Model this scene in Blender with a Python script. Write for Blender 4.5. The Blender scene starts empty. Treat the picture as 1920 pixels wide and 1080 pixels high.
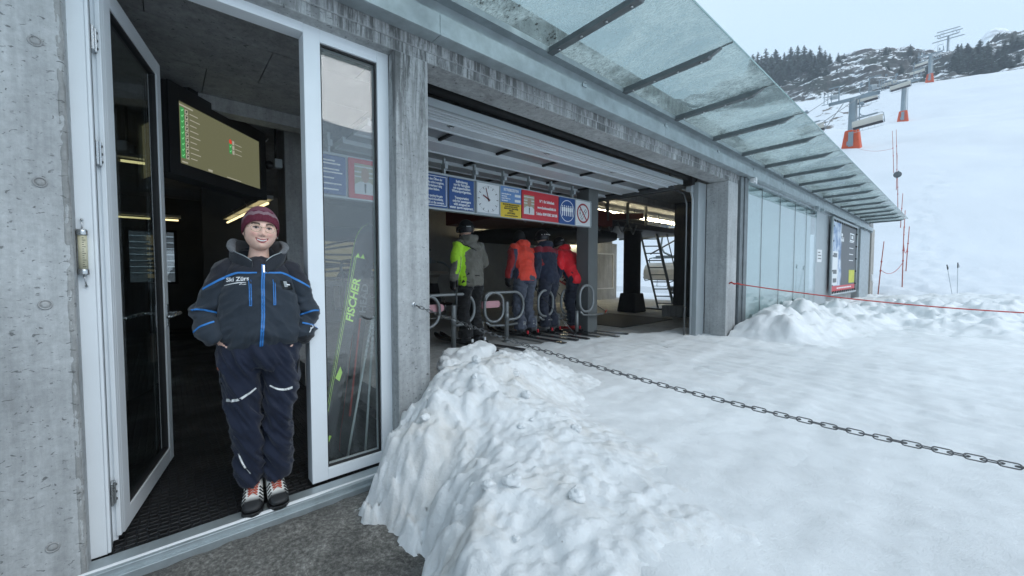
import bpy, bmesh, math, random
import numpy as np
from mathutils import Vector, Matrix, Euler
from mathutils.bvhtree import BVHTree
random.seed(7)
SC = bpy.context.scene
COL = SC.collection
R = math.radians
PI = math.pi
CAM_Z = 1.37

# ------------------------------------------------------------------ helpers
class MB:
    """collects shapes, builds them as ONE mesh object"""
    def __init__(s): s.v = []; s.f = []; s.m = []; s.sm = []
    def add(s, vs, fs, mi=0, smooth=False):
        b = len(s.v); s.v += [tuple(v) for v in vs]
        for f in fs: s.f.append([b + i for i in f]); s.m.append(mi); s.sm.append(smooth)
    def box(s, x0, x1, y0, y1, z0, z1, mi=0, mat=None):
        vs = [(x, y, z) for z in (z0, z1) for y in (y0, y1) for x in (x0, x1)]
        if mat is not None: vs = [mat @ Vector(v) for v in vs]
        s.add(vs, [(0, 2, 3, 1), (4, 5, 7, 6), (0, 1, 5, 4), (2, 6, 7, 3), (0, 4, 6, 2), (1, 3, 7, 5)], mi)
        return s
    def bar(s, a, b, w, h, mi=0, up=(0, 0, 1)):
        a, b = Vector(a), Vector(b); d = b - a; L = d.length; d.normalize(); up = Vector(up)
        sd = d.cross(up)
        if sd.length < 1e-4: sd = d.cross(Vector((0, 1, 0)))
        sd.normalize(); u = sd.cross(d)
        vs = [p + sd * sx * w / 2 + u * sz * h / 2 for p in (a, b) for sx in (-1, 1) for sz in (-1, 1)]
        s.add(vs, [(0, 1, 3, 2), (4, 6, 7, 5), (0, 4, 5, 1), (2, 3, 7, 6), (0, 2, 6, 4), (1, 5, 7, 3)], mi); return s
    def tube(s, pts, r, seg=10, mi=0, cap=True, ref=(0, 1, 0), closed=False, smooth=True):
        pts = [Vector(p) for p in pts]; n = len(pts)
        rr = r if isinstance(r, (list, tuple)) else [r] * n
        vs = []; ref = Vector(ref); prev = None
        for i, p in enumerate(pts):
            if closed: t = pts[(i + 1) % n] - pts[i - 1]
            else: t = pts[min(i + 1, n - 1)] - pts[max(i - 1, 0)]
            t.normalize()
            if prev is None:
                sd = ref - t * ref.dot(t)
                if sd.length < 1e-3: sd = Vector((1, 0, 0)) - t * t.x
                if sd.length < 1e-3: sd = Vector((0, 0, 1)) - t * t.z
            else:
                sd = prev - t * prev.dot(t)
            sd.normalize(); prev = sd; o = t.cross(sd)
            ra, rb = rr[i] if isinstance(rr[i], (tuple, list)) else (rr[i], rr[i])
            for k in range(seg):
                a = 2 * PI * k / seg
                vs.append(p + sd * math.cos(a) * ra + o * math.sin(a) * rb)
        fs = []
        for i in range(n if closed else n - 1):
            j = (i + 1) % n
            for k in range(seg):
                l = (k + 1) % seg
                fs.append((i * seg + k, i * seg + l, j * seg + l, j * seg + k))
        if cap and not closed:
            fs.append(tuple(reversed(range(seg)))); fs.append(tuple((n - 1) * seg + k for k in range(seg)))
        s.add(vs, fs, mi, smooth); return s
    def lathe(s, prof, c=(0, 0, 0), seg=24, mi=0, axis='Z', smooth=True):
        vs = []
        for r, z in prof:
            for k in range(seg):
                a = 2 * PI * k / seg; q = (r * math.cos(a), r * math.sin(a), z)
                if axis == 'X': q = (q[2], q[0], q[1])
                if axis == 'Y': q = (q[1], q[2], q[0])
                vs.append((c[0] + q[0], c[1] + q[1], c[2] + q[2]))
        n = len(prof)
        fs = [(i * seg + k, i * seg + (k + 1) % seg, (i + 1) * seg + (k + 1) % seg, (i + 1) * seg + k) for i in range(n - 1) for k in range(seg)]
        fs.append(tuple(reversed(range(seg)))); fs.append(tuple((n - 1) * seg + k for k in range(seg)))
        s.add(vs, fs, mi, smooth); return s
    def prism(s, poly, d, mi=0, smooth=False):
        """poly: list of 3D points, extruded by vector d"""
        d = Vector(d); n = len(poly); vs = [Vector(p) for p in poly] + [Vector(p) + d for p in poly]
        fs = [tuple(reversed(range(n))), tuple(range(n, 2 * n))] + [(i, (i + 1) % n, n + (i + 1) % n, n + i) for i in range(n)]
        s.add(vs, fs, mi, smooth); return s
    def sphere(s, c, r, nu=16, nv=10, mi=0):
        rx, ry, rz = r if isinstance(r, (tuple, list)) else (r, r, r)
        vs = []; fs = []
        for j in range(nv + 1):
            ph = -PI / 2 + PI * j / nv
            for k in range(nu):
                a = 2 * PI * k / nu
                vs.append((c[0] + rx * math.cos(ph) * math.cos(a), c[1] + ry * math.cos(ph) * math.sin(a), c[2] + rz * math.sin(ph)))
        for j in range(nv):
            for k in range(nu):
                fs.append((j * nu + k, j * nu + (k + 1) % nu, (j + 1) * nu + (k + 1) % nu, (j + 1) * nu + k))
        s.add(vs, fs, mi, True); return s
    def mesh(s, name, mats):
        me = bpy.data.meshes.new(name); me.from_pydata(s.v, [], s.f)
        for m in (mats if isinstance(mats, (list, tuple)) else [mats]): me.materials.append(m)
        me.polygons.foreach_set('material_index', s.m); me.polygons.foreach_set('use_smooth', s.sm)
        me.update(); return me
    def build(s, name, mats, parent=None, bevel=0, **kw):
        o = link(name, s.mesh(name, mats), parent)
        if bevel:
            b = o.modifiers.new('bevel', 'BEVEL'); b.width = bevel; b.segments = 2; b.limit_method = 'ANGLE'; b.angle_limit = R(40)
        if kw: tag(o, **kw)
        return o

def link(name, me, parent=None):
    o = bpy.data.objects.new(name, me); COL.objects.link(o)
    if parent is not None:
        o.parent = parent
        w = parent.get('_w')
        # parents are placed by location and z-rotation before their parts are added in WORLD coordinates only when '_w' is set
        if w: o.matrix_parent_inverse = world_of(parent).inverted()
    return o
def world_of(o):
    m = Matrix.LocRotScale(o.location, o.rotation_euler, o.scale)
    return (world_of(o.parent) @ o.matrix_parent_inverse @ m) if o.parent else m
def tag(o, label=None, cat=None, group=None, kind=None):
    if label: o['label'] = label
    if cat: o['category'] = cat
    if group: o['group'] = group
    if kind: o['kind'] = kind
    return o
def thing(name, label, cat, loc=(0, 0, 0), rz=0.0, group=None, world=False):
    o = bpy.data.objects.new(name, None); COL.objects.link(o)
    o.empty_display_size = .1; o.location = loc; o.rotation_euler = (0, 0, rz)
    if world: o['_w'] = 1
    return tag(o, label, cat, group)
def copy_tree(o, parent=None):
    c = o.copy(); COL.objects.link(c)
    if parent is not None: c.parent = parent
    for ch in list(o.children): copy_tree(ch, c)
    return c

# ------------------------------------------------------------------ numpy noise
def _h(i, j, k, seed):
    n = (i * 374761393 + j * 668265263 + k * 2147483647 + seed * 974634777) & 0xffffffff
    n = ((n ^ (n >> 13)) * 1274126177) & 0xffffffff
    n = (n ^ (n >> 16)) & 0xffffffff
    return n.astype(np.float64) / 4294967295.0
def vnoise(x, y, z=0.0, seed=0):
    x = np.asarray(x, float); y = np.asarray(y, float) + 0 * x; z = np.asarray(z, float) + 0 * x
    i, j, k = (np.floor(a).astype(np.int64) for a in (x, y, z))
    fx, fy, fz = x - i, y - j, z - k
    fx, fy, fz = (a * a * a * (a * (a * 6 - 15) + 10) for a in (fx, fy, fz))
    r = 0
    for di in (0, 1):
        for dj in (0, 1):
            for dk in (0, 1):
                w = (fx if di else 1 - fx) * (fy if dj else 1 - fy) * (fz if dk else 1 - fz)
                r = r + w * _h(i + di, j + dj, k + dk, seed)
    return r * 2 - 1
def fbm(x, y, z=0.0, octv=4, seed=0, gain=.5):
    r = 0; a = 1; f = 1
    for o in range(octv):
        r = r + a * vnoise(x * f + 17.3 * o, y * f - 9.1 * o, np.asarray(z) * f, seed + o); a *= gain; f *= 2.03
    return r
def ridged(x, y, z=0.0, octv=3, seed=0):
    r = 0; a = 1; f = 1
    for o in range(octv):
        r = r + a * (1 - 2 * np.abs(vnoise(x * f + 5.7 * o, y * f + 3.1 * o, np.asarray(z) * f, seed + o))); a *= .5; f *= 2.1
    return r
def chunks(x, y, f, seed, keep=.5):
    """broken lumps : domes of random size with sharp creases, 0..1"""
    X, Y = x * f, y * f; i0, j0 = np.floor(X).astype(np.int64), np.floor(Y).astype(np.int64); best = np.zeros(X.shape)
    for di in (-1, 0, 1):
        for dj in (-1, 0, 1):
            i, j = i0 + di, j0 + dj; z = 0 * i
            px, py = i + .15 + .7 * _h(i, j, z, seed), j + .15 + .7 * _h(i, j, z, seed + 1)
            rad = .30 + .55 * _h(i, j, z, seed + 2); on = _h(i, j, z, seed + 3) < keep
            an = _h(i, j, z, seed + 4) * 6.28; ex = .65 + .5 * _h(i, j, z, seed + 5)
            dx, dy = X - px, Y - py; u, v = dx * np.cos(an) + dy * np.sin(an), -dx * np.sin(an) + dy * np.cos(an)
            d2 = (np.abs(u / ex) ** 2.6 + np.abs(v * ex) ** 2.6) / rad ** 2.6
            best = np.maximum(best, np.where(on, np.clip(1 - d2, 0, 1) ** .5 * rad * (1 + .6 * u), 0))
    return best
def sstep(a, b, x):
    t = np.clip((x - a) / (b - a), 0, 1); return t * t * (3 - 2 * t)
def grid_mesh(name, X, Y, Z, mats, parent=None, **kw):
    """X,Y,Z 2D arrays"""
    n, m = X.shape
    v = np.stack([X, Y, Z], -1).reshape(-1, 3)
    idx = np.arange(n * m).reshape(n, m)
    q = np.stack([idx[:-1, :-1], idx[1:, :-1], idx[1:, 1:], idx[:-1, 1:]], -1).reshape(-1, 4)
    me = bpy.data.meshes.new(name)
    me.vertices.add(len(v)); me.vertices.foreach_set('co', v.ravel())
    me.loops.add(q.size); me.loops.foreach_set('vertex_index', q.ravel())
    me.polygons.add(len(q)); me.polygons.foreach_set('loop_start', np.arange(0, q.size, 4)); me.polygons.foreach_set('loop_total', np.full(len(q), 4))
    me.update(calc_edges=True); me.polygons.foreach_set('use_smooth', np.ones(len(q), bool))
    for mm in (mats if isinstance(mats, (list, tuple)) else [mats]): me.materials.append(mm)
    o = link(name, me, parent); tag(o, **kw); return o

# ------------------------------------------------------------------ materials
class NT:
    def __init__(s, name):
        s.mat = bpy.data.materials.new(name); s.mat.use_nodes = True; s.t = s.mat.node_tree; s.t.nodes.clear()
        s.out = s.n('ShaderNodeOutputMaterial')
    def n(s, typ, **kw):
        nd = s.t.nodes.new(typ)
        for k, v in kw.items(): setattr(nd, k, v)
        return nd
    def l(s, a, b): s.t.links.new(a, b)
    def inp(s, nd, name, v):
        if hasattr(v, 'is_output') or isinstance(v, bpy.types.NodeSocket): s.l(v, nd.inputs[name])
        else: nd.inputs[name].default_value = v
    def coord(s, scale=(1, 1, 1), kind='Object'):
        c = s.n('ShaderNodeTexCoord'); m = s.n('ShaderNodeMapping'); m.inputs['Scale'].default_value = scale
        s.l(c.outputs[kind], m.inputs['Vector']); return m.outputs['Vector']
    def noise(s, scale=5, detail=4, rough=.5, vec=None, dist=0):
        t = s.n('ShaderNodeTexNoise'); t.inputs['Scale'].default_value = scale; t.inputs['Detail'].default_value = detail
        t.inputs['Roughness'].default_value = rough; t.inputs['Distortion'].default_value = dist
        if vec is not None: s.l(vec, t.inputs['Vector'])
        return t.outputs['Fac']
    def ramp(s, fac, stops):
        r = s.n('ShaderNodeValToRGB'); e = r.color_ramp.elements
        while len(e) < len(stops): e.new(.5)
        for el, (p, c) in zip(e, stops):
            el.position = p; el.color = (c, c, c, 1) if isinstance(c, (int, float)) else (*c, 1)
        s.l(fac, r.inputs['Fac']); return r.outputs['Color']
    def mix(s, fac, a, b, mode='MIX'):
        m = s.n('ShaderNodeMix', data_type='RGBA', blend_type=mode)
        for k, v in ((0, fac), (6, a), (7, b)):
            if isinstance(v, bpy.types.NodeSocket): s.l(v, m.inputs[k])
            elif k == 0: m.inputs[0].default_value = v
            else: m.inputs[k].default_value = (v, v, v, 1) if isinstance(v, (int, float)) else (*v, 1)
        return m.outputs[2]
    def math(s, op, a, b=0.0):
        m = s.n('ShaderNodeMath', operation=op)
        for k, v in ((0, a), (1, b)):
            if isinstance(v, bpy.types.NodeSocket): s.l(v, m.inputs[k])
            else: m.inputs[k].default_value = v
        return m.outputs[0]
    def bump(s, h, strength=.3, dist=.01, normal=None):
        b = s.n('ShaderNodeBump'); b.inputs['Strength'].default_value = strength; b.inputs['Distance'].default_value = dist
        s.l(h, b.inputs['Height'])
        if normal is not None: s.l(normal, b.inputs['Normal'])
        return b.outputs['Normal']
    def pbr(s, color, rough=.5, metal=0., normal=None, spec=.5, **kw):
        p = s.n('ShaderNodeBsdfPrincipled')
        if isinstance(color, bpy.types.NodeSocket): s.l(color, p.inputs['Base Color'])
        else: p.inputs['Base Color'].default_value = (*color, 1)
        s.inp(p, 'Roughness', rough); s.inp(p, 'Metallic', metal); p.inputs['Specular IOR Level'].default_value = spec
        if normal is not None: s.l(normal, p.inputs['Normal'])
        for k, v in kw.items(): s.inp(p, k, v)
        s.l(p.outputs[0], s.out.inputs['Surface']); return p
def M(name, c, rough=.5, metal=0., var=.12, vs=6, bump=.05, bs=120, bd=.002, spec=.5, rvar=.1, **kw):
    t = NT(name); co = t.coord()
    n = t.noise(vs, 5, .6, co)
    f = t.ramp(n, [(.25, 1 - var), (.75, 1 + var)])
    col = t.mix(1.0, c, f, 'MULTIPLY')
    rr = t.math('ADD', t.math('MULTIPLY', t.noise(vs * 2.3, 3, .5, co), rvar * 2), rough - rvar)
    nm = t.bump(t.noise(bs, 3, .6, co), bump, bd) if bump else None
    t.pbr(col, rr, metal, nm, spec, **kw); return t.mat

def mat_concrete(name, c=(.30, .31, .315), stain=0.0, pits=1.0, dark=1.0):
    t = NT(name); co = t.coord(); st = t.coord((9, 9, .55)); hz = t.coord((1.2, 1.2, 14))
    big = t.ramp(t.noise(1.6, 6, .65, co), [(.25, .70), (.75, 1.2)])
    fine = t.ramp(t.noise(30, 5, .75, co), [(.25, .78), (.75, 1.18)])
    streak = t.ramp(t.noise(1.4, 6, .7, st), [(.3, .76), (.62, 1.10)])
    col = t.mix(1., t.mix(1., t.mix(1., c, big, 'MULTIPLY'), fine, 'MULTIPLY'), streak, 'MULTIPLY')
    v = t.n('ShaderNodeTexVoronoi'); v.inputs['Scale'].default_value = 26; v.inputs['Randomness'].default_value = 1
    pc = t.coord((1, 1, 1.7)); wob = t.n('ShaderNodeVectorMath', operation='ADD'); t.l(pc, wob.inputs[0])
    nn = t.n('ShaderNodeTexNoise'); nn.inputs['Scale'].default_value = 9; t.l(pc, nn.inputs['Vector'])
    sc = t.n('ShaderNodeVectorMath', operation='SCALE'); sc.inputs['Scale'].default_value = .22; t.l(nn.outputs['Color'], sc.inputs[0]); t.l(sc.outputs[0], wob.inputs[1])
    t.l(wob.outputs[0], v.inputs['Vector'])
    pit = t.ramp(v.outputs['Distance'], [(.06, 0.), (.13, 1.)])
    some = t.ramp(t.noise(5, 3, .6, co), [(.47, 1.), (.56, 0.)])
    pit2 = t.mix(some, pit, 1.0)
    col = t.mix(1., col, t.mix(1 - .62 * pits if False else .62 * pits, 1.0, pit2), 'MULTIPLY')
    # blow holes : small dark irregular flecks lying along the formwork boards
    fl = t.ramp(t.noise(34, 3, .6, t.coord((1, 1, 1.9)), .5), [(.625, 1.), (.67, .35)])
    fl = t.mix(t.ramp(t.noise(3.1, 3, .6, co), [(.34, 0.), (.50, 1.)]), 1.0, fl)
    col = t.mix(pits * .9, col, t.mix(1., col, fl, 'MULTIPLY'))
    if stain:
        s1 = t.ramp(t.noise(2.2, 7, .78, t.coord((7, 7, .6)), .5), [(.42, 0.), (.55, 1.)])
        s1 = t.math('MULTIPLY', s1, t.ramp(t.noise(1.1, 4, .6, co), [(.30, .2), (.52, 1.)]))
        g = t.n('ShaderNodeNewGeometry')
        nz_ = t.n('ShaderNodeSeparateXYZ'); t.l(g.outputs['Normal'], nz_.inputs[0])
        s1 = t.math('MULTIPLY', s1, t.math('SUBTRACT', 1., t.math('MULTIPLY', t.math('ABSOLUTE', nz_.outputs['Z']), .8))); sx = t.n('ShaderNodeSeparateXYZ'); t.l(g.outputs['Position'], sx.inputs[0])
        hm = t.n('ShaderNodeMapRange'); hm.inputs['From Min'].default_value = 1.5; hm.inputs['From Max'].default_value = 2.75; t.l(sx.outputs['Z'], hm.inputs['Value'])
        k = t.math('MULTIPLY', t.math('MULTIPLY', s1, hm.outputs[0]), stain)
        col = t.mix(k, col, (.075, .078, .078))
    h = t.mix(.5, t.noise(30, 6, .65, co), pit2)
    h2 = t.mix(.35, h, t.noise(3, 3, .5, hz))
    t.pbr(col, t.ramp(t.noise(4, 3, .5, co), [(.3, .62), (.7, .9)]), 0, t.bump(h2, .5, .006), .4); return t.mat

def mat_snow(name, dirt=0.0, c=(.87, .89, .90), bs=1.0):
    t = NT(name); co = t.coord()
    big = t.ramp(t.noise(.9, 6, .62, co), [(.3, .90), (.7, 1.03)])
    col = t.mix(1., c, big, 'MULTIPLY')
    gr = t.ramp(t.noise(4.5, 6, .7, co, .4), [(.42, 1.), (.66, .9)])
    col = t.mix(1., col, gr, 'MULTIPLY')
    if dirt:
        d = t.ramp(t.noise(2.1, 7, .68, t.coord((1, 1, .6)), .6), [(.5, 0.), (.72, 1.)])
        col = t.mix(t.math('MULTIPLY', d, dirt), col, (.50, .44, .36))
        sp = t.n('ShaderNodeTexVoronoi'); sp.inputs['Scale'].default_value = 17; t.l(co, sp.inputs['Vector'])
        sk = t.ramp(sp.outputs['Distance'], [(.03, 1.), (.06, 0.)])
        sk = t.math('MULTIPLY', sk, t.ramp(t.noise(2.3, 2, .5, co), [(.56, 0.), (.62, .7)]))
        col = t.mix(sk, col, (.16, .13, .10))
    h = t.mix(.35, t.noise(70 * bs, 6, .8, co), t.noise(13 * bs, 5, .65, co))
    p = t.pbr(col, t.ramp(t.noise(6, 4, .6, co), [(.3, .42), (.7, .8)]), 0, t.bump(h, .8, .016), .35)
    p.inputs['Subsurface Weight'].default_value = .0
    return t.mat

def mat_glass(name, tint=(.9, .96, .94), ior=1.5, rough=.0, bump=0., wet=0., wetcol=(.8, .86, .86), gcol=(1, 1, 1), bscale=14):
    t = NT(name); tr = t.n('ShaderNodeBsdfTransparent'); tr.inputs['Color'].default_value = (*tint, 1)
    gl = t.n('ShaderNodeBsdfGlossy'); gl.inputs['Color'].default_value = (*gcol, 1); gl.inputs['Roughness'].default_value = rough
    fr = t.n('ShaderNodeFresnel'); co = t.coord()
    # thin pane : the far face reflects like the near one, so the index is inverted on back faces
    gb = t.n('ShaderNodeNewGeometry'); io = t.n('ShaderNodeMix'); io.data_type = 'FLOAT'; t.l(gb.outputs['Backfacing'], io.inputs[0]); io.inputs[2].default_value = ior; io.inputs[3].default_value = 1 / ior; t.l(io.outputs[0], fr.inputs['IOR'])
    if bump:
        nm = t.bump(t.noise(bscale, 4, .6, co, .5), bump, .02); t.l(nm, gl.inputs['Normal']); t.l(nm, fr.inputs['Normal'])
    mx = t.n('ShaderNodeMixShader'); t.l(fr.outputs[0], mx.inputs[0]); t.l(tr.outputs[0], mx.inputs[1]); t.l(gl.outputs[0], mx.inputs[2])
    res = mx.outputs[0]
    if wet:
        tl = t.n('ShaderNodeBsdfTranslucent'); tl.inputs['Color'].default_value = (*wetcol, 1)
        df = t.n('ShaderNodeBsdfDiffuse'); df.inputs['Color'].default_value = (.60, .70, .70, 1)
        dm = t.n('ShaderNodeMixShader'); dm.inputs[0].default_value = .3; t.l(tl.outputs[0], dm.inputs[1]); t.l(df.outputs[0], dm.inputs[2])
        a = t.ramp(t.noise(1.5, 5, .65, co, .8), [(.40, .05), (.60, 1.)])
        b = t.ramp(t.noise(22, 5, .72, t.coord((.7, 1.5, 1)), 1.6), [(.42, .05), (.54, 1.)])
        f = t.math('MULTIPLY', t.math('MULTIPLY', a, b), wet)
        f = t.math('ADD', t.math('MULTIPLY', f, 1.3), wet * .14)
        m2 = t.n('ShaderNodeMixShader'); t.l(f, m2.inputs[0]); t.l(res, m2.inputs[1]); t.l(dm.outputs[0], m2.inputs[2]); res = m2.outputs[0]
    t.l(res, t.out.inputs['Surface']); return t.mat

def mat_emit(name, c, s):
    t = NT(name); e = t.n('ShaderNodeEmission'); e.inputs['Color'].default_value = (*c, 1); e.inputs['Strength'].default_value = s
    t.l(e.outputs[0], t.out.inputs['Surface']); return t.mat
def mat_attr(name, rough=.55, bump=.05, bs=300, sss=0., spec=.4, bd=.001):
    t = NT(name); a = t.n('ShaderNodeAttribute'); a.attribute_name = 'tone'
    co = t.coord(); col = t.mix(1., a.outputs['Color'], t.ramp(t.noise(60, 3, .6, co), [(.3, .93), (.7, 1.06)]), 'MULTIPLY')
    p = t.pbr(col, rough, 0, t.bump(t.noise(bs, 3, .6, co), bump, bd), spec)
    if sss:
        p.inputs['Subsurface Weight'].default_value = sss; p.inputs['Subsurface Radius'].default_value = (.012, .005, .003); p.inputs['Subsurface Scale'].default_value = 1.
    return t.mat
def mat_cloth(name, c, rough=.75, weave=900, var=.15, sheen=.2, wr=0.0):
    t = NT(name); co = t.coord()
    col = t.mix(1., c, t.ramp(t.noise(7, 5, .6, co), [(.25, 1 - var), (.75, 1 + var)]), 'MULTIPLY')
    h = t.mix(.8, t.noise(weave, 2, .5, co), t.noise(16, 4, .6, co, .8))
    t.pbr(col, rough, 0, t.bump(h, .5, .006), .3, **{'Sheen Weight': sheen, 'Sheen Roughness': .5}); return t.mat

m_conc = mat_concrete('concrete_facade', (.43, .445, .45))
m_conc_st = mat_concrete('concrete_stained', (.41, .425, .43), stain=.9)
m_conc_in = mat_concrete('concrete_interior', (.36, .365, .365), pits=.5)
m_conc_dk = mat_concrete('concrete_dark', (.07, .072, .072), pits=.4)  # one dark tone shared by the far recess and the end pier
m_alu = M('white_aluminium', (.78, .82, .85), .42, 0, .04, 3, .02, 200)
m_alu_g = M('grey_aluminium', (.40, .44, .46), .45, .3, .05, 3, .02, 200)
m_galv = M('galvanised_steel', (.40, .45, .47), .42, .55, .22, 7, .06, 60, rvar=.12)
m_galv_d = M('galvanised_dark', (.17, .19, .20), .5, .4, .2, 7, .05, 60)
m_steel = M('brushed_steel', (.55, .57, .58), .28, .95, .08, 9, .02, 200)
m_tube = M('painted_tube', (.12, .13, .135), .4, .5, .15, 12, .03, 100)
m_black = M('black_plastic', (.012, .012, .013), .35, 0, .2, 20, .03, 200)
m_blackm = M('black_matt', (.016, .016, .017), .75, 0, .25, 8, .05, 80)
m_rub = None
m_snow = mat_snow('snow_packed')
m_snow_b = mat_snow('snow_ploughed', dirt=.55)
m_snow_s = mat_snow('snow_piste', c=(.86, .88, .90), bs=.4)
m_glass = mat_glass('window_glass', (.95, .97, .965), 1.9)
m_glass_d = mat_glass('door_glass', (.66, .72, .72), 1.5)
m_glass_w = mat_glass('wall_glass', (.84, .90, .90), 2.1, gcol=(.97, .99, 1.))
m_glass_c = mat_glass('canopy_glass', (.66, .725, .715), 1.5, .03, .4, .50, wetcol=(.74, .80, .795))
m_seal = M('rubber_seal', (.02, .02, .022), .6)
m_lamp = mat_emit('fluorescent_tube', (1., .88, .58), 22.0)
m_lamp_d = mat_emit('fluorescent_tube_dim', (1., .82, .40), 1.1)
m_white = M('white_paint', (.78, .79, .80), .45, 0, .04, 5, .02, 100)
m_blue = M('sign_blue', (.018, .075, .26), .4, 0, .06, 5, .01, 100)
m_red = M('sign_red', (.56, .022, .035), .4, 0, .06, 5, .01, 100)
m_yel = M('sign_yellow', (.72, .50, .02), .4, 0, .06, 5, .01, 100)
m_sblue = M('sign_lightblue', (.14, .27, .52), .4, 0, .06, 5, .01, 100)
m_txtw = M('lettering_white', (.85, .86, .87), .5, 0, .02, 5, 0)
m_txtk = M('lettering_black', (.02, .02, .02), .5, 0, .02, 5, 0)
m_orange = M('orange_padding', (.62, .085, .02), .65, 0, .15, 2, .1, 20)
m_ropered = M('red_rope', (.45, .05, .045), .7, 0, .15, 30, .2, 200)
m_chain = M('chain_steel', (.14, .142, .145), .4, .8, .2, 40, .03, 200)

def text(body, size, mat, parent, loc, align='CENTER', name='lettering', ext=.0012, rot=(PI / 2, 0, PI / 2), sx=1.0, spacing=1.0, shear=0., bold=0.):
    cu = bpy.data.curves.new('txt', 'FONT'); cu.body = body; cu.size = size; cu.align_x = align; cu.align_y = 'TOP'
    cu.extrude = ext; cu.space_line = spacing; cu.shear = shear; cu.offset = bold; cu.resolution_u = 3
    ob = bpy.data.objects.new('txt', cu); COL.objects.link(ob)
    dg = bpy.context.evaluated_depsgraph_get(); me = bpy.data.meshes.new_from_object(ob.evaluated_get(dg))
    bpy.data.objects.remove(ob); bpy.data.curves.remove(cu)
    me.materials.clear(); me.materials.append(mat)
    o = link(name, me, parent); o.location = loc; o.rotation_euler = rot; o.scale = (sx, 1, 1); return o
# ------------------------------------------------------------------ terrain
def struct(o): return tag(o, kind='structure')
_ex = [-3.4, -3.05, -2.8, -2.47, -2.2, -1.92, -1.52, -1.15, -.75, -.35, .1, .8, 2.5]
_ey = [2.1, 1.62, 1.36, .97, .84, .78, .80, .60, .22, -.35, -.9, -1.3, -1.8]
def edge_dist(x, y):
    d = np.full(np.shape(x), 1e9)
    for a in range(len(_ex) - 1):
        x0, y0, x1, y1 = _ex[a], _ey[a], _ex[a + 1], _ey[a + 1]
        dx, dy = x1 - x0, y1 - y0
        t = np.clip(((x - x0) * dx + (y - y0) * dy) / (dx * dx + dy * dy), 0, 1)
        d = np.minimum(d, np.hypot(x - x0 - t * dx, y - y0 - t * dy))
    return np.where(y > np.interp(x, _ex, _ey), d, -d)

def field_h(x, y):
    h = .315 + .05 * sstep(9, 20, y) + .008 * fbm(x * .7, y * .7, 0, 3, 3)
    # ski tracks and scrapes running along the lift line
    tr = fbm(x * 5.5 + .35 * y, y * .55 - .2 * x, 0, 4, 11)
    h = h + .0055 * tr + .0045 * fbm(x * 9, y * 7, 0, 3, 21)
    h = h + .008 * np.clip(fbm(x * 2.1, y * 1.6, 0, 3, 31) - .35, 0, 1) + .0035 * fbm(x * 19, y * 15, 0, 3, 22)
    # ski grooves converging on the gates
    for k in range(16):
        y0, sl_k, cv, ph = 3.6 + .22 * k + .5 * np.sin(k * 2.3), .16 * np.sin(k * 1.7) - .10, .028 * np.cos(k * 3.1), k * 1.3
        yc = y0 + sl_k * (x + 3) + cv * (x + 3) ** 2 + .05 * np.sin(x * 1.1 + ph)
        on = sstep(-3.6, -2.8, x) * (1 - sstep(1.5 + (k % 5), 3 + (k % 5), x))
        for o_ in (0, .17 + .06 * np.sin(ph)):
            g_ = (y - yc - o_) / .045
            h = h + on * (-.009 * np.exp(-g_ ** 2) + .004 * np.exp(-((np.abs(g_) - 1.8) / .7) ** 2))
    # the yard rises gently towards the cut edge in front
    h = h + .125 * np.exp(-(np.clip(edge_dist(x, y), 0, 9) / 1.5) ** 2) * sstep(-2.9, -1.9, x)
    # broad heap beyond the garage mouth
    h = h + .20 * np.exp(-((x - .6) / 2.6) ** 2 - ((y - 16.5) / 4.2) ** 2) * (1 + .5 * fbm(x * .8, y * .8, 0, 4, 41))
    h = h + .10 * np.exp(-((x - 3.5) / 3) ** 2 - ((y - 19) / 3) ** 2)
    h = h + (.030 * chunks(x, y, 3.4, 360, .35) + .020 * chunks(x, y, 7, 365, .35)) * sstep(8, 11, y) * sstep(-4, -2, x) * (1 - sstep(4, 8, x))
    lump = fbm(x * 1.6, y * 1.3, 0, 5, 51)
    h = h + .075 * lump * sstep(7.5, 11, y) * sstep(-4, -2, x) * (1 - sstep(4, 9, x))
    return h
def build_field():
    xs = np.concatenate([np.arange(-4.35, 1.6, .035), np.arange(1.6, 7, .12), np.geomspace(7, 260, 26)])
    ys = np.concatenate([-np.geomspace(260, 1.2, 30), np.arange(-1.1, 7.5, .035), np.arange(7.5, 16, .06), np.arange(16, 23.2, .14)])
    X, Y = np.meshgrid(xs, ys, indexing='ij')
    H = field_h(X, Y)
    d = edge_dist(X, Y)
    H = np.where(Y < 3.2, H * sstep(.42, .75, d) - .12 * (1 - sstep(.42, .75, d)), H)
    # inside the garage mouth the snow thins out on the floor
    rim = -4.02 + .16 * vnoise(Y * 1.4, 0 * Y, 0, 5) + .05 * vnoise(Y * 6, 0 * Y, 0, 6) + .55 * sstep(4.9, 6.6, Y)
    H = H - .10 * sstep(.12, -.05, X - rim) + .022 * sstep(.3, .0, np.abs(X - rim - .2))
    H = np.where((X < -2.47) & (Y < 1.3), -.12, H)
    H = np.where((X < -2.6) & (Y > 7.2), -.12, H)
    H = H - .45 * sstep(21.3, 23.0, Y) * 1
    return struct(grid_mesh('snow_field', X, Y, H, m_snow))
build_field()

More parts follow.
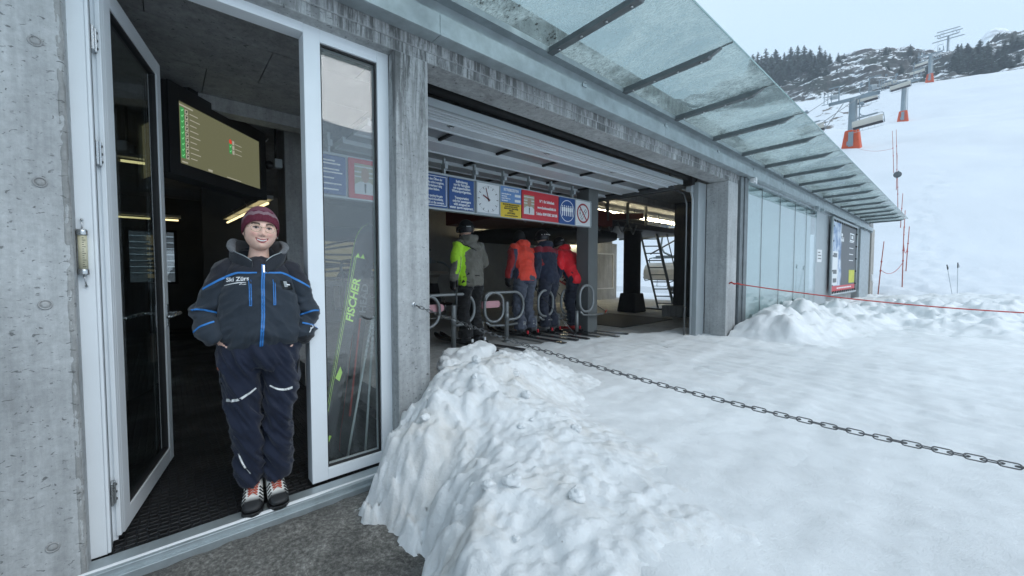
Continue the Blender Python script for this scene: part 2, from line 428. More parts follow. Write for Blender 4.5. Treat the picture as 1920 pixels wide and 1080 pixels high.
def bank_mesh():
    xs = np.arange(-3.25, 1.3, .0135); ys = np.arange(-2.2, 3.0, .0135)
    X, Y = np.meshgrid(xs, ys, indexing='ij')
    wx = X + .10 * fbm(X * 2.3, Y * 2.3, 0, 3, 61); wy = Y + .10 * fbm(X * 2.3, Y * 2.3, 4., 3, 62)
    d = edge_dist(wx, wy) + .035 * fbm(X * 9, Y * 9, 0, 3, 63) + .018 * fbm(X * 30, Y * 30, 0, 3, 163)
    Hc = np.interp(X, [-3.2, -2.7, -2.4, -1.9, -1.5, -1.2, -.8, 0, 1.2], [.40, .62, .73, .57, .48, .44, .42, .38, .37])
    rise = (1 - np.exp(-np.clip(d, 0, 9) / .17)) ** 1.25
    fall = sstep(.5, 1.8, d)
    H = Hc * rise * (1 - fall) + (field_h(X, Y) - .035) * fall
    amp = sstep(0, .12, d) * (1 - .9 * sstep(.8, 1.5, d))
    melt = fbm(X * 2.4, Y * 2.4, H * 2, 4, 64)
    H = H + amp * (.050 * melt * .8 + .010 * ridged(X * 5.2, Y * 5.2, 0, 3, 65) + .0065 * fbm(X * 24, Y * 24, 0, 3, 66))
    # broken lumps along the crest, crumbs over the whole bank
    cm_ = (1 - .8 * sstep(-1.9, -1.3, X)) * sstep(.22, .5, d) * (1 - sstep(.75, 1.3, d)) * sstep(-.15, .45, vnoise(X * 1.9, Y * 1.9, 0, 168) + .12)
    H = H + cm_ * (.065 * chunks(X, Y, 7.5, 300, .5) + .035 * chunks(X, Y, 17, 310, .6)) + amp * .020 * chunks(X, Y, 26, 320, .30) * sstep(-.1, .3, vnoise(X * 4, Y * 4, 0, 169))
    H = H + amp * (.006 * np.abs(fbm(X * 34, Y * 34, 0, 3, 170)) + .007 * ridged(X * 9, Y * 9, H * 6, 3, 171) * sstep(.7, .1, d))
    cl = np.clip(vnoise(X * 11, Y * 11, 0, 67) - .35, 0, 1) * sstep(.3, .55, d) * (1 - sstep(.75, 1.3, d))
    H = H + .0 * cl * sstep(.0, .4, vnoise(X * 1.7, Y * 1.7, 0, 68) + .35)
    H = np.where(d < 0, np.minimum(H, -.03 + d * .3), H)
    H = np.where((X < -2.50) & (Y < 1.40), -.08, H)
    return X, Y, H
_bx, _by, _bh = bank_mesh()
bank = grid_mesh('snow_bank', _bx, _by, _bh, m_snow_b, label='heaped dirty bank of ploughed snow sloping down from the concrete column to the bare pavement', cat='snow bank')
def bank_z(x, y):
    i = int((x + 3.25) / .0135); j = int((y + 2.2) / .0135); return float(_bh[i, j])

def clod(name, c, r, seed, mat, **kw):
    nu, nv = 40, 26
    a, p = np.meshgrid(np.linspace(0, 2 * PI, nu), np.linspace(-PI / 2, PI / 2, nv), indexing='ij')
    nx, ny, nz = np.cos(p) * np.cos(a), np.cos(p) * np.sin(a), np.sin(p)
    q = 1 + .28 * fbm(nx * 1.3 + seed, ny * 1.3, nz * 1.3, 3, seed) + .05 * fbm(nx * 6, ny * 6, nz * 6, 2, seed + 3)
    return grid_mesh(name, nx * r[0] * q, ny * r[1] * q, nz * r[2] * q, mat, **kw), c
def put(oc): oc[0].location = oc[1]; return oc[0]
put(clod('snow_block', (-2.74, 1.94, .60), (.20, .22, .17), 5, m_snow, label='big rounded block of snow crowning the bank beside the column', cat='snow block'))
put(clod('snow_block', (-2.62, 1.66, .60), (.13, .11, .09), 9, m_snow, label='smaller snow lump wedged between the column and the big rounded block', cat='snow block'))
rng = random.Random(3)
for k in range(14):
    x = rng.uniform(-2.4, -1.0); y = 1.42 + rng.uniform(-.35, .55) - .18 * (x + 2.4)
    r = rng.choice([.010, .014, .018, .026, .036]) * rng.uniform(.8, 1.2)
    put(clod('snow_clod', (x, y, bank_z(x, y) + r * .35), (r, r * rng.uniform(.7, 1.1), r * .75), k + 20, m_snow,
             label='little loose clod of snow lying on top of the ploughed bank', cat='snow clod', group='loose snow clods on the bank'))

def pile():
    global _pz_
    xs = np.arange(-2.47, 3.4, .035); ys = np.arange(6.6, 15, .045)
    X, Y = np.meshgrid(xs, ys, indexing='ij')
    b = field_h(X, Y) - .035
    crest = .34 * np.exp(-((X + 2.0) / .6) ** 2 - ((Y - 8.3) / 1.1) ** 2) + .27 * np.exp(-((X + 2.1) / .8) ** 2 - ((Y - 10.5) / 1.9) ** 2) \
        + .27 * np.exp(-((X + .3) / 1.6) ** 2 - ((Y - 12.0) / 1.6) ** 2) + .25 * np.exp(-((X - 1.9) / 1.1) ** 2 - ((Y - 12.4) / 1.1) ** 2) + .14 * np.exp(-((X + 1.9) / .5) ** 2 - ((Y - 7.15) / .35) ** 2)
    crest = crest * sstep(6.65, 7.05, Y)
    n = 1 + .5 * fbm(X * 1.9, Y * 1.7, 0, 5, 71) + .16 * fbm(X * 7, Y * 6, 0, 4, 72)
    H = b + crest * n + .05 * np.clip(crest * 6, 0, 1) * np.clip(vnoise(X * 6, Y * 6, 0, 73), 0, 1)
    H = H + sstep(.03, .12, crest) * (.045 * chunks(X, Y, 3.6, 330, .5) + .03 * chunks(X, Y, 9, 340, .5) + .016 * chunks(X, Y, 16, 350, .5))
    return grid_mesh('snow_pile', X, Y, H, m_snow, label='low rumpled pile of shovelled snow along the foot of the glass wall', cat='snow pile')
pile()

# paved ground in front of the door, and the base sheet under everything
def mat_pavement():
    t = NT('wet_rough_pavement'); co = t.coord()
    col = t.ramp(t.noise(48, 6, .8, co), [(.32, (.055, .052, .047)), (.5, (.19, .182, .165)), (.68, (.46, .445, .41))])
    pat = t.ramp(t.noise(2.2, 6, .65, co, .4), [(.38, .48), (.62, 1.08)])
    col = t.mix(1., col, pat, 'MULTIPLY')
    wet = t.ramp(t.noise(1.7, 4, .6, co), [(.42, .45), (.6, .85)])
    t.pbr(col, wet, 0, t.bump(t.noise(60, 6, .75, co), .9, .014), .45); return t.mat
m_pave = mat_pavement()
xs = np.arange(-2.45, 1.6, .03); ys = np.arange(-4.5, 2.2, .03)
X, Y = np.meshgrid(xs, ys, indexing='ij')
struct(grid_mesh('pavement', X, Y, .0 + .010 * fbm(X * 3, Y * 3, 0, 4, 81) + .006 * fbm(X * 14, Y * 14, 0, 3, 82) - .02 * sstep(-2.36, -2.45, X), m_pave))
gm = MB(); gm.add([(-60, -260, -.16), (260, -260, -.16), (260, 40, -.16), (-60, 40, -.16)], [(0, 1, 2, 3)])
struct(gm.build('ground', m_pave))

# piste above the station : grid in (u = x / y, y)
_py = [14, 19, 22, 24, 27, 30, 36, 45, 54, 70, 104.5, 150, 165, 180, 200, 260, 400]
_pz = [.28, .30, .42, .82, 1.55, 2.5, 5.2, 9.6, 13.5, 19.4, 29.2, 50.6, 55.0, 57.6, 60, 64, 70]
_yy = np.linspace(10, 400, 3901); _zz = np.interp(_yy, _py, _pz)
def _smooth(a, w): k = np.hanning(w); k /= k.sum(); return np.convolve(np.pad(a, w // 2, 'edge'), k, 'valid')
_zz2 = np.where(_yy < 40, _smooth(_zz, 31), _smooth(_zz, 101))
def slope_z(x, y):
    u = np.asarray(x) / np.asarray(y)
    return np.interp(y, _yy, _zz2) * (1 - .436 * np.clip(u + .058, -.75, .5))
def piste():
    us = np.concatenate([np.arange(-2.6, -.6, .05), np.arange(-.6, -.2, .012), np.arange(-.2, .14, .006), np.arange(.14, .5, .03), np.geomspace(.5, 5, 14)])
    ys = np.concatenate([np.arange(14, 20.5, .5), np.arange(20.5, 44, .17), np.geomspace(44, 230, 120)])
    U, Y = np.meshgrid(us, ys, indexing='ij'); X = U * Y
    Z = slope_z(X, Y)
    far = sstep(24, 60, Y)
    Z = Z + (.05 + .30 * far) * fbm(X * .12, Y * .12, 0, 4, 91) + .02 * fbm(X * 1.1, Y * .7, 0, 4, 92)
    # trodden path beside the marker poles
    px = -1.1 - .012 * (Y - 22) + .35 * np.sin(Y * .31)
    Z = Z + np.exp(-((X - px) / .55) ** 2) * sstep(20, 23, Y) * (1 - sstep(38, 50, Y)) * .10 * fbm(X * 3.4, Y * 2.2, 0, 3, 93)
    Z = Z + .07 * fbm(X * 1.6, Y * 1.5, 0, 4, 94) * (1 - sstep(25, 32, Y)) * sstep(20, 22, Y) * (1 - sstep(0, 2.5, X))
    Z = np.where(Y < 20.8, np.minimum(Z, .16), Z)
    return struct(grid_mesh('snow_slope', X, Y, Z, mats_piste))
def mat_piste():
    t = NT('piste_snow'); co = t.coord()
    col = t.mix(1., (.70, .73, .765), t.ramp(t.noise(.16, 5, .6, co), [(.3, .95), (.7, 1.02)]), 'MULTIPLY')
    # bare earth ledge and stones on the upper left part of the slope
    g = t.n('ShaderNodeNewGeometry'); sx = t.n('ShaderNodeSeparateXYZ'); t.l(g.outputs['Position'], sx.inputs[0])
    a = t.n('ShaderNodeMapRange'); a.inputs['From Min'].default_value = 88; a.inputs['From Max'].default_value = 100; t.l(sx.outputs['Y'], a.inputs['Value'])
    b = t.n('ShaderNodeMapRange'); b.inputs['From Min'].default_value = -9; b.inputs['From Max'].default_value = -17; t.l(sx.outputs['X'], b.inputs['Value'])
    r = t.ramp(t.noise(.16, 7, .7, t.coord((1, .5, 1)), .8), [(.56, 0.), (.60, 1.)])
    k = t.math('MULTIPLY', t.math('MULTIPLY', a.outputs[0], b.outputs[0]), r)
    col = t.mix(k, col, (.10, .075, .055))
    t.pbr(col, .75, 0, t.bump(t.noise(2.2, 5, .65, t.coord((1.5, .6, 1))), .25, .15), .25); return t.mat
mats_piste = mat_piste()
piste()

# rocky hillside behind the ridge
_ru = [-.9, -.5, -.34, -.28, -.2, -.148, -.11, -.075, -.042, .0, .016, .05, .09, .2, .6]
_rr = [.43, .435, .425, .425, .418, .408, .40, .388, .366, .362, .366, .374, .384, .39, .37]
def hill_z(x, y):
    x = np.asarray(x, float); y = np.asarray(y, float); u = x / y
    top = 1.37 + 240 * np.interp(u, _ru, _rr)
    z0 = slope_z(u * 165, np.full_like(y, 165.)) - 5
    t = np.clip((y - 165) / 75, 0, 1.6)
    z = z0 + (top - z0) * np.where(t < 1, t ** .9, 1 + .12 * (t - 1))
    am = sstep(0.02, .3, t)
    n = fbm(x * .035, y * .035, 0, 5, 101)
    z = z + am * (5.0 * n + 2.6 * ridged(x * .07, y * .07, z * .03, 4, 102) - 1.2)
    st = 3.4; q = z / st + .6 * fbm(x * .05, y * .05, 0, 3, 103); fr = q - np.floor(q)
    z = z + am * st * (.55 * (sstep(.15, .75, fr) - fr))
    return z
def rocky():
    us = np.concatenate([np.arange(-1.3, -.38, .02), np.arange(-.38, .1, .0022), np.arange(.1, .5, .02)])
    ys = np.concatenate([np.arange(162, 262, .8), np.arange(262, 330, 5)])
    U, Y = np.meshgrid(us, ys, indexing='ij'); X = U * Y
    return struct(grid_mesh('rocky_hillside', X, Y, hill_z(X, Y), m_rockhill))
def mat_rockhill():
    t = NT('rock_and_snow'); co = t.coord()
    rock = t.ramp(t.noise(.45, 7, .72, co, .5), [(.28, (.022, .023, .024)), (.5, (.062, .058, .054)), (.75, (.15, .14, .13))])
    g = t.n('ShaderNodeNewGeometry'); sx = t.n('ShaderNodeSeparateXYZ'); t.l(g.outputs['Normal'], sx.inputs[0])
    s = t.math('ADD', sx.outputs['Z'], t.math('MULTIPLY', t.math('SUBTRACT', t.noise(.22, 8, .8, t.coord((1, 1, 2.4)), .8), .5), 2.6))
    k = t.ramp(s, [(.76, 0.), (.84, 1.)])
    veg = t.ramp(t.noise(.07, 5, .7, co), [(.5, 0.), (.62, 1.)])
    rock = t.mix(veg, rock, (.032, .040, .030))
    col = t.mix(k, rock, (.84, .86, .88))
    t.pbr(col, .85, 0, t.bump(t.noise(.9, 6, .7, co), .7, .6), .2); return t.mat
m_rockhill = mat_rockhill()
rocky()
# mountain shoulder fading in the cloud
us = np.linspace(-.5, .6, 110); ys = np.linspace(520, 900, 60); U, Y = np.meshgrid(us, ys, indexing='ij'); X = U * Y
def mat_mountain():
    t = NT('far_snow_rock'); co = t.coord()
    k = t.ramp(t.noise(.02, 6, .7, t.coord((1, 1, 1.6))), [(.5, 0.), (.62, 1.)])
    t.pbr(t.mix(k, (.84, .86, .88), (.30, .30, .31)), .9); return t.mat
Zm = 1.37 + Y * (.30 + .066 * np.exp(-((U - .022) / .03) ** 2) + .09 * np.exp(-((U - .16) / .09) ** 2)) + 14 * fbm(X * .012, Y * .012, 0, 4, 111) - 60 * (1 - sstep(520, 690, Y))
struct(grid_mesh('mountain', X, Y, Zm, mat_mountain()))
# ------------------------------------------------------------------ station building
B = thing('lift_station', 'long grey concrete chairlift station with open garage mouth, white framed door and glass canopy', 'building', (-2.5, 0, 0), world=True)
FX = -2.5
def wav(mb, x0, x1, y0, y1, z0, z1, mi=0): return mb.box(x0, x1, y0, y1, z0, z1, mi)

# left wall with formwork holes
w = MB(); w.box(-2.82, FX, -4.2, -.288, -.16, 3.13)
wl = w.build('wall', m_conc, B, bevel=.012)
for (y, z) in ((-.365, 2.30), (-.370, 1.735), (-.372, 1.233), (-.385, .205)):
    h = MB(); h.lathe([(.0215, -.004), (.0215, .0035), (.017, .005), (.0155, .001), (.0145, -.0005), (.0135, .003), (.004, .0035)], (FX, y, z), 22, axis='X')
    h.build('tie_hole_plug', m_conc_in, wl)
ez = np.linspace(0, 2.83, 320); ey = np.linspace(-.315, -.2885, 10); EY, EZ = np.meshgrid(ey, ez, indexing='ij')
EX = FX + .0015 + .004 * fbm(EY * 60, EZ * 22, 0, 4, 401) * sstep(-.315, -.305, EY) - .012 * sstep(-.293, -.2885, EY) * (1 + vnoise(EZ * 9, EZ * 0, 0, 402)) - .004 * sstep(-.306, -.315, EY)
grid_mesh('chipped_edge', EX, EY, EZ, mat_concrete('mortar', (.31, .315, .31)), wl)
# lintel over door and garage mouth, with projecting lower nib
w = MB(); w.box(-2.78, FX, -.287, 7.288, 2.90, 3.14); w.box(-2.782, FX - .012, -.286, 7.286, 2.83, 2.905)
w.box(-2.60, FX - .03, -4.2, 22.9, 3.141, 3.62)
w.build('beam', m_conc_st, B, bevel=.006)
w = MB(); w.box(-2.78, FX + .001, 1.176, 1.42, -.16, 2.829); w.build('column', m_conc_st, B, bevel=.008)
w = MB(); w.box(-2.84, FX + .001, 6.83, 7.244, -.16, 2.829); w.build('column', m_conc, B, bevel=.008)
# board joints on the second column
j = MB(); j.box(-2.842, -2.4985, 6.828, 7.246, 1.985, 1.992)
# roof slab, back and side walls
w = MB(); w.box(-17, -2.601, -4.2, 14.0, 3.045, 3.55); w.box(-5.2, -2.601, 14.0, 22.9, 3.10, 3.55)
roof = w.build('roof_slab', m_conc_in, B)
# ceiling boards with joints
cl = MB()
for i, x in enumerate(np.arange(-2.79, -4.6, -.62)):
    off = (.35, 1.05, .7)[i % 3]
    ys = [-4.0] + [off + k * 1.3 - 3.0 for k in range(0, 12)] + [14]
    for a, b in zip(ys[:-1], ys[1:]):
        if b - a > .05: cl.box(max(x - .614, -4.6), x, a + .003, b - .003, 2.985, 3.04)
cl.build('ceiling_board', mat_concrete('ceiling_board', (.30, .305, .31), pits=.9), B)
w = MB(); w.box(-4.78, -4.602, -4, 14, 2.86, 3.044); w.build('ceiling_downstand', m_conc_in, B)
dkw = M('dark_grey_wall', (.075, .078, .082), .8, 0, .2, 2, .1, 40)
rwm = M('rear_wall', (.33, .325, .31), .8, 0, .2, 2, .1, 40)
w = MB(); vs_ = []
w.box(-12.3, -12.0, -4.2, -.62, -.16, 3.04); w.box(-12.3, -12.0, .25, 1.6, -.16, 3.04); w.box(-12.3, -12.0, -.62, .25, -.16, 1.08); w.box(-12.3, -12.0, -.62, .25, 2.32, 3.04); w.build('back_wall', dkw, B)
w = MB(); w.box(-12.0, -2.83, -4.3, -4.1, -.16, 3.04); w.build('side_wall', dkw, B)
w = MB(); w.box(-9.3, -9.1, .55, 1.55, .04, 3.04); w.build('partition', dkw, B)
for q in ((-15.5, -15.2, 1.6, 8, .0, 3.04), (-9.30, -9.21, 4.7, 13.45, .2, 3.04), (-9.4, -9.2, 1.7, 4.7, .2, 1.2), (-10.6, -10.4, 1.6, 4.8, .2, 3.04), (-15.2, -12.3, 1.45, 1.6, 0, 3.04)):
    w = MB(); w.box(*q); w.build('hall_wall', rwm, B)
# pier inside by the door, slender pier under the sign rail, dark pier at the far end
w = MB(); w.box(-5.72, -5.3, 1.10, 1.44, .04, 3.04); w.build('column', m_conc_in, B, bevel=.01)
w = MB(); w.box(-4.40, -4.14, 5.36, 5.62, .3, 3.04); w.build('column', M('grey_painted_pier', (.13, .14, .14), .7, 0, .1, 3, .1, 40), B, bevel=.008)
w = MB(); w.box(-4.56, -2.86, 9.2, 9.45, .3, 3.04); w.build('pier', m_conc_dk, B)
w = MB(); w.box(-4.72, -4.22, 8.95, 9.55, .3, .56); w.build('plinth', m_conc_in, B, bevel=.015)
# back wall of the boarding hall with its white framed shutter
w = MB(); w.box(-9.2, -9.0, 8.2, 13.45, .2, 2.45); bw = w.build('rear_panel_wall', mat_concrete('panel_wall', (.46, .47, .475), pits=.2), B)
f = MB(); L = .035
for (y0, y1, z0, z1) in ((11.55, 13.2, 2.02, 2.06), (11.55, 13.2, .70, .74), (13.16, 13.2, .74, 2.02), (10.3, 11.5, 1.28, 1.31)): f.box(-8.995, -8.96, y0, y1, z0, z1)
f.build('white_shutter_frame', m_white, bw)
# interior floors
def mat_rubber():
    t = NT('honeycomb_rubber'); co = t.coord((1, 1, 0))
    v = t.n('ShaderNodeTexVoronoi', feature='DISTANCE_TO_EDGE'); v.inputs['Scale'].default_value = 24; v.inputs['Randomness'].default_value = .3; t.l(co, v.inputs['Vector'])
    h = t.ramp(v.outputs['Distance'], [(.02, 1.), (.16, 0.)])
    col = t.mix(h, (.008, .008, .009), (.022, .023, .025))
    col = t.mix(1., col, t.ramp(t.noise(1.5, 4, .6, co), [(.3, .7), (.7, 1.6)]), 'MULTIPLY')
    t.pbr(col, t.ramp(t.noise(2, 4, .6, co), [(.35, .38), (.65, .75)]), 0, t.bump(h, .9, .012), .35); return t.mat
m_rub = mat_rubber()
fl = MB(); fl.box(-12, -2.50, -4.1, 1.40, -.1, .036); struct(fl.build('rubber_floor', m_rub))
fl = MB(); fl.box(-15.2, -2.6, 1.424, 14, .1, .30); fl.box(-12, -5.0, 1.2, 1.424, -.1, .301)
struct(fl.build('garage_floor', mat_concrete('wet_floor', (.40, .40, .395), pits=.3)))
fl = MB(); fl.box(-5.9, -4.2, 6.5, 8.5, .30, .312); struct(fl.build('floor_mat', m_blackm))
# threshold : wet aluminium sill with a ribbon of ice
s = MB(); s.box(-2.585, -2.455, -.30, 1.19, -.03, .046); s.box(-2.47, -2.43, -.30, 1.19, -.04, .020)
th = s.build('threshold', m_galv, B, bevel=.004)
xs = np.linspace(-2.512, -2.462, 12); ys = np.linspace(-.32, 1.15, 200); X, Y = np.meshgrid(xs, ys, indexing='ij')
Zi = .047 + .006 * np.clip(1 - ((X + 2.487) / (.010 + .008 * vnoise(Y * 5, 0 * Y, 0, 3))) ** 2, -1, 1)
grid_mesh('ice_ribbon', X, Y, Zi, m_snow, th)

# ---------------------------------------------------------------- door frame, sidelight, door leaf
f = MB()
f.box(-2.73, -2.60, -.303, -.234, .045, 2.84)
f.box(-2.70, -2.598, -.234, .652, 2.777, 2.841)
f.box(-2.715, -2.596, -.234, -.222, .05, 2.775)
f.box(-2.745, -2.70, -.236, -.205, .05, 2.775)
df = f.build('door_frame', m_alu, B, bevel=.003)
sl = MB(); sl.box(-2.648, -2.640, -.2215, -.2205, .06, 2.77); sl.build('seal', m_seal, df)
# sidelight
f = MB(); f.box(-2.70, -2.601, .652, .745, .055, 2.842); f.box(-2.70, -2.602, 1.098, 1.176, .055, 2.842)
f.box(-2.695, -2.603, .745, 1.098, .055, .126); f.box(-2.695, -2.603, .745, 1.098, 2.755, 2.840)
sw = f.build('side_window', m_alu, B, bevel=.003)
g = MB(); g.box(-2.656, -2.644, .7455, 1.0975, .127, 2.754); g.build('pane', m_glass, sw)
s = MB()
for (y0, y1, z0, z1) in ((.7452, .755, .127, 2.754), (1.088, 1.0978, .127, 2.754), (.755, 1.088, .127, .136), (.755, 1.088, 2.745, 2.754)):
    s.box(-2.640, -2.618, y0, y1, z0, z1)
s.build('gasket', m_seal, sw)
# open door leaf : local x along the leaf, hinged at the jamb
hx, hy = -2.735, -.212
tx, ty = -3.640, -.012
lx, ly = tx - hx, ty - hy; LL = math.hypot(lx, ly); ang = math.atan2(ly, lx)
ML = Matrix.Translation((hx, hy, .065)) @ Matrix.Rotation(ang, 4, 'Z')
def leafbox(mb, a, b, c, d, e, f_, mi=0): mb.box(a, b, c, d, e, f_, mi, ML)
d = MB()
leafbox(d, 0, .085, -.03, .03, 0, 2.70); leafbox(d, LL - .085, LL, -.03, .03, 0, 2.70)
leafbox(d, .085, LL - .085, -.029, .029, 0, .095); leafbox(d, .085, LL - .085, -.029, .029, 2.605, 2.70)
leafbox(d, -.022, 0, -.03, .004, .01, 2.69); leafbox(d, -.045, -.022, -.03, -.012, .01, 2.69)
dl = d.build('door_leaf', m_alu, B, bevel=.003)
g = MB(); leafbox(g, .086, LL - .086, -.006, .006, .096, 2.604); g.build('pane', m_glass_d, dl)
s = MB()
for a, b, e, f_ in ((.0852, .097, .096, 2.604), (LL - .097, LL - .0852, .096, 2.604), (.097, LL - .097, .096, .107), (.097, LL - .097, 2.593, 2.604)):
    leafbox(s, a, b, -.022, .022, e, f_)
s.build('gasket', m_seal, dl)
def P_(a, b, c): return ML @ Vector((a, b, c))
h = MB()
for sd in (1, -1):
    h.tube([P_(LL - .04, .03 * sd, 1.02), P_(LL - .04, .085 * sd, 1.02), P_(LL - .055, .10 * sd, 1.02), P_(LL - .07, .105 * sd, 1.02), P_(LL - .36, .105 * sd, 1.02)], .0115, 12)
    leafbox(h, LL - .065, LL - .02, .029 if sd > 0 else -.037, .037 if sd > 0 else -.029, .93, 1.08)
h.build('handle', m_steel, dl)
for z in (.30, 1.92, 2.44):
    h = MB(); h.box(-2.735, -2.648, -.221, -.211, z - .055, z + .055); h.box(-2.70, -2.672, -.211, -.204, z - .055, z + .055)
    hg = h.build('hinge', m_steel, dl, bevel=.002)
    for q in (-.036, 0, .036): k = MB(); k.lathe([(.006, -.001), (.006, .002), (.002, .003)], (-2.685, -.2025, z + q), 10, axis='Y'); k.build('screw', m_tube, hg)

# ---------------------------------------------------------------- canopy
cn = MB()
# zinc channel : bottom lip, face, upturned edge ; in two-metre-odd lengths with butt joints
lens = [(-4.2, -1.6), (-1.597, 1.45), (1.453, 4.55), (4.553, 7.6), (7.603, 10.9), (10.903, 14.2), (14.203, 17.6), (17.603, 21.6)]
for a, b in lens:
    cn.box(-2.499, -2.392, a, b, 2.972, 2.980)
    cn.box(-2.3915, -2.3855, a, b, 2.972, 3.118)
    cn.box(-2.409, -2.3920, a, b, 3.108, 3.114)
    cn.box(-2.3853, -2.378, a, b, 2.972, 2.984)
ch = cn.build('gutter_channel', m_galv, B, bevel=.0015)
for y in (3.0, 4.552, 6.1, 7.6, 9.3, 12.3): cl = MB(); cl.box(-2.384, -2.372, y - .03, y + .03, 3.095, 3.122); cl.tube([(-2.39, y - .02, 3.122), (-2.37, y - .02, 3.135), (-2.37, y + .02, 3.135), (-2.39, y + .02, 3.122)], .005, 6); cl.build('clip', m_galv, ch)
w = MB(); w.box(-2.528, -2.44, -4.2, 21.6, 3.285, 3.292); w.box(-2.527, -2.518, -4.2, 21.6, 3.20, 3.285); w.box(-2.452, -2.441, -4.2, 21.6, 3.292, 3.335)
can = w.build('canopy', m_galv, B, bevel=.0015)
def canz(x): return 3.288 + (x + 2.47) * .022
ys = [2.604 + 1.158 * k for k in range(-6, 17)]
for i, y in enumerate(ys):
    b = MB()
    # T-shaped carrier : stem plus bottom flange, chamfered tip
    p = [(-2.448, y - .021, canz(-2.448)), (-1.545, y - .021, canz(-1.545)), (-1.462, y - .021, canz(-1.462) + .036), (-1.462, y - .021, canz(-1.462) + .044), (-2.448, y - .021, canz(-2.448) + .044)]
    b.prism(p, (0, .042, 0))
    p = [(-2.449, y - .034, canz(-2.448) - .012), (-1.57, y - .034, canz(-1.57) - .012), (-1.55, y - .034, canz(-1.55)), (-2.449, y - .034, canz(-2.449) - .0005)]
    b.prism(p, (0, .068, 0))
    br = b.build('canopy_bracket', m_galv_d, can, bevel=.002)
    if 2.0 < y < 9:
        for q in (-2.34, -2.10, -1.86, -1.64): k = MB(); k.lathe([(.013, -.007), (.013, 0), (.004, .001)], (q, y, canz(q) - .0125), 8); k.build('bolt', m_steel, br)
    st = MB()
    st.bar((-1.462, y, canz(-1.462) + .050), (-1.37, y, canz(-1.37) + .050), .010, .011)
    st.build('glazing_joint', m_seal, can)
for a, b in zip(ys[:-1], ys[1:]):
    g = MB()
    x0, x1 = -2.455, -1.362
    zz0, zz1 = canz(x0) + .0448, canz(x1) + .0448
    g.prism([(x0, a + .006, zz0), (x1, a + .006, zz1), (x1, a + .006, zz1 + .012), (x0, a + .006, zz0 + .012)], (0, b - a - .012, 0))
    g.build('glass_pane', m_glass_c, can)
    if b > 1:
        ed = MB(); ed.box(x1 + .0005, x1 + .004, a + .008, b - .008, zz1 - .001, zz1 + .014); ed.build('pane_edge', M('glass_edge_green', (.22, .34, .33), .2, 0, .05, 4, 0) if 'glass_edge_green' not in bpy.data.materials else bpy.data.materials['glass_edge_green'], can)
# grit along the back of the nearest pane
gr = MB(); rr = random.Random(5)
for k in range(90):
    y = rr.uniform(.6, 2.55); x = -2.40 + abs(rr.gauss(0, .09)); r = rr.uniform(.003, .011)
    gr.sphere((x, y, canz(x) + .060), (r * 1.6, r, r * .6), 6, 4)
tag(gr.build('roof_grit', M('dead_leaf_grit', (.06, .045, .03), .9), None), 'brown leaf crumbs and grit lying on the nearest canopy glass beside the wall', 'debris', kind='stuff')

# ---------------------------------------------------------------- sectional garage door, pushed up under the ceiling
gd = MB(); gd.box(-2.952, -2.925, 1.45, 6.16, 2.735, 2.80); gd.build('garage_door', m_alu_g, B)
gdo = bpy.data.objects['garage_door']
m_rib = M('ribbed_white_aluminium', (.60, .64, .67), .4, .1, .06, 4, .02, 100)
m_pan = M('frosted_plastic_pane', (.20, .215, .225), .35, 0, .12, 3, .05, 20)
r = MB()
for k in range(7): r.box(-2.955 - .028 * (k + 1), -2.957 - .028 * k, 1.45, 6.15, 2.742 + (.006 if k % 2 else 0), 2.79)
r.build('ribbed_strip', m_rib, gdo)
for (xa, xb, ye) in ((-3.155, -3.36, 6.14), (-3.67, -4.03, 6.13), (-4.34, -4.62, 6.12), (-4.95, -5.25, 6.10)):
    r = MB(); r.box(xb, xa, 1.45, ye, 2.735, 2.79); r.box(xb, xb + .03, 1.45, ye, 2.722, 2.734); r.box(xa - .03, xa, 1.45, ye, 2.722, 2.734); r.build('rail', m_rib, gdo, bevel=.003)
for (xa, xb) in ((-3.362, -3.668), (-4.032, -4.338), (-4.622, -4.948)):
    for k in range(6):
        y0 = 1.45 + k * .778
        r = MB(); r.box(xb, xa, y0 + .03, y0 + .745, 2.765, 2.778); r.build('panel', m_pan, gdo)
        r = MB(); r.box(xb + .001, xa - .001, y0 + .745, y0 + .775, 2.74, 2.785); r.build('muntin', m_blackm, gdo)
    for yy in (2.3, 3.6, 5.1): pass
h = MB()
for yy in (2.05, 3.35, 4.65, 5.7):
    h.box(-3.215, -3.165, yy - .03, yy + .03, 2.722, 2.734); h.tube([(-3.20, yy - .025, 2.722), (-3.19, yy, 2.712), (-3.18, yy + .025, 2.722)], .006, 6)
h.build('hinge', m_steel, gdo)
t = MB()
t.tube([(-2.93, 6.30, .34), (-2.93, 6.30, 2.45), (-2.98, 6.30, 2.62), (-3.12, 6.28, 2.70), (-5.6, 6.24, 2.70)], .014, 8)
t.box(-5.6, -3.1, 6.20, 6.235, 2.70, 2.76); t.bar((-3.2, 6.28, 2.72), (-3.2, 6.28, 3.0), .03, .03); t.bar((-4.4, 6.26, 2.72), (-4.4, 6.26, 3.0), .03, .03)
t.build('track', m_tube, gdo)
t = MB(); t.tube([(-2.98, 1.43, 2.90), (-2.98, 6.7, 2.90)], .045, 12); t.box(-3.06, -2.9, 6.42, 6.52, 2.78, 2.98); t.box(-2.93, -2.86, 1.43, 1.52, 2.70, 2.79); t.build('torsion_shaft', m_blackm, gdo)
t = MB(); t.tube([(-2.91, 6.47, .34), (-2.91, 6.47, 2.55), (-2.93, 6.45, 2.66), (-3.05, 6.40, 2.72)], .016, 10); t.box(-2.98, -2.90, 6.39, 6.47, 2.66, 2.74); t.build('cable_conduit', m_alu_g, B)
jm = MB(); jm.box(-2.93, -2.845, 6.535, 6.828, .30, 2.82); jm.box(-2.935, -2.93, 6.50, 6.56, .30, 2.82); jm.build('garage_jamb', m_alu_g, B, bevel=.004)

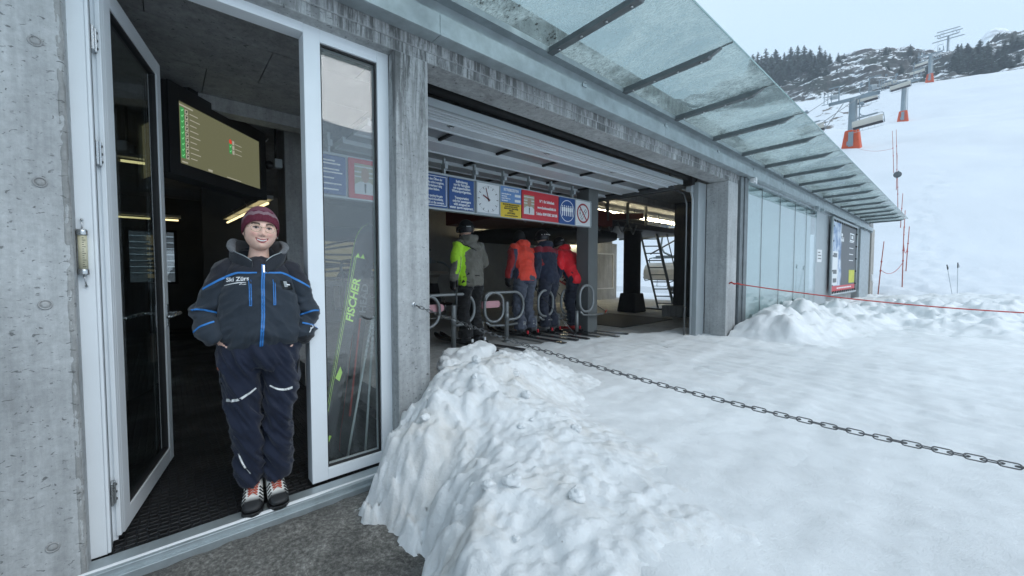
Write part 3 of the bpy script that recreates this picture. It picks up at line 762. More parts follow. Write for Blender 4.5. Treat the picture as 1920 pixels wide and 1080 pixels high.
# ---------------------------------------------------------------- glazed part to the right of the garage mouth
s = MB(); s.box(-2.62, -2.47, 7.292, 7.43, .1, 2.965); s.box(-2.60, -2.452, 7.435, 7.589, .1, 2.965); s.build('steel_post', m_galv_d, B, bevel=.006)
gw = MB(); gw.box(-2.52, -2.49, 7.59, 12.71, .12, .17); gw.box(-2.53, -2.48, 7.59, 22.0, 2.93, 2.97)
gwo = gw.build('glass_wall', m_galv, B)
gy = [7.592, 8.46, 9.59, 10.71, 11.70, 12.708]
for a, b in zip(gy[:-1], gy[1:]):
    g = MB(); g.box(-2.508, -2.496, a + .008, b - .008, .17, 2.93); g.build('glass_pane', m_glass_w, gwo)
s = MB()
for y in gy[1:-1]: s.box(-2.507, -2.4945, y - .007, y + .007, .17, 2.93)
s.build('glass_joint', m_galv_d, gwo)
w = MB(); w.box(-2.66, -2.62, 7.6, 12.7, .2, 2.95); w.build('added_backing', M('pale_backing', (.74, .77, .78), .8, 0, .06, 2, .02), gwo)  # pale sheet added behind the panes so the reflective glass looks bright
w = MB(); w.box(-2.54, -2.497, 12.72, 14.0, .1, 2.95); pw = w.build('metal_panel', m_alu_g, B, bevel=.004)
w = MB(); w.box(-2.80, -2.51, 14.0, 18.0, .0, 3.09); w.box(-2.80, -2.505, 19.1, 21.4, 0, 3.09); w.build('wall', m_conc, B, bevel=.01)
w = MB(); w.box(-3.4, -3.2, 18.0, 19.1, 0, 3.09); w.build('dark_recess', m_conc_dk, B)
w = MB(); w.box(-2.50, -2.44, 19.12, 21.3, .3, 2.93); sd = w.build('sliding_door', m_galv, B, bevel=.004)
w = MB(); w.box(-2.9, -2.4, 21.42, 22.2, 0, 3.09); w.build('corner_post', M('weathered_timber', (.36, .34, .31), .8, 0, .2, 6, .3, 30), B, bevel=.01)
k = MB(); k.box(-2.398, -2.36, 21.6, 21.75, 1.0, 1.25); k.tube([(-2.36, 21.7, 1.0), (-2.34, 21.7, .9)], .02, 6); k.build('latch_box', m_white, sd)
# hanging rail rollers
for y in (7.66, 12.2, 12.75, 17.5, 19.4, 20.0, 21.1):
    k = MB(); k.box(-2.43, -2.375, y - .07, y + .07, 2.90, 2.965); k.lathe([(.035, 0), (.035, .03), (.012, .034)], (-2.375, y - .03, 2.945), 12, axis='X'); k.box(-2.376, -2.366, y + .02, y + .07, 2.88, 2.95)
    k.build('roller_bracket', m_white if y < 8 else m_galv, gwo, bevel=.003)

# ---------------------------------------------------------------- lamps
def lamp(a, b, label, m_=None):
    a, b = Vector(a), Vector(b); d = (b - a).normalized()
    o = thing('fluorescent_lamp', label, 'lamp', tuple((a + b) / 2), group='fluorescent tubes under the station ceiling', world=True)
    h = MB(); h.bar(a + Vector((0, 0, .075)), b + Vector((0, 0, .075)), .12, .05); h.build('housing', m_white, o)
    t = MB(); t.tube([a + d * .04, b - d * .04], .017 if m_ else .026, 8); t.build('tube', m_ or m_lamp, o)
    if b.z < 3: 
        r = MB(); r.tube([(a + b) / 2 + Vector((0, 0, .10)), (a + b) / 2 + Vector((0, 0, .2))], .01, 6); r.build('hanger', m_tube, o)
for k in range(4):
    lamp((-5.95, 7.75 + k * 1.32, 2.85), (-5.95, 7.75 + k * 1.32 + 1.26, 2.85), 'yellowish tube in the row beyond the no smoking sign')
for k in range(3):
    lamp((-5.98 - k * .99, 1.045 - k * .052, 2.262), (-5.98 - k * .99 - .93, 1.045 - k * .052 - .05, 2.262), 'yellowish tube in the row behind the maroon hat', m_lamp_d)
for k in range(5):
    lamp((-8.9, 6.45 + k * 1.12, 2.34), (-8.9, 6.45 + k * 1.12 + 1.04, 2.34), 'yellowish tube in the low row behind the skiers')
lamp((-7.2, -.42, 2.80), (-7.2, -.06, 2.80), 'short lit tube seen through the open glass door', m_lamp_d)
lamp((-11, -1.0, 2.45), (-11, .3, 2.45), 'long low lit tube above the far window, seen through the glass door', m_lamp_d)
# ------------------------------------------------------------------ hanging sign rail and its signs
SX = -4.13
rail = thing('sign_rail', 'long grey metal rail hung on brackets under the garage door, carrying all the signs', 'sign rail', (SX, 3.3, 2.1), world=True)
r = MB(); r.box(SX - .09, SX - .004, 1.10, 5.42, 2.105, 2.128); r.box(SX - .09, SX - .004, 1.10, 5.42, 2.52, 2.545); r.box(SX - .09, SX - .02, 1.10, 5.42, 2.128, 2.52)
r.box(SX - .09, SX + .004, 5.385, 5.42, 2.128, 2.52)
r.build('rail_frame', m_alu_g, rail, bevel=.003)
for y in (1.25, 1.95, 2.57, 3.02, 3.50, 3.98, 4.45, 4.95):
    h = MB(); h.box(SX - .05, SX - .01, y - .012, y + .012, 2.545, 2.735); h.box(SX - .06, SX + .03, y - .022, y + .022, 2.60, 2.66); h.build('hanger', m_alu_g, rail, bevel=.002)
m_signw = M('sign_white', (.74, .76, .77), .4, 0, .04, 4, .01)
def sign(name, label, cat, y0, y1, z0=2.135, z1=2.515, mat=None, border=None):
    o = thing(name, label, cat, (SX, (y0 + y1) / 2, z0), world=True)
    p = MB(); p.box(SX - .018, SX, y0, y1, z0, z1); p.build('panel', mat or m_signw, o, bevel=.002)
    if border:
        b = MB(); w = .008; i = .016
        for (a, b_, c, d) in ((y0 + i, y1 - i, z0 + i, z0 + i + w), (y0 + i, y1 - i, z1 - i - w, z1 - i), (y0 + i, y0 + i + w, z0 + i + w, z1 - i - w), (y1 - i - w, y1 - i, z0 + i + w, z1 - i - w)): b.box(SX + .0002, SX + .002, a, b_, c, d)
        b.build('border', border, o)
    return o
def lines(o, ls, yc, ztop, size, mat, pitch, align='CENTER', sx=.8, bold=.001):
    for i, l in enumerate(ls):
        if l: text(l, size, mat, o, (SX + .0015, yc, ztop - i * pitch), align, sx=sx, bold=bold)
T_after = ['Nach dem Öffnen der', 'Schranke sofort vorgehen,', 'am Förderband ruhig', 'stehen bleiben.', '', 'After opening the gate', 'go forward immediately,', 'stand still on the conveyor.']
s1 = sign('information_sign', 'blue sign with thin white border, half hidden behind the concrete column', 'sign', 2.215, 2.60, mat=m_blue, border=m_txtw)
lines(s1, T_after, 2.408, 2.478, .040, m_txtw, .039, sx=.66)
s2 = sign('information_sign', 'blue sign without border, white German and English text, left of the clock', 'sign', 2.622, 2.99, mat=m_blue)
lines(s2, ['Beförderung', 'nur für Fahrgäste', 'mit angeschnallten', 'Wintersportgeräten.', '', 'Transportation', 'only for passengers', 'with strapped on', 'winter sports equipment.'], 2.806, 2.498, .044, m_txtw, .0395, sx=.78, bold=.0012)
ck = sign('station_clock', 'square white clock with red hands hanging between the blue and yellow signs', 'clock', 3.024, 3.422, 2.12, 2.53)
c0 = (3.223, 2.318)
k = MB()
for i in range(60):
    a = 2 * PI * i / 60; big = i % 5 == 0; r0, r1, w_ = (.138, .172, .0085) if big else (.163, .170, .004)
    d = Vector((0, math.sin(a), math.cos(a))); n = Vector((0, math.cos(a), -math.sin(a)))
    c_ = Vector((SX + .0012, *c0))
    k.add([c_ + d * r0 - n * w_ / 2, c_ + d * r1 - n * w_ / 2, c_ + d * r1 + n * w_ / 2, c_ + d * r0 + n * w_ / 2], [(0, 3, 2, 1)])
k.build('dial_marks', m_txtk, ck)
m_hand = M('dark_red_hand', (.16, .012, .02), .4)
for (nm, mins, r1, w_) in (('minute_hand', 57.3, .150, .010), ('hour_hand', 49.5, .098, .017)):
    a = 2 * PI * mins / 60; d = Vector((0, math.sin(a), math.cos(a))); k = MB(); cc = Vector((SX + .006, *c0))
    k.bar(cc - d * .03, cc + d * r1, w_, .003, up=(1, 0, 0)); k.lathe([(.013, 0), (.013, .006)], (SX + .004, *c0), 12, axis='X'); k.build(nm, m_hand, ck)
b = MB()
for (a, b_, c, d) in ((3.024, 3.422, 2.12, 2.135), (3.024, 3.422, 2.515, 2.53), (3.024, 3.036, 2.135, 2.515), (3.410, 3.422, 2.135, 2.515)): b.box(SX + .0005, SX + .012, a, b_, c, d)
b.build('bezel', m_alu_g, ck)
s3 = sign('opening_hours_sign', 'light blue opening hours sign between the clock and the red sign, above a yellow notice', 'sign', 3.435, 3.812, 2.312, 2.528, m_sblue)
lines(s3, ['BETRIEBSZEITEN'], 3.624, 2.510, .052, m_txtw, .05, sx=.72, bold=.001)
lines(s3, ['Letzte Bergfahrt um', 'Last ascent', 'Letzte Talfahrt um', 'Last descent'], 3.452, 2.440, .026, m_txtw, .030, 'LEFT', .8)
for z in (2.425, 2.355):
    p = MB(); p.box(SX + .0003, SX + .003, 3.69, 3.795, z - .022, z + .012); p.build('time_plate', m_signw, s3)
s4 = sign('warning_sign', 'yellow notice with small black text under the opening hours, left of the red sign', 'sign', 3.435, 3.812, 2.112, 2.308, m_yel)
lines(s4, ['BEI LETZTER BERGFAHRT BEACHTEN:', 'LETZTE TALFAHRT VON DER', 'BERGSTATION - KEINE WEITERE', 'ABFAHRT'], 3.624, 2.298, .025, m_txtk, .027, sx=.72, bold=.0006)
lines(s4, ['ACHTUNG!'], 3.624, 2.188, .034, m_txtk, .03, sx=.8, bold=.001)
lines(s4, ['LETZTE TALFAHRT BEACHTEN'], 3.624, 2.148, .022, m_txtk, .03, sx=.78, bold=.0006)
m_skin0 = M('printed_skin', (.42, .27, .19), .5, 0, .05, 5, 0); m_coat = M('printed_white_coat', (.66, .68, .68), .5, 0, .05, 5, 0); m_shelf = M('printed_shelf', (.38, .36, .24), .5)
def portrait(o, y0, y1, z0, z1):
    p = MB(); p.box(SX + .0004, SX + .0016, y0, y1, z0, z1); ph = p.build('portrait', m_shelf, o)
    yc = (y0 + y1) / 2 + .005; W = y1 - y0; H = z1 - z0; x = SX + .0018
    def blob(pts, mat, nm, dx):
        q = MB(); q.add([(x + dx, a, b) for a, b in pts], [tuple(range(len(pts)))]); q.build(nm, mat, ph)
    for zz in (.88, .70, .55):
        blob([(y0, z0 + H * zz), (y1, z0 + H * zz), (y1, z0 + H * (zz + .05)), (y0, z0 + H * (zz + .05))], m_coat, 'printed_shelf', 0)
    blob([(y0, z0), (y1, z0), (y1, z0 + H * .30), (yc + W * .25, z0 + H * .42), (yc - W * .25, z0 + H * .42), (y0, z0 + H * .30)], m_coat, 'printed_coat', .0004)
    blob([(yc + W * .20 * math.cos(a), z0 + H * .64 + H * .25 * math.sin(a)) for a in np.linspace(0, 2 * PI, 20)[:-1]], m_skin0, 'printed_face', .0008)
    blob([(yc - W * .03, z0 + H * .05), (yc + W * .03, z0 + H * .05), (yc + W * .05, z0 + H * .36), (yc - W * .05, z0 + H * .36)], m_txtk, 'printed_tie', .0008)
s5 = sign('advertising_sign', 'red sign with portrait photo, web address and telephone number, right of the yellow notice', 'sign', 3.828, 4.595, 2.122, 2.528, m_red)
portrait(s5, 3.862, 4.068, 2.19, 2.46)
lines(s5, ['Nº 1 für Schönheit', 'www.bodenseeklinik.de', 'Telefon 0049 8382 260180'], 4.335, 2.432, .058, m_txtw, .093, sx=.72, bold=.0014)
s6 = sign('boarding_sign', 'blue sign with a white ring around six standing figures, next to the no smoking sign', 'sign', 4.615, 4.988, 2.118, 2.526, m_blue)
def ring(mb, yc, zc, r0, r1, x, seg=48, a0=0, a1=2 * PI):
    n = seg; vs = []; fs = []
    for i in range(n + 1):
        a = a0 + (a1 - a0) * i / n
        vs += [(x, yc + r0 * math.cos(a), zc + r0 * math.sin(a)), (x, yc + r1 * math.cos(a), zc + r1 * math.sin(a))]
    fs = [(2 * i, 2 * i + 1, 2 * i + 3, 2 * i + 2) for i in range(n)]
    mb.add(vs, fs)
k = MB(); ring(k, 4.802, 2.322, .158, .168, SX + .0012); k.build('ring', m_txtw, s6)
k = MB()
for i in range(6):
    y = 4.802 + (i - 2.5) * .046; zo = 2.325 + (i % 2) * .004
    k.add([(SX + .0012, y + .0105 * math.cos(a), zo + .068 + .0125 * math.sin(a)) for a in np.linspace(0, 2 * PI, 11)[:-1]], [tuple(range(10))])
    k.add([(SX + .0012, y - .018, zo + .05), (SX + .0012, y - .019, zo - .01), (SX + .0012, y - .011, zo - .015), (SX + .0012, y - .009, zo - .085), (SX + .0012, y + .009, zo - .085), (SX + .0012, y + .011, zo - .015), (SX + .0012, y + .019, zo - .01), (SX + .0012, y + .018, zo + .05)], [tuple(range(8))])
k.build('figures', m_txtw, s6)
s7 = sign('no_smoking_sign', 'white no smoking sign with a red ring, last at the right end of the rail', 'sign', 5.008, 5.383, 2.122, 2.522)
k = MB(); ring(k, 5.196, 2.322, .132, .160, SX + .0022); d = Vector((0, .707, -.707)); n = Vector((0, .707, .707)); c_ = Vector((SX + .0022, 5.196, 2.322)); d = Vector((0, .64, -.77)); n = Vector((0, .77, .64))
k.add([c_ - d * .14 - n * .012, c_ + d * .14 - n * .012, c_ + d * .14 + n * .012, c_ - d * .14 + n * .012], [(0, 1, 2, 3)]); k.build('ring', M('ring_dark_red', (.34, .02, .03), .4), s7)
k = MB(); d2 = Vector((0, .64, .77)); n2 = Vector((0, -.77, .64)); c2 = Vector((SX + .0012, 5.205, 2.30))
for sgn in (-1, 1): k.add([c2 - d2 * .09 + n2 * sgn * .022 - n2 * .004, c2 + d2 * .10 + n2 * sgn * .022 - n2 * .004, c2 + d2 * .10 + n2 * sgn * .022 + n2 * .004, c2 - d2 * .09 + n2 * sgn * .022 + n2 * .004], [(0, 1, 2, 3)])
for q in (-.09, .06, .10): k.add([c2 + d2 * q - n2 * .024, c2 + d2 * (q + .007) - n2 * .024, c2 + d2 * (q + .007) + n2 * .024, c2 + d2 * q + n2 * .024], [(0, 1, 2, 3)])
pts = [(5.10, 2.36), (5.125, 2.385), (5.108, 2.31), (5.13, 2.335), (5.115, 2.28)]
for a, b_ in zip(pts[:-1], pts[1:]): k.bar((SX + .0012, *a), (SX + .0012, *b_), .008, .001, up=(1, 0, 0))
k.build('cigarette', m_txtk, s7)
s8 = sign('information_sign', 'blue text sign seen through the side window glass', 'sign', 1.10, 1.405, mat=m_blue)
k = MB()
for q, (wd, zz) in enumerate(((.15, 2.47), (.20, 2.44), (.19, 2.385), (.22, 2.355), (.14, 2.30), (.21, 2.245), (.18, 2.19))): k.box(SX + .0005, SX + .0015, 1.15, 1.15 + wd, zz - .014, zz)
k.build('print_lines', m_txtw, s8)
s9 = sign('advertising_sign', 'red framed sign with a portrait seen through the side window glass', 'sign', 1.43, 2.19, 2.122, 2.528, m_red)
portrait(s9, 1.49, 1.70, 2.17, 2.48)
lines(s9, ['Nº 1 für Schönheit', 'www.bodenseeklinik.de', 'Telefon 0049 8382 260180'], 1.94, 2.432, .05, m_txtw, .093, sx=.7)

# ------------------------------------------------------------------ hanging monitor
Va = Vector((-4.262, .050, 0)); Vb = Vector((-5.222, .885, 0)); dv = (Vb - Va); LT = dv.length; dv.normalize(); nv = Vector((-dv.y, dv.x, 0))
if nv.dot(Vector((1, .3, 0))) < 0: nv = -nv
tv = thing('monitor', 'big black framed information screen hung from the ceiling, list of green ticks on beige', 'screen', (-4.74, .47, 2.16), world=True)
MT = Matrix(((dv.x, nv.x, 0, Va.x), (dv.y, nv.y, 0, Va.y), (0, 0, 1, 2.172), (0, 0, 0, 1)))
c = MB(); c.box(0, LT, -.19, 0, 0, .745, 0, MT); c.build('casing', M('monitor_casing', (.045, .047, .05), .5, 0, .1, 4, .05), tv, bevel=.006)
c = MB()
for (a, b_, e, f_) in ((0, .105, 0, .745), (LT - .105, LT, 0, .745), (.105, LT - .105, 0, .105), (.105, LT - .105, .62, .745)): c.box(a, b_, .001, .018, e, f_, 0, MT)
c.build('bezel', m_black, tv, bevel=.003)
c = MB(); c.box(.106, LT - .106, .001, .006, .106, .619, 0, MT); sc_ = c.build('screen', mat_emit('screen_beige', (.235, .235, .135), .34), tv)
mgt = mat_emit('screen_green', (.05, .26, .08), .6)
for (n_, u0, u1, z0) in ((9, .125, .165, .155), (2, .70, .735, .36)):
    c = MB(); c.box(u0, u1, .0062, .008, z0, z0 + n_ * .047, 0, MT); gt = c.build('green_column', mgt, sc_)
    mtk = bpy.data.materials.get('screen_tick') or mat_emit('screen_tick', (.25, .75, .3), .6)
    for k in range(n_):
        c = MB(); z = z0 + .01 + k * .047; um = (u0 + u1) / 2; c.bar(MT @ Vector((um - .010, .0085, z + .014)), MT @ Vector((um - .003, .0085, z + .005)), .004, .001, up=tuple(nv)); c.bar(MT @ Vector((um - .003, .0085, z + .005)), MT @ Vector((um + .012, .0085, z + .025)), .004, .001, up=tuple(nv))
        c.build('tick', mtk, gt)
m_st = mat_emit('screen_grey', (.50, .48, .38), .42)
for k in range(9):
    c = MB(); z = .158 + k * .047; c.box(.175, .205, .0062, .008, z, z + .038, 0, MT); c.box(.225, .225 + (.07, .11, .09)[k % 3], .0062, .0075, z + .012, z + .019, 0, MT); c.build('list_row', m_st, sc_)
for k in range(3):
    c = MB(); z = .362 + k * .047; c.box(.745, .772, .0062, .008, z, z + .038, 0, MT); c.box(.785, .88, .0062, .0075, z + .012, z + .018, 0, MT); c.build('list_row', m_st, sc_)
c = MB(); c.box(.12, .26, .0062, .0075, .588, .600, 0, MT); c.box(.13, .19, .0062, .0075, .118, .130, 0, MT); c.box(.42, .47, .0062, .0075, .115, .135, 0, MT); c.box(.66, .86, .0062, .0075, .115, .122, 0, MT)
c.build('screen_caption', m_st, sc_)
c = MB()
for k in range(9):
    z = .158 + k * .047; c.box(.182, .190, .0082, .009, z + .008, z + .03, 0, MT); c.box(.190, .199, .0082, .009, z + .018, z + .03, 0, MT)
c.build('list_icons', mat_emit('screen_dark', (.05, .05, .04), .4), sc_)
c = MB(); cc = MT @ Vector((.718, .0075, .475)); 
vs = [MT @ Vector((.718 + .02 * math.cos(a), .0075, .475 + .024 * math.sin(a))) for a in np.linspace(0, 2 * PI, 17)[:-1]]; c.add(vs, [tuple(range(16))]); c.build('red_cross', mat_emit('screen_red', (.5, .05, .03), .7), sc_)
c = MB()
for k in range(6): c.box(-.003, .0, -.16, -.09, .50 + k * .03, .512 + k * .03, 0, MT)
c.build('vent', m_blackm, tv)
c = MB(); c.box(.3, .4, -.15, -.05, .745, .86, 0, MT); c.box(.85, .95, -.15, -.05, .745, .86, 0, MT); c.build('bracket', m_blackm, tv)
c = MB(); c.tube([MT @ Vector((LT, -.05, .5)), MT @ Vector((LT + .06, -.05, .52)), MT @ Vector((LT + .1, -.05, .68)), MT @ Vector((LT + .16, -.05, .74))], .006, 6); c.build('cable', m_white, tv)
cam_ = thing('camera_dome', 'small grey security camera on the ceiling beside the screen', 'camera', (-5.25, 1.02, 2.6), world=True)
c = MB(); c.box(-5.30, -5.2, .98, 1.06, 2.56, 2.66); c.build('housing', m_alu_g, cam_, bevel=.01)
c = MB(); c.sphere((-5.24, .93, 2.58), .05); c.tube([(-5.25, 1.0, 2.66), (-5.25, 1.0, 3.0)], .012, 8); c.build('dome', m_black, cam_)

# ------------------------------------------------------------------ thermometer on the door jamb
tm = thing('thermometer', 'old glass tube thermometer with metal caps wired to the white door frame', 'thermometer', (-2.585, -.268, 1.31), world=True)
c = MB(); c.lathe([(.0155, 1.37), (.0155, 1.535)], (-2.580, -.268, 0), 16); c.build('tube', M('yellowed_glass', (.62, .58, .42), .15, 0, .1, 30, .02), tm)
for z in (1.355, 1.53):
    c = MB(); c.lathe([(.0175, z), (.0185, z + .004), (.0185, z + .022), (.0165, z + .026)], (-2.580, -.268, 0), 16); c.build('cap', m_steel, tm)
c = MB()
for k in range(14): c.box(-2.5645, -2.5635, -.268, -.262 if k % 3 else -.257, 1.39 + k * .0098, 1.392 + k * .0098)
c.build('scale_marks', m_txtk, tm)
c = MB(); c.tube([(-2.58, -.268, 1.555), (-2.585, -.268, 1.60)], .0025, 6); c.lathe([(.005, 0), (.005, .012)], (-2.597, -.268, 1.60), 8, axis='X'); c.tube([(-2.58, -.268, 1.355), (-2.585, -.262, 1.305)], .0025, 6); c.lathe([(.005, 0), (.005, .012)], (-2.597, -.262, 1.305), 8, axis='X')
c.build('wire_holder', m_steel, tm)

# ------------------------------------------------------------------ boarding gates
m_gate = M('grey_gate_tube', (.24, .255, .26), .42, .4, .15, 12, .03, 100)
m_pink = M('pink_pad', (.58, .30, .33), .6, 0, .08, 6, .03)
def hoop_pts(y0, y1, z0, z1, r):
    p = []
    for (cy, cz, a0) in ((y1 - r, z0 + r, -90), (y1 - r, z1 - r, 0)):
        for k in range(9): a = R(a0 + 90 * k / 8); p.append((0, cy + r * math.cos(a), cz + r * math.sin(a)))
    return p
def gate(y, kind, pad, label):
    o = thing('boarding_gate', label, 'gate', (-4.55, y, .30), group='hooped gates in the boarding row')
    p = MB()
    if kind:
        p.lathe([(.034, 0), (.034, .60), (.031, .612), (.0, .614)], (0, 0, 0), 16); p.lathe([(.07, 0), (.07, .012)], (0, 0, 0), 16); p.lathe([(.038, .33), (.038, .45)], (0, 0, 0), 16)
        p.build('post', m_gate, o)
        h = MB(); pts = [(0, -.02, .335)] + hoop_pts(-.02, .345, .335, .755, .19) + [(0, -.34, .755), (0, -.40, .72), (0, -.42, .64)]
        h.tube(pts, .022, 12, ref=(1, 0, 0)); h.build('hoop', m_gate, o)
    else:
        p.lathe([(.028, 0), (.028, .34)], (-.06, -.02, 0), 14); p.build('post', m_gate, o)
        h = MB(); q = hoop_pts(-.02, .33, .325, .755, .165); l = [(0, -.02 - (b - .33 + .35) * 0 + (.33 - b) - .0 - .02, c) for a, b, c in reversed(hoop_pts(-.02, .33, .325, .755, .165))]
        l = [(0, .31 - b, c) for a, b, c in reversed(q)]
        h.tube(q + l, .022, 12, ref=(1, 0, 0), closed=True); h.tube([(0, .0, .33), (-.02, .1, .27), (-.02, .35, .25), (0, .62, .26)], .018, 8); h.build('hoop', m_gate, o)
    if pad:
        b = MB(); n = 10; yy0, yy1 = pad; z0, z1 = .530, .632; rr_ = .045
        poly = [(-.03, yy0, z0), (-.03, yy1 - rr_, z0)] + [(-.03, yy1 - rr_ + rr_ * math.sin(a), (z0 + z1) / 2 - (z1 - z0) / 2 * math.cos(a)) for a in np.linspace(.2, PI - .2, 7)] + [(-.03, yy1 - rr_, z1), (-.03, yy0, z1)]
        b.prism(poly, (-.022, 0, 0)); pd = b.build('pad', m_pink, o, bevel=.005)
        k = MB()
        for q in (0.03, .07):
            for z in (.56, .60): k = MB(); k.lathe([(.007, 0), (.007, .002)], (-.0298, yy0 + q, z), 8, axis='X'); k.build('bolt', m_tube, pd)
    return o
gate(2.38, 1, (.15, .44), 'hooped gate half hidden behind the concrete column, with a pink pad')
gate(2.945, 1, None, 'hooped gate with a free standing post just left of the skier in the lime jacket')
gate(3.50, 0, (-.045, .30), 'oval gate hoop with a pink pad between the lime jacket and the orange vest skiers')
gate(3.90, 1, None, 'hooped gate with a post in front of the skier with the orange back')
gate(4.60, 0, None, 'oval gate hoop in front of the skier in the navy jacket')
gate(5.165, 0, None, 'oval gate hoop in front of the skier in the bright red jacket')
g_ = gate(5.06, 0, None, 'last oval gate hoop, in front of the slender grey pier'); g_.location = (-4.06, 5.06, .385)

# ------------------------------------------------------------------ chain across the entry and red cord
def catenary(a, b, sag, n):
    a, b = Vector(a), Vector(b); return [a.lerp(b, t) - Vector((0, 0, sag * 4 * t * (1 - t))) for t in np.linspace(0, 1, n)]
ca = (-2.497, 1.303, 1.136); cb = (.46, 2.14, .73)
pts = catenary(ca, cb, .085, 400)
ln = MB(); acc = 0; pitch = .0385; L_, W_ = .053, .0175; i = 0; k = 0
cum = [0.]
for p, q in zip(pts[:-1], pts[1:]): cum.append(cum[-1] + (q - p).length)
rr = random.Random(2)
while k * pitch < cum[-1] - .03:
    s_ = k * pitch + .02; i = int(np.searchsorted(cum, s_)); i = min(max(i, 1), len(pts) - 1)
    c_ = pts[i]; t_ = (pts[i] - pts[i - 1]).normalized(); sd = t_.cross(Vector((0, 0, 1))).normalized(); u = sd.cross(t_)
    an = (PI / 2 if k % 2 else 0) + R(28) + rr.uniform(-.16, .16)
    w = sd * math.cos(an) + u * math.sin(an)
    hl = L_ / 2 - W_ / 2; loop = []
    for j in range(7): a = -PI / 2 + PI * j / 6; loop.append(c_ + t_ * (hl + W_ / 2 * math.cos(a)) + w * (W_ / 2 * math.sin(a)))
    for j in range(7): a = PI / 2 + PI * j / 6; loop.append(c_ + t_ * (-hl + W_ / 2 * math.cos(a)) + w * (W_ / 2 * math.sin(a)))
    ln.tube(loop, .0024, 6, closed=True, ref=tuple(t_.cross(w))); k += 1
ln.build('chain', m_chain, None, label='steel link chain slung from an eye in the concrete column across the snow', cat='chain')
eb = thing('eye_bolt', 'small steel eye bolt in the concrete column holding the chain', 'eye bolt', (-2.5, 1.295, 1.14))
e = MB(); e.lathe([(.018, 0), (.016, .004)], (0, 0, 0), 12, axis='X'); e.tube([(.012 + .011 * math.cos(a), 0, .011 * math.sin(a)) for a in np.linspace(0, 2 * PI, 13)[:-1]], .003, 6, closed=True, ref=(0, 1, 0)); e.build('eye', m_steel, eb)
cp = catenary((-2.46, 6.85, 1.19), (1.6, 9.1, .80), .10, 50)
c = MB(); c.tube(cp, .0085, 8); c.tube([(-2.47, 6.86, 1.17), (-2.44, 6.87, 1.2), (-2.40, 6.88, 1.165), (-2.36, 6.91, 1.18), (-2.30, 6.93, 1.155)], .012, 6)
c.build('cord', m_ropered, None, label='thin red cord strung from the station pier across the snow to the right', cat='cord')

# ------------------------------------------------------------------ banner on the far wall
bn = thing('banner', 'large dark grey advertising banner laced into a tube frame on the far station wall', 'banner', (-2.4, 16, .7), world=True)
def mat_banner():
    t = NT('banner_print'); co = t.coord()
    sx = t.n('ShaderNodeSeparateXYZ'); t.l(co, sx.inputs[0])
    n = t.math('ADD', t.math('MULTIPLY', sx.outputs['Y'], 1.1), t.math('MULTIPLY', t.noise(1.6, 5, .6, co), .9))
    k = t.ramp(t.math('DIVIDE', n, 20), [(.862, 1.), (.872, 0.)])
    mt = t.mix(t.ramp(t.noise(2.6, 5, .65, co), [(.42, 0.), (.58, 1.)]), (.60, .66, .74), (.16, .26, .45))
    t.pbr(t.mix(k, (.085, .092, .10), mt), .45, 0, t.bump(t.noise(1.2, 3, .5, co), .25, .05), .4); return t.mat
p = MB(); p.box(-2.415, -2.405, 14.14, 17.86, .95, 2.80); ps = p.build('print', mat_banner(), bn)
p = MB(); p.box(-2.4045, -2.402, 14.14, 17.86, .79, .949); p.box(-2.415, -2.405, 14.14, 17.86, .79, .949); p.build('red_strip', m_red, bn)
p = MB(); p.box(-2.4045, -2.401, 16.75, 17.75, 1.0, 1.42); p.build('yellow_panel', M('lime_panel', (.55, .56, .04), .5), bn)
p = MB(); p.box(-2.4045, -2.4015, 14.2, 14.95, .97, 1.95); wp = p.build('white_panel', m_signw, bn)
for z in (1.05, 1.30, 1.78):
    p = MB(); p.box(-2.401, -2.399, 14.32, 14.8, z, z + .12); p.build('printed_icon', m_tube, wp)
p = MB()
for k in range(9): p.box(-2.4015, -2.3995, 14.9 + k * .26, 15.1 + k * .26, .855, .895)
for k in range(4): p.box(-2.404, -2.4, 15.3 + k * .12, 15.38 + k * .12, 2.28, 2.36 + .06 * (k % 2))
p.box(-2.404, -2.4, 15.35, 15.55, 2.44, 2.52)
p.build('printed_mark', m_txtw, bn)
p = MB()
for k in range(4): p.box(-2.404, -2.401, 16.7, 17.4, 1.72 + k * .2, 1.745 + k * .2)
p.box(-2.404, -2.401, 16.75, 16.80, 2.36, 2.62); p.box(-2.404, -2.401, 16.8, 17.5, 2.36, 2.40); p.box(-2.404, -2.401, 16.8, 17.5, 2.58, 2.62); p.box(-2.404, -2.401, 17.45, 17.5, 2.40, 2.58); p.box(-2.404, -2.401, 17.0, 17.3, 2.44, 2.54)
p.build('printed_text', m_txtw, bn)
f = MB()
for (a, b_) in (((-2.40, 14.0, .70), (-2.40, 14.0, 2.90)), ((-2.40, 18.0, .70), (-2.40, 18.0, 2.90)), ((-2.40, 14.0, .70), (-2.40, 18.0, .70)), ((-2.40, 14.0, 2.88), (-2.40, 18.0, 2.88))): f.tube([a, b_], .035, 10)
f.build('tube_frame', m_alu_g, bn)
for k in range(11):
    y = 14.25 + k * .35
    for pq in ([(-2.40, y, .70), (-2.385, y + .1, .80)], [(-2.40, y, 2.88), (-2.385, y + .1, 2.79)]): f = MB(); f.tube(pq, .012, 6); f.build('lace_tie', m_blackm, bn)
for z in np.arange(.95, 2.8, .42):
    for pq in ([(-2.40, 14.0, z), (-2.385, 14.15, z + .02)], [(-2.40, 18.0, z), (-2.385, 17.85, z + .02)]): f = MB(); f.tube(pq, .02, 6); f.build('lace_tie', m_blackm, bn)
nt = thing('notice', 'small white paper notice on the metal panel beside the banner', 'notice', (-2.49, 13.1, 1.6), world=True)
p = MB(); p.box(-2.496, -2.492, 12.86, 13.36, 1.62, 1.95); p.build('paper', m_white, nt)
p = MB()
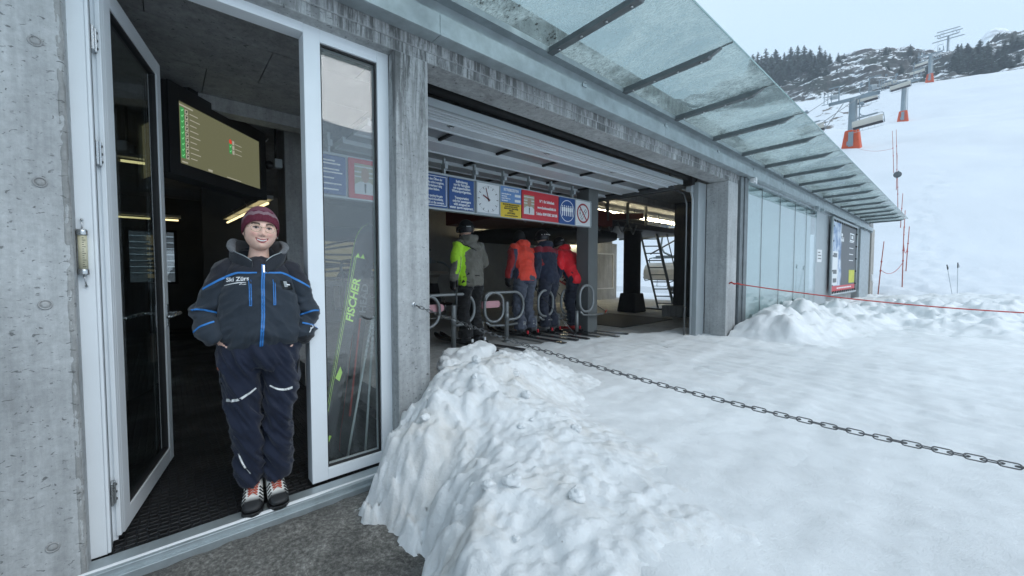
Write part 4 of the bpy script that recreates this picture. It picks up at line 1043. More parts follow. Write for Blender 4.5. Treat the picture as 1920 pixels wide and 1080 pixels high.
for k in range(3): p.box(-2.4915, -2.490, 12.95, 13.27 - .1 * (k == 2), 1.70 + k * .08, 1.73 + k * .08)
p.build('print_lines', m_tube, nt)

# ------------------------------------------------------------------ skis and sticks behind the side window
def ski_mesh(name, L, w, top, accent, parent=None):
    ys = np.concatenate([np.linspace(0, L * .86, 14), np.linspace(L * .88, L, 8)])
    vs = []; 
    for s_ in ys:
        t = s_ / L; ww = w * (1 + .35 * (abs(t - .48) * 2) ** 2) / 2
        if t > .93: ww *= math.sqrt(max(0.02, 1 - ((t - .93) / .072) ** 2))
        if t < .01: ww *= .8
        z = .075 * max(0, (t - .86) / .14) ** 2
        vs += [(-ww, s_, z), (ww, s_, z), (ww, s_, z + .014), (-ww, s_, z + .014)]
    n = len(ys); fs = []; mi = []
    for i in range(n - 1):
        a = i * 4; b = a + 4
        for q in range(4): fs.append((a + q, a + (q + 1) % 4, b + (q + 1) % 4, b + q)); mi.append(1 if q in (1, 3) else 0)
    fs += [(3, 2, 1, 0), (n * 4 - 4, n * 4 - 3, n * 4 - 2, n * 4 - 1)]; mi += [0, 0]
    m = MB(); m.v = vs; m.f = fs; m.m = mi; m.sm = [False] * len(fs); return m.mesh(name, [top, accent])
m_lime = M('lime_print', (.62, .95, .16), .35, 0, .05, 5, 0)
m_skib = M('ski_black', (.02, .021, .023), .25, 0, .2, 4, .0)
def frame_mat(o_, yd, xd):
    o_, yd, xd = Vector(o_), Vector(yd).normalized(), Vector(xd); xd = (xd - yd * xd.dot(yd)).normalized(); zd = xd.cross(yd)
    return Matrix(((xd.x, yd.x, zd.x, o_.x), (xd.y, yd.y, zd.y, o_.y), (xd.z, yd.z, zd.z, o_.z), (0, 0, 0, 1)))
fs_ = bpy.data.objects.new('ski', ski_mesh('display_ski', 1.68, .088, m_skib, m_lime)); COL.objects.link(fs_)
fs_.matrix_world = frame_mat((-2.745, .735, .045), (-.03, .325, 1.60), (0, 1, -.2))
tag(fs_, 'black ski with big lime lettering leaning upright behind the side window', 'ski')
def on_ski(o, s_, u, body, size, mat, sx=1., sh=.25):
    t = text(body, size, mat, o, (u, s_, .0152), 'LEFT', rot=(0, 0, PI / 2), sx=sx, shear=sh, bold=.002); return t
on_ski(fs_, 1.0, -.028, 'FISCHER', .070, m_lime, 1.15, .2)
k = MB()
for u in (-.036, -.026): k.add([(u - .0013, .12, .0156), (u + .0013, .12, .0156), (u + .0013, 1.45, .0156), (u - .0013, 1.45, .0156)], [(0, 1, 2, 3)])
k.build('printed_line', m_lime, fs_)
k = MB(); z = .0155
for (u, s_) in ((0, 1.50), (-.017, 1.462), (.017, 1.462)): k.add([(u - .016, s_ - .015, z), (u + .016, s_ - .015, z), (u, s_ + .018, z)], [(0, 1, 2)])
k.build('printed_emblem', m_lime, fs_)
k = MB(); k.add([(-.02, .62, z), (.012, .60, z), (.02, .66, z), (.0, .70, z)], [(0, 1, 2, 3)]); k.add([(-.025, .2, z), (.01, .18, z), (.025, .24, z), (.01, .245, z), (.0, .21, z), (-.015, .23, z)], [(0, 1, 2, 3, 4, 5)]); k.build('printed_flash', m_lime, fs_)
f2 = bpy.data.objects.new('ski', ski_mesh('display_ski_red', 1.58, .084, M('ski_charcoal', (.03, .03, .032), .3), M('ski_red_edge', (.55, .06, .04), .35))); COL.objects.link(f2)
f2.matrix_world = frame_mat((-2.98, .975, .045), (-.04, .20, 1.5), (0, 1, -.15)); tag(f2, 'charcoal ski with red edge and grey lettering behind the side window', 'ski')
on_ski(f2, 1.02, -.022, 'HEAD', .07, M('lettering_grey', (.45, .46, .47), .4), 1.2, 0.)
k = MB(); k.add([(-.007, .25, z), (.007, .25, z), (.007, .98, z), (-.007, .98, z)], [(0, 1, 2, 3)]); k.build('printed_stripe', M('print_red', (.6, .07, .05), .4), f2)
for (a, b_, lab) in (((-2.80, .925, .045), (-2.84, 1.135, 1.02), 'slanting thin white stick crossing its mate behind the side window'), ((-2.78, 1.045, .045), (-2.83, 1.145, 1.04), 'nearly upright thin white stick behind the side window')):
    o = thing('white_stick', lab, 'stick', a, world=True); p = MB(); p.tube([a, b_], [.009, .0075], 8); p.build('rod', M('pale_stick', (.66, .72, .72), .35) if 'pale_stick' not in bpy.data.materials else bpy.data.materials['pale_stick'], o)
    d = (Vector(b_) - Vector(a)); p = MB()
    for q in np.linspace(.72, .97, 8): p.tube([Vector(a) + d * q, Vector(a) + d * (q + .02)], .0105, 8)
    p.build('grip_rings', m_signw, o)

# ------------------------------------------------------------------ marker poles, ropes and ski poles out on the snow
m_bamboo = M('faded_red_pole', (.42, .13, .10), .7, 0, .25, 6, .1, 40)
def pole(base, top, label, r=.018):
    o = thing('marker_pole', label, 'marker pole', base, world=True, group='faded red marker poles by the piste')
    p = MB(); p.tube([Vector(base) - Vector((0, 0, .3)), Vector(base).lerp(Vector(top), .5), top], [r * 1.15, r, r * .8], 8); p.build('shaft', m_bamboo, o)
    d = Vector(top) - Vector(base); p = MB()
    for q in (.42, .6): p.tube([Vector(base) + d * q, Vector(base) + d * (q + .02)], r * 1.7, 8)
    p.build('rope_clip', m_ropered, o)
def sz(x, y): return float(slope_z(np.array(x), np.array(y)))
def spot(u, y): return (u * y, y, sz(u * y, y))
pole((-2.25, 22.3, .48), (-2.10, 22.1, 2.6), 'leaning red marker pole nearest the station corner')
pole((-1.62, 23.6, .74), (-1.64, 23.6, 3.25), 'tall upright red marker pole behind the canopy tip')
pole((-1.72, 26.5, 1.42), (-1.66, 26.5, 3.5), 'red marker pole a little up the piste from the tall upright one')
pole((-2.05, 29.5, 2.35), (-2.03, 29.5, 4.6), 'red marker pole on the trodden line just above the canopy tip')
pole((-2.45, 33, 3.7), (-2.40, 33, 6.0), 'red marker pole midway up the lower piste')
pole((-2.85, 36.5, 5.4), (-2.95, 36.5, 7.9), 'red marker pole carrying the small round disc')
pole((-3.25, 40, 7.1), (-3.28, 40, 9.8), 'upper red marker pole below the near lift tower')
pole((-3.75, 44, 9.1), (-3.95, 44, 12.6), 'topmost slanting red marker pole, first of the leaning pair')
pole((-3.62, 44.6, 9.4), (-3.78, 44.6, 12.8), 'topmost slanting red marker pole, second of the leaning pair')
dk = MB(); dk.lathe([(.20, -.012), (.21, 0), (.20, .012)], (0, 0, 0), 20, axis='Y'); dk.box(-.02, .02, -.03, .03, -.25, .25)
o = dk.build('round_disc', m_tube, None, label='small dark round disc fixed high on a marker pole', cat='disc'); o.location = (-2.94, 36.45, 7.75); o.rotation_euler = (0, R(12), 0)
for (a, b_, sg, lab) in (((-2.18, 22.2, 1.45), (-1.63, 23.6, 1.75), .30, 'slack rope hanging from the leaning pole to the tall upright pole'), ((-1.63, 23.6, 2.6), (-1.70, 26.5, 2.5), .35, 'red rope looped between the tall upright pole and the next one uphill'), ((-3.9, 44, 11.2), (-8.5, 53, 15.0), .6, 'rope running from the topmost poles across to the near lift tower')):
    c = MB(); c.tube(catenary(a, b_, sg, 24), .010, 6); c.build('rope', m_ropered, None, label=lab, cat='rope')
def skipole(base, top, label, shaft=None, gm_=None, strap=True):
    o = thing('ski_pole', label, 'ski pole', base, world=True); a, b_ = Vector(base), Vector(top); d = b_ - a
    p = MB(); p.tube([a, a + d * .86], [.006, .009], 8); p.build('shaft', shaft or m_alu_g, o)
    p = MB(); p.tube([a + d * .86, a + d * .9, a + d * .96, a + d], [.013, .017, .015, .019], 10); p.build('grip', gm_ or m_black, o)
    p = MB(); p.tube([a + d * .055, a + d * .07], [.035, .018], 12); p.build('basket', m_black if gm_ is None else gm_, o)
    if strap:
        p = MB(); e = a + d * .97; p.tube([e, e + Vector((.03, .03, -.05)), e + Vector((.035, .035, -.13)), e + Vector((.0, .01, -.1)), e], .006, 6); p.build('strap', m_black, o)
    return o
skipole((-.14, 21.6, .30), (-.335, 21.6, 1.62), 'leaning ski pole stuck in the snow, left of the pair out on the piste')
skipole((-.045, 21.6, .30), (-.07, 21.6, 1.69), 'upright ski pole stuck in the snow, right of the pair out on the piste')
# ------------------------------------------------------------------ chairlift
m_tow = M('tower_grey', (.25, .30, .33), .5, .3, .1, 1, .03, 10)
m_bub = M('bubble_beige', (.52, .49, .43), .35, 0, .06, 2, .02, 20)
m_seatd = M('seat_dark', (.045, .04, .045), .7, 0, .1, 4, .05)
def make_chair(label):
    """faces -y (towards the camera), grip above, 3 m wide"""
    o = thing('lift_chair', label, 'chairlift chair', (0, 0, 0), group='bubble chairs of the chairlift')
    W = 1.48
    prof = [(.55, .10), (.62, .35), (.58, .62), (.44, .84), (.20, .97), (-.06, 1.0), (-.30, .93)]
    b = MB()
    for x in (-W, W):
        pass
    outer = [(y, z) for y, z in prof]; inner = [(y - .03 * (1 if y > 0 else .5), z - .03) for y, z in prof]
    poly = outer + inner[::-1]
    n = len(poly); vs = [(x, y, z) for x in (-W, W) for y, z in poly]
    m = len(prof); fs = []
    for i in range(n): fs.append((i, (i + 1) % n, n + (i + 1) % n, n + i))
    for i in range(m - 1): fs.append((i, n - 1 - i, n - 2 - i, i + 1)); fs.append((n + i, n + i + 1, 2 * n - 2 - i, 2 * n - 1 - i))
    b.add(vs, fs, 0, False); b.build('bubble', m_bub, o, bevel=.008)
    b = MB(); b.box(-W + .03, W - .03, -.42, .16, .02, .10); b.build('seat', m_seatd, o, bevel=.03)
    b = MB(); b.bar((0, .20, .08), (0, .40, .62), 2 * W - .1, .07, up=(0, 1, 0)); b.build('backrest', m_seatd, o)
    b = MB(); b.tube([(-W, -.36, -.32), (W, -.36, -.32)], .025, 8)
    for x in (-1.2, -.6, 0, .6, 1.2): b.tube([(x, -.36, -.32), (x, -.42, .0), (x, -.30, .30)], .018, 6)
    b.tube([(-W, -.30, .34), (W, -.30, .34)], .022, 8); b.build('restraint_bar', m_steel, o)
    f = MB()
    for s_ in (-1, 1):
        x = s_ * (W + .06)
        f.tube([(x, -.40, .06), (x, -.46, .22), (x, -.36, .62), (x * .995, -.1, 1.12), (x * .93, .05, 1.24), (x * .80, .08, 1.27)], .032, 8, ref=(1, 0, 0)); f.tube([(x, -.40, .06), (x, .3, .0), (x, .5, .2)], .028, 8)
    f.tube([(-W * .80, .08, 1.27), (W * .80, .08, 1.27)], .045, 8); f.box(-1.0, 1.0, -.02, .18, 1.22, 1.38); f.build('frame', m_tow, o)
    h = MB(); h.tube([(.15, .08, 1.36), (.55, .10, 1.55), (.72, .12, 1.9), (.66, .12, 2.4), (.40, .12, 2.75), (.40, .12, 2.95)], .055, 8); h.build('hanger', m_tow, o)
    h = MB(); h.box(.22, .58, -.3, .5, 2.92, 3.10); h.box(.30, .5, -.1, .3, 3.10, 3.22); h.build('grip', m_tow, o)
    return o
chair = make_chair('beige bubble chair hanging in front of the near lift tower')
chair.scale = (.76, .76, .76); chair.location = (-6.42, 52, 15.6); chair.rotation_euler = (R(2), R(4.5), PI)
def chair_copy(loc, rot, label):
    c = copy_tree(chair); c.location = loc; c.rotation_euler = rot; c['label'] = label; return c
chair_copy((-7.75, 15.7, .98), (0, 0, PI), 'beige bubble chair standing inside the station behind the steel ladder')
chair_copy((-10.9, 52, 16.1), (R(2), R(4.5), PI), 'bubble chair half hidden behind the canopy edge, left of the near tower')
chair_copy((-8.4, 66, 22.4), (R(2), R(4.5), PI), 'bubble chair seen high just right of the near tower mast')
chair_copy((-6.9, 85, 29.2), (R(2), R(4.5), PI), 'bubble chair in front of the second tower, lower of two')
chair_copy((-10.0, 104, 36.4), (R(2), R(4.5), PI), 'bubble chair beyond the second tower, to its left')
chair_copy((-7.4, 122, 43.5), (R(2), R(4.5), PI), 'bubble chair on the upper line, nearer of the pair below the ridge tower')
chair_copy((-8.0, 143, 52.5), (R(2), R(4.5), PI), 'bubble chair on the upper line, farther of the pair below the ridge tower')
chair_copy((-7.6, 3.6, .62), (0, 0, R(90)), 'dark empty lift chair parked inside the hall behind the lime jacket')

def tower(base, h, label, pad=True, rw=1.55, k=1.0, up=.33):
    x, y, z = base
    o = thing('lift_tower', label, 'lift tower', base, group='grey steel towers of the chairlift')
    p = MB(); p.lathe([(.46 * k, -1.5), (.44 * k, 0), (.33 * k, h)], (0, 0, 0), 18); p.build('mast', m_tow, o)
    if pad:
        p = MB(); w, t_ = .80 * k, .56 * k
        vs = [(sx_ * ww, sy * ww, zz) for zz, ww in ((-.3, w * 1.02), (2.0, t_)) for sx_, sy in ((-1, -1), (1, -1), (1, 1), (-1, 1))]
        p.add(vs, [(3, 2, 1, 0), (4, 5, 6, 7), (0, 1, 5, 4), (1, 2, 6, 5), (2, 3, 7, 6), (3, 0, 4, 7)])
        pd = p.build('base_padding', m_orange, o, bevel=.12)
        p = MB(); p.box(-.20, .20, -.84 * k, -.7 * k, .2, 1.7); p.box(-.32, .1, -.86 * k, -.82 * k, .35, .75); p.build('foot_steps', m_tow, pd)
    p = MB(); p.bar((-rw - .5, 0, h), (rw + .5, 0, h), .26, .30); p.build('crossarm', m_tow, o)
    tl = 1.7
    for s_ in (-1, 1):
        c = MB(); a = Vector((s_ * rw, -tl, h + .55 - tl * up)); b_ = Vector((s_ * rw, tl, h + .55 + tl * up)); c.bar(a, b_, .16, .22)
        d = b_ - a
        for q in np.linspace(.04, .96, 8):
            cc = a + d * q; c.lathe([(.24, -.07), (.24, .07)], (cc.x, cc.y, cc.z + .16), 12, axis='X')
        sh = c.build('sheave_train', m_tow, o)
        # service platform with rails beside each sheave train
        c = MB(); xo = s_ * (rw + .6)
        a = Vector((xo, -tl, h + .1 - tl * up)); b_ = Vector((xo, tl, h + .1 + tl * up)); c.bar(a, b_, .45, .06)
        for q in (0, .5, 1): pq = a.lerp(b_, q); c.bar(pq, pq + Vector((0, 0, 1.1)), .05, .05)
        for zz in (.55, 1.1): c.bar(a + Vector((0, 0, zz)), b_ + Vector((0, 0, zz)), .05, .05)
        c.build('service_platform', m_tow, o)
        c = MB(); c.bar((s_ * 1.2, 0, h), (s_ * 1.2, 0, h + 1.7), .09, .09); c.bar((s_ * 1.2, 0, h + 1.7), (s_ * 2.1, 0, h + 1.7), .09, .09); c.build('lifting_frame', m_tow, o)
    p = MB(); p.bar((.55 * k, -.2, 1.9), (.48 * k, -.2, h), .05, .05); p.bar((.55 * k, .15, 1.9), (.48 * k, .15, h), .05, .05)
    for q in np.arange(2, h, .4): p.bar((.52 * k, -.2, q), (.52 * k, .15, q), .04, .04)
    p.build('ladder', m_tow, o)
    return o
tower((-8, 54.9, 14.2), 5.3, 'nearest lift tower, thick grey mast on orange padding with a chair before it')
tower((-8, 104.6, 29.3), 7.2, 'second lift tower up the slope, grey mast on tall orange padding')
tower((-6.75, 149, 50.0), 7.0, 'small third lift tower on the ridge, with orange foot')
tower((-8.7, 196, 60), 12.5, 'fourth lift tower whose grey mast rises behind the ridge line', pad=False)
tp = tower((-6.0, 232, 84), 9.2, 'high many-armed lattice top tower standing on the skyline', pad=False, rw=2.2, k=.8)
for zz, wd in ((10.4, 3.6), (11.5, 3.0), (8.0, 4.2)):
    c = MB(); c.bar((-wd, -1.2, zz - .4), (wd, 1.2, zz + .4), .3, .25); c.build('crossarm', m_tow, tp)
for s_, lab in ((-1, 'left haul rope of the chairlift climbing the slope'), (1, 'right haul rope of the chairlift climbing the slope')):
    pts = [(-8 + s_ * 1.55, 12.0, 3.3)]
    for (x, y, z) in ((-8, 54.9, 20.4), (-8, 104.6, 37.4), (-6.75, 149, 57.9), (-8.7, 196, 73.0), (-6, 232, 93.7)):
        a = Vector(pts[-1]); b_ = Vector((x + s_ * 1.55, y, z)); 
        for t in (.25, .5, .75): q = a.lerp(b_, t); pts.append((q.x, q.y, q.z - .5 * 4 * t * (1 - t)))
        pts.append(tuple(b_))
    c = MB(); c.tube(pts, .028, 6); c.build('haul_rope', m_tube, None, label=lab, cat='cable')
# guy lines to the ground beside the tower
for a, b_, lab in (((-11.0, 42, 8.6), (-8.8, 54.7, 19.2), 'thin guy wire from the near tower down to the snow by the canopy'),):
    c = MB(); c.tube([a, b_], .035, 6); c.build('guy_wire', m_tube, None, label=lab, cat='cable')

# ------------------------------------------------------------------ machinery and far side of the station hall
m_mach = M('machine_dark_blue', (.018, .022, .035), .5, .2, .2, 3, .05)
m_mred = M('machine_dark_red', (.11, .018, .015), .5, .2, .2, 3, .05)
dr = thing('drive_unit', 'dark lift drive carriage on a thick black column under the hall ceiling', 'lift machinery', (-5.95, 9.1, .3), world=True)
p = MB(); p.lathe([(.22, .3), (.22, 2.40), (.26, 2.42)], (-5.75, 9.3, 0), 26); p.build('column', m_blackm, dr)
p = MB(); vs = [(-5.75 + sx_ * w, 9.3 + sy * w, z) for z, w in ((.305, .28), (.80, .22)) for sx_, sy in ((-1, -1), (1, -1), (1, 1), (-1, 1))]; p.add(vs, [(3, 2, 1, 0), (4, 5, 6, 7), (0, 1, 5, 4), (1, 2, 6, 5), (2, 3, 7, 6), (3, 0, 4, 7)]); p.build('column_foot', m_blackm, dr, bevel=.03)
p = MB(); p.box(-7.2, -5.3, 5.6, 11.2, 2.42, 2.56); p.box(-6.9, -5.6, 5.2, 9.8, 2.53, 2.72); p.build('girder', m_mach, dr, bevel=.02)
p = MB(); p.box(-7.4, -5.2, 4.6, 7.6, 2.36, 2.70); p.bar((-5.3, 5.0, 2.35), (-5.3, 9.0, 2.75), .12, .14); p.build('carriage', m_mred, dr, bevel=.02)
p = MB(); p.lathe([(2.1, 0), (2.1, .12), (1.9, .14), (.3, .14)], (-7.6, 7.6, 2.2), 48); p.build('bull_wheel', m_blackm, dr)
p = MB()
rr = random.Random(8)
for k in range(9):
    y = 4.7 + k * .45; p.tube([(-5.25, y, 2.5), (-5.2, y + .1, 2.30), (-5.3, y + .3, 2.28), (-5.28, y + .42, 2.5)], .02, 6)
for k in range(5): p.bar((-5.2, 5.8 + k * .8, 2.5), (-5.2, 5.8 + k * .8, 2.98), .05, .05)
p.build('pipework', m_tube, dr)
for (y0, lab) in ((2.3, 'a'),):
    q = MB()
    for k in range(9):
        z = 1.25 + k * .075; q.tube([(-8.2, 1.9 + .05 * k, z), (-7.4, 2.6, z + .1 * math.sin(k)), (-7.0, 3.2 + .1 * k, z - .05), (-7.6, 3.9, z + .06)], .022, 6)
    q.box(-7.9, -7.5, 1.9, 3.5, 1.10, 1.2); q.bar((-8, 2, .3), (-8, 2, 2.2), .1, .1)
    q.build('tube_rack', m_tube, None, label='dark rack of bent tubes and hoses in the hall left of the lime jacket', cat='tube rack')
bt = thing('control_booth', 'small dim yellow lit control booth window deep in the hall beside the column', 'booth', (-8.6, 2.6, .3), world=True)
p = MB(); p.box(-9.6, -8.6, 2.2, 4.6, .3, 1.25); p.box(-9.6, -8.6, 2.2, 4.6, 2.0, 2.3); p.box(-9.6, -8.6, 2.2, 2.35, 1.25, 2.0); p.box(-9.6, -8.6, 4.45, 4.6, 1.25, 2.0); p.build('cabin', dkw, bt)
p = MB(); p.box(-8.62, -8.605, 2.36, 4.44, 1.26, 1.99); p.build('lit_window', mat_emit('booth_glow', (.30, .27, .14), .25), bt)
ld = thing('steel_ladder', 'tall grey steel ladder leaning at the open end of the hall before the lift chair', 'ladder', (-5.6, 10.6, .3), world=True)
p = MB(); p.box(-5.95, -5.2, 10.3, 10.95, .30, .345); p.build('base_plate', m_tube, ld)
A0, A1, B0, B1 = Vector((-5.62, 10.45, .34)), Vector((-5.30, 10.75, .34)), Vector((-6.02, 10.1, 2.55)), Vector((-5.70, 10.4, 2.55))
p = MB(); p.bar(A0, B0, .035, .05); p.bar(A1, B1, .04, .07); p.build('rail', m_galv_d, ld)
p = MB()
for t in np.linspace(.06, .97, 11): p.bar(A0.lerp(B0, t), A1.lerp(B1, t), .035, .03)
p.build('rung', m_galv_d, ld)
p = MB(); off = Vector((.18, .22, 0)); p.tube([A1 + off * .6 + Vector((0, 0, .75)), A1.lerp(B1, .4) + off, A1.lerp(B1, .97) + off], .016, 8); p.tube([A1.lerp(B1, .32), A1.lerp(B1, .36) + off], .014, 6); p.build('handrail', m_galv_d, ld)
pf = thing('service_gantry', 'grey lattice gantry with rails under the roof at the open end of the hall', 'gantry', (-6.5, 12.5, 2.5), world=True)
p = MB()
for (x, y) in ((-9, 12.0), (-9, 13.6)): p.bar((x, y, 2.64), (-4.6, y, 2.64), .05, .07); p.bar((x, y, 2.90), (-4.6, y, 2.90), .04, .04)
for k in range(12): p.bar((-9 + k * .4, 12.0, 2.64), (-8.8 + k * .4, 12.0, 2.90), .025, .025)
p.build('lattice', m_galv_d, pf)
p = MB(); p.bar((-5.6, 12.0, 2.5), (-6.3, 11.2, 1.9), .04, .04); p.build('brace', m_galv_d, pf)
# a sliver of rocky ground and snow outside the hall end : lumps
for k, (x, y, r) in enumerate(((-7.8, 17.6, .5), (-8.6, 18.2, .42), (-7.2, 17.9, .34))):
    put(clod('boulder', (x, y, .48), (r * 1.6, r, r * .5), 200 + k, m_rockhill, label='low brown boulder in the snow outside the open end of the hall', cat='boulder', group='boulders outside the hall'))
# window in the far back wall with the hut it looks onto
fw = MB()
for (y0, y1, z0, z1) in ((-.62, .25, 1.08, 1.13), (-.62, .25, 2.27, 2.32), (-.62, -.56, 1.13, 2.27), (.19, .25, 1.13, 2.27), (-.09, -.02, 1.13, 2.27)): fw.box(-12.16, -12.06, y0, y1, z0, z1)
fwo = fw.build('window_frame', m_blackm, B)
g = MB(); g.box(-12.12, -12.11, -.56, .19, 1.13, 2.27); g.build('pane', m_glass, fwo)
hut = thing('wooden_hut', 'dark slatted hut standing in the snow outside the far window', 'hut', (-22, -.5, .2), world=True)
p = MB(); p.box(-24, -22, -5, 1.0, 0, 3.2); p.build('wall', M('hut_slats', (.075, .08, .085), .8), hut)
p = MB()
for k in range(9): p.box(-21.99, -21.95, -5, 1.0, 1.3 + k * .25, 1.335 + k * .25)
p.box(-21.99, -21.94, .86, 1.0, 1.0, 3.2); p.build('batten', m_alu_g, hut)
p = MB(); p.box(-21.98, -21.93, -2.2, -1.2, 2.1, 2.3); p.build('red_sign_board', m_red, hut)
gm = MB(); gm.add([(-70, -60, .30), (-12.35, -60, .30), (-12.35, 14, .30), (-70, 14, .30)], [(0, 1, 2, 3)]); struct(gm.build('snow_yard', m_snow_s))
rope_ = MB(); rope_.tube([(-4.6, -.75, .04), (-4.9, -.72, .9), (-5.0, -.70, 1.9)], .03, 8)
rope_.build('yellow_pole', M('dull_yellow', (.30, .25, .06), .6), None, label='dull yellow pole leaning in the dark behind the glass door', cat='pole')

# ------------------------------------------------------------------ conifers on the skyline
m_fol = [None] * 3
def mat_fol(name, c):
    t = NT(name); co = t.coord(); oi = t.n('ShaderNodeObjectInfo')
    col = t.mix(1., c, t.ramp(t.noise(.9, 4, .7, co), [(.3, .55), (.7, 1.5)]), 'MULTIPLY')
    col = t.mix(1., col, t.ramp(oi.outputs['Random'], [(0, .75), (1, 1.25)]), 'MULTIPLY')
    g = t.n('ShaderNodeNewGeometry'); sx = t.n('ShaderNodeSeparateXYZ'); t.l(g.outputs['Normal'], sx.inputs[0])
    dust = t.math('MULTIPLY', t.ramp(t.noise(.7, 5, .7, co), [(.52, 0.), (.66, 1.)]), .35)
    col = t.mix(dust, col, (.55, .58, .60)); t.pbr(col, .8, 0, None, .2); return t.mat
m_needle = mat_fol('spruce_needles', (.034, .052, .036)); m_bark = M('spruce_bark', (.07, .05, .04), .9)
def conifer(seed, H, wd, bare=0.0):
    rg = random.Random(seed); m = MB(); n = 46
    for lv in range(n):
        t = lv / (n - 1); z = H * (.06 + .93 * t); rad = wd * (1 - t) ** .82 * rg.uniform(.72, 1.12) + .12
        for k in range(9 if t < .7 else 6):
            if rg.random() < bare * .5: continue
            a = rg.uniform(0, 2 * PI); L_ = rad * rg.uniform(.62, 1.1); dz = -L_ * rg.uniform(.12, .42)
            d = Vector((math.cos(a), math.sin(a), 0)); s_ = Vector((-d.y, d.x, 0))
            prev = Vector((0, 0, z)); steps = 3
            for q in range(steps):
                f0, f1 = q / steps, (q + 1) / steps
                p0 = Vector((0, 0, z)) + d * L_ * f0 + Vector((0, 0, dz * f0 ** 1.4)); p1 = Vector((0, 0, z)) + d * L_ * f1 + Vector((0, 0, dz * f1 ** 1.4))
                w0 = L_ * .26 * (1.05 - f0) * rg.uniform(.6, 1.3); w1 = L_ * .26 * (1.02 - f1) * rg.uniform(.5, 1.2)
                sag = Vector((0, 0, -rg.uniform(.06, .28)))
                m.add([p0 - s_ * w0 + sag, p0, p1, p1 - s_ * w1 + sag], [(0, 1, 2, 3)]); m.add([p0, p0 + s_ * w0 + sag, p1 + s_ * w1 + sag, p1], [(0, 1, 2, 3)])
    return m.mesh('spruce_crown', m_needle)
crowns = [conifer(31, 15, 3.3), conifer(32, 15, 2.8), conifer(33, 15, 3.9), conifer(34, 15, 3.0, .8)]
tk = MB(); tk.tube([(0, 0, -2), (0, 0, 5), (0, 0, 14.6)], [.32, .24, .03], 8); trunk_me = tk.mesh('spruce_trunk', m_bark)
def P_dir(px, py):
    """unit-y direction through a point of the photograph, used only to measure where the trees stand"""
    th, pt, F = R(48.62), R(2.4), 740.
    D = Vector((-math.sin(th) * math.cos(pt), math.cos(th) * math.cos(pt), -math.sin(pt))); Rr = Vector((math.cos(th), math.sin(th), 0)); U = Rr.cross(D)
    d = D + Rr * ((px - 960) / F) + U * ((540 - py) / F); return d / d.y
rg = random.Random(12)
left = [(1412, 100), (1421, 96), (1436, 89), (1454, 91), (1471, 97), (1483, 87), (1496, 84), (1508, 84), (1519, 91), (1537, 84), (1547, 93), (1556, 99), (1572, 98), (1583, 99), (1649, 93), (1661, 87), (1668, 88), (1707, 82), (1719, 101),
        (1428, 104), (1446, 102), (1463, 104), (1490, 97), (1502, 100), (1514, 103), (1528, 102), (1541, 108), (1478, 112), (1532, 116), (1656, 108), (1664, 116), (1713, 108), (1702, 104), (1594, 112), (1668, 126), (1690, 118)]
right = [(1796, 82), (1803, 80), (1814, 80), (1838, 73), (1853, 76), (1885, 74), (1898, 63), (1908, 68), (1916, 74), (1808, 93), (1823, 92), (1845, 88), (1872, 86), (1890, 84), (1832, 100), (1798, 100), (1816, 108), (1860, 100), (1878, 98), (1848, 108), (1903, 84), (1740, 118), (1757, 124), (1895, 102), (1868, 112)]
for (px, py) in list(left[:13]): left += [(px + rg.uniform(-8, 8), py + rg.uniform(12, 20)), (px + rg.uniform(-8, 8), py + rg.uniform(24, 40))]
for (px, py) in list(right[:9]): right += [(px + rg.uniform(-9, 9), py + rg.uniform(14, 26))]
for side, lst in (('left', left), ('right', right)):
    for i, (px, py) in enumerate(lst):
        y = (222 if py < 101 else 208 if py < 115 else 196) if side == 'left' else (210 if py < 92 else 188)
        y += rg.uniform(-5, 5); d = P_dir(px, py); x = d.x * y; zt = CAM_Z + d.z * y
        zb = float(hill_z(np.array([x]), np.array([y]))[0]) - .6
        h = zt - zb
        if h < 5: h = 5 + rg.uniform(0, 2); zb = zt - h
        h = min(h, 24); zb = zt - h
        o = thing('spruce_tree', {'left': 'dark spruce in the stand on the rocky skyline above the near lift tower', 'right': 'dark spruce in the stand on the skyline beyond the right end of the ridge'}[side], 'tree', (x, y, zb), rg.uniform(0, 6), group='dark spruces on the skyline, ' + ('near tower side' if side == 'left' else 'ridge end side'))
        s_ = h / 15; w_ = s_ * rg.uniform(.8, 1.15); o.scale = (w_ * 1.75, w_ * 1.75, s_)
        link('crown', crowns[rg.randrange(4)], o); link('trunk', trunk_me, o)
# ------------------------------------------------------------------ people
def eval_mesh(me, mods, name):
    ob = bpy.data.objects.new('tmp', me); COL.objects.link(ob)
    for typ, kw in mods:
        m = ob.modifiers.new('m', typ)
        for k, v in kw.items(): setattr(m, k, v)
    dg = bpy.context.evaluated_depsgraph_get(); out = bpy.data.meshes.new_from_object(ob.evaluated_get(dg)); out.name = name
    bpy.data.objects.remove(ob); return out
def union(mb, name, mats, voxel=.011, smooth=4):
    me = eval_mesh(mb.mesh('raw', []), [('REMESH', dict(mode='VOXEL', voxel_size=voxel)), ('SMOOTH', dict(factor=.5, iterations=smooth))], name)
    me.materials.clear()
    for m in (mats if isinstance(mats, (list, tuple)) else [mats]): me.materials.append(m)
    me.polygons.foreach_set('use_smooth', [True] * len(me.polygons)); return me
def co_of(me):
    a = np.empty(len(me.vertices) * 3); me.vertices.foreach_get('co', a); return a.reshape(-1, 3)
def no_of(me):
    a = np.empty(len(me.vertices) * 3); me.vertex_normals.foreach_get('vector', a); return a.reshape(-1, 3)
def set_co(me, c): me.vertices.foreach_set('co', c.ravel()); me.update()
def displace(me, fn):
    c = co_of(me); n = no_of(me); set_co(me, c + n * fn(c, n)[:, None])
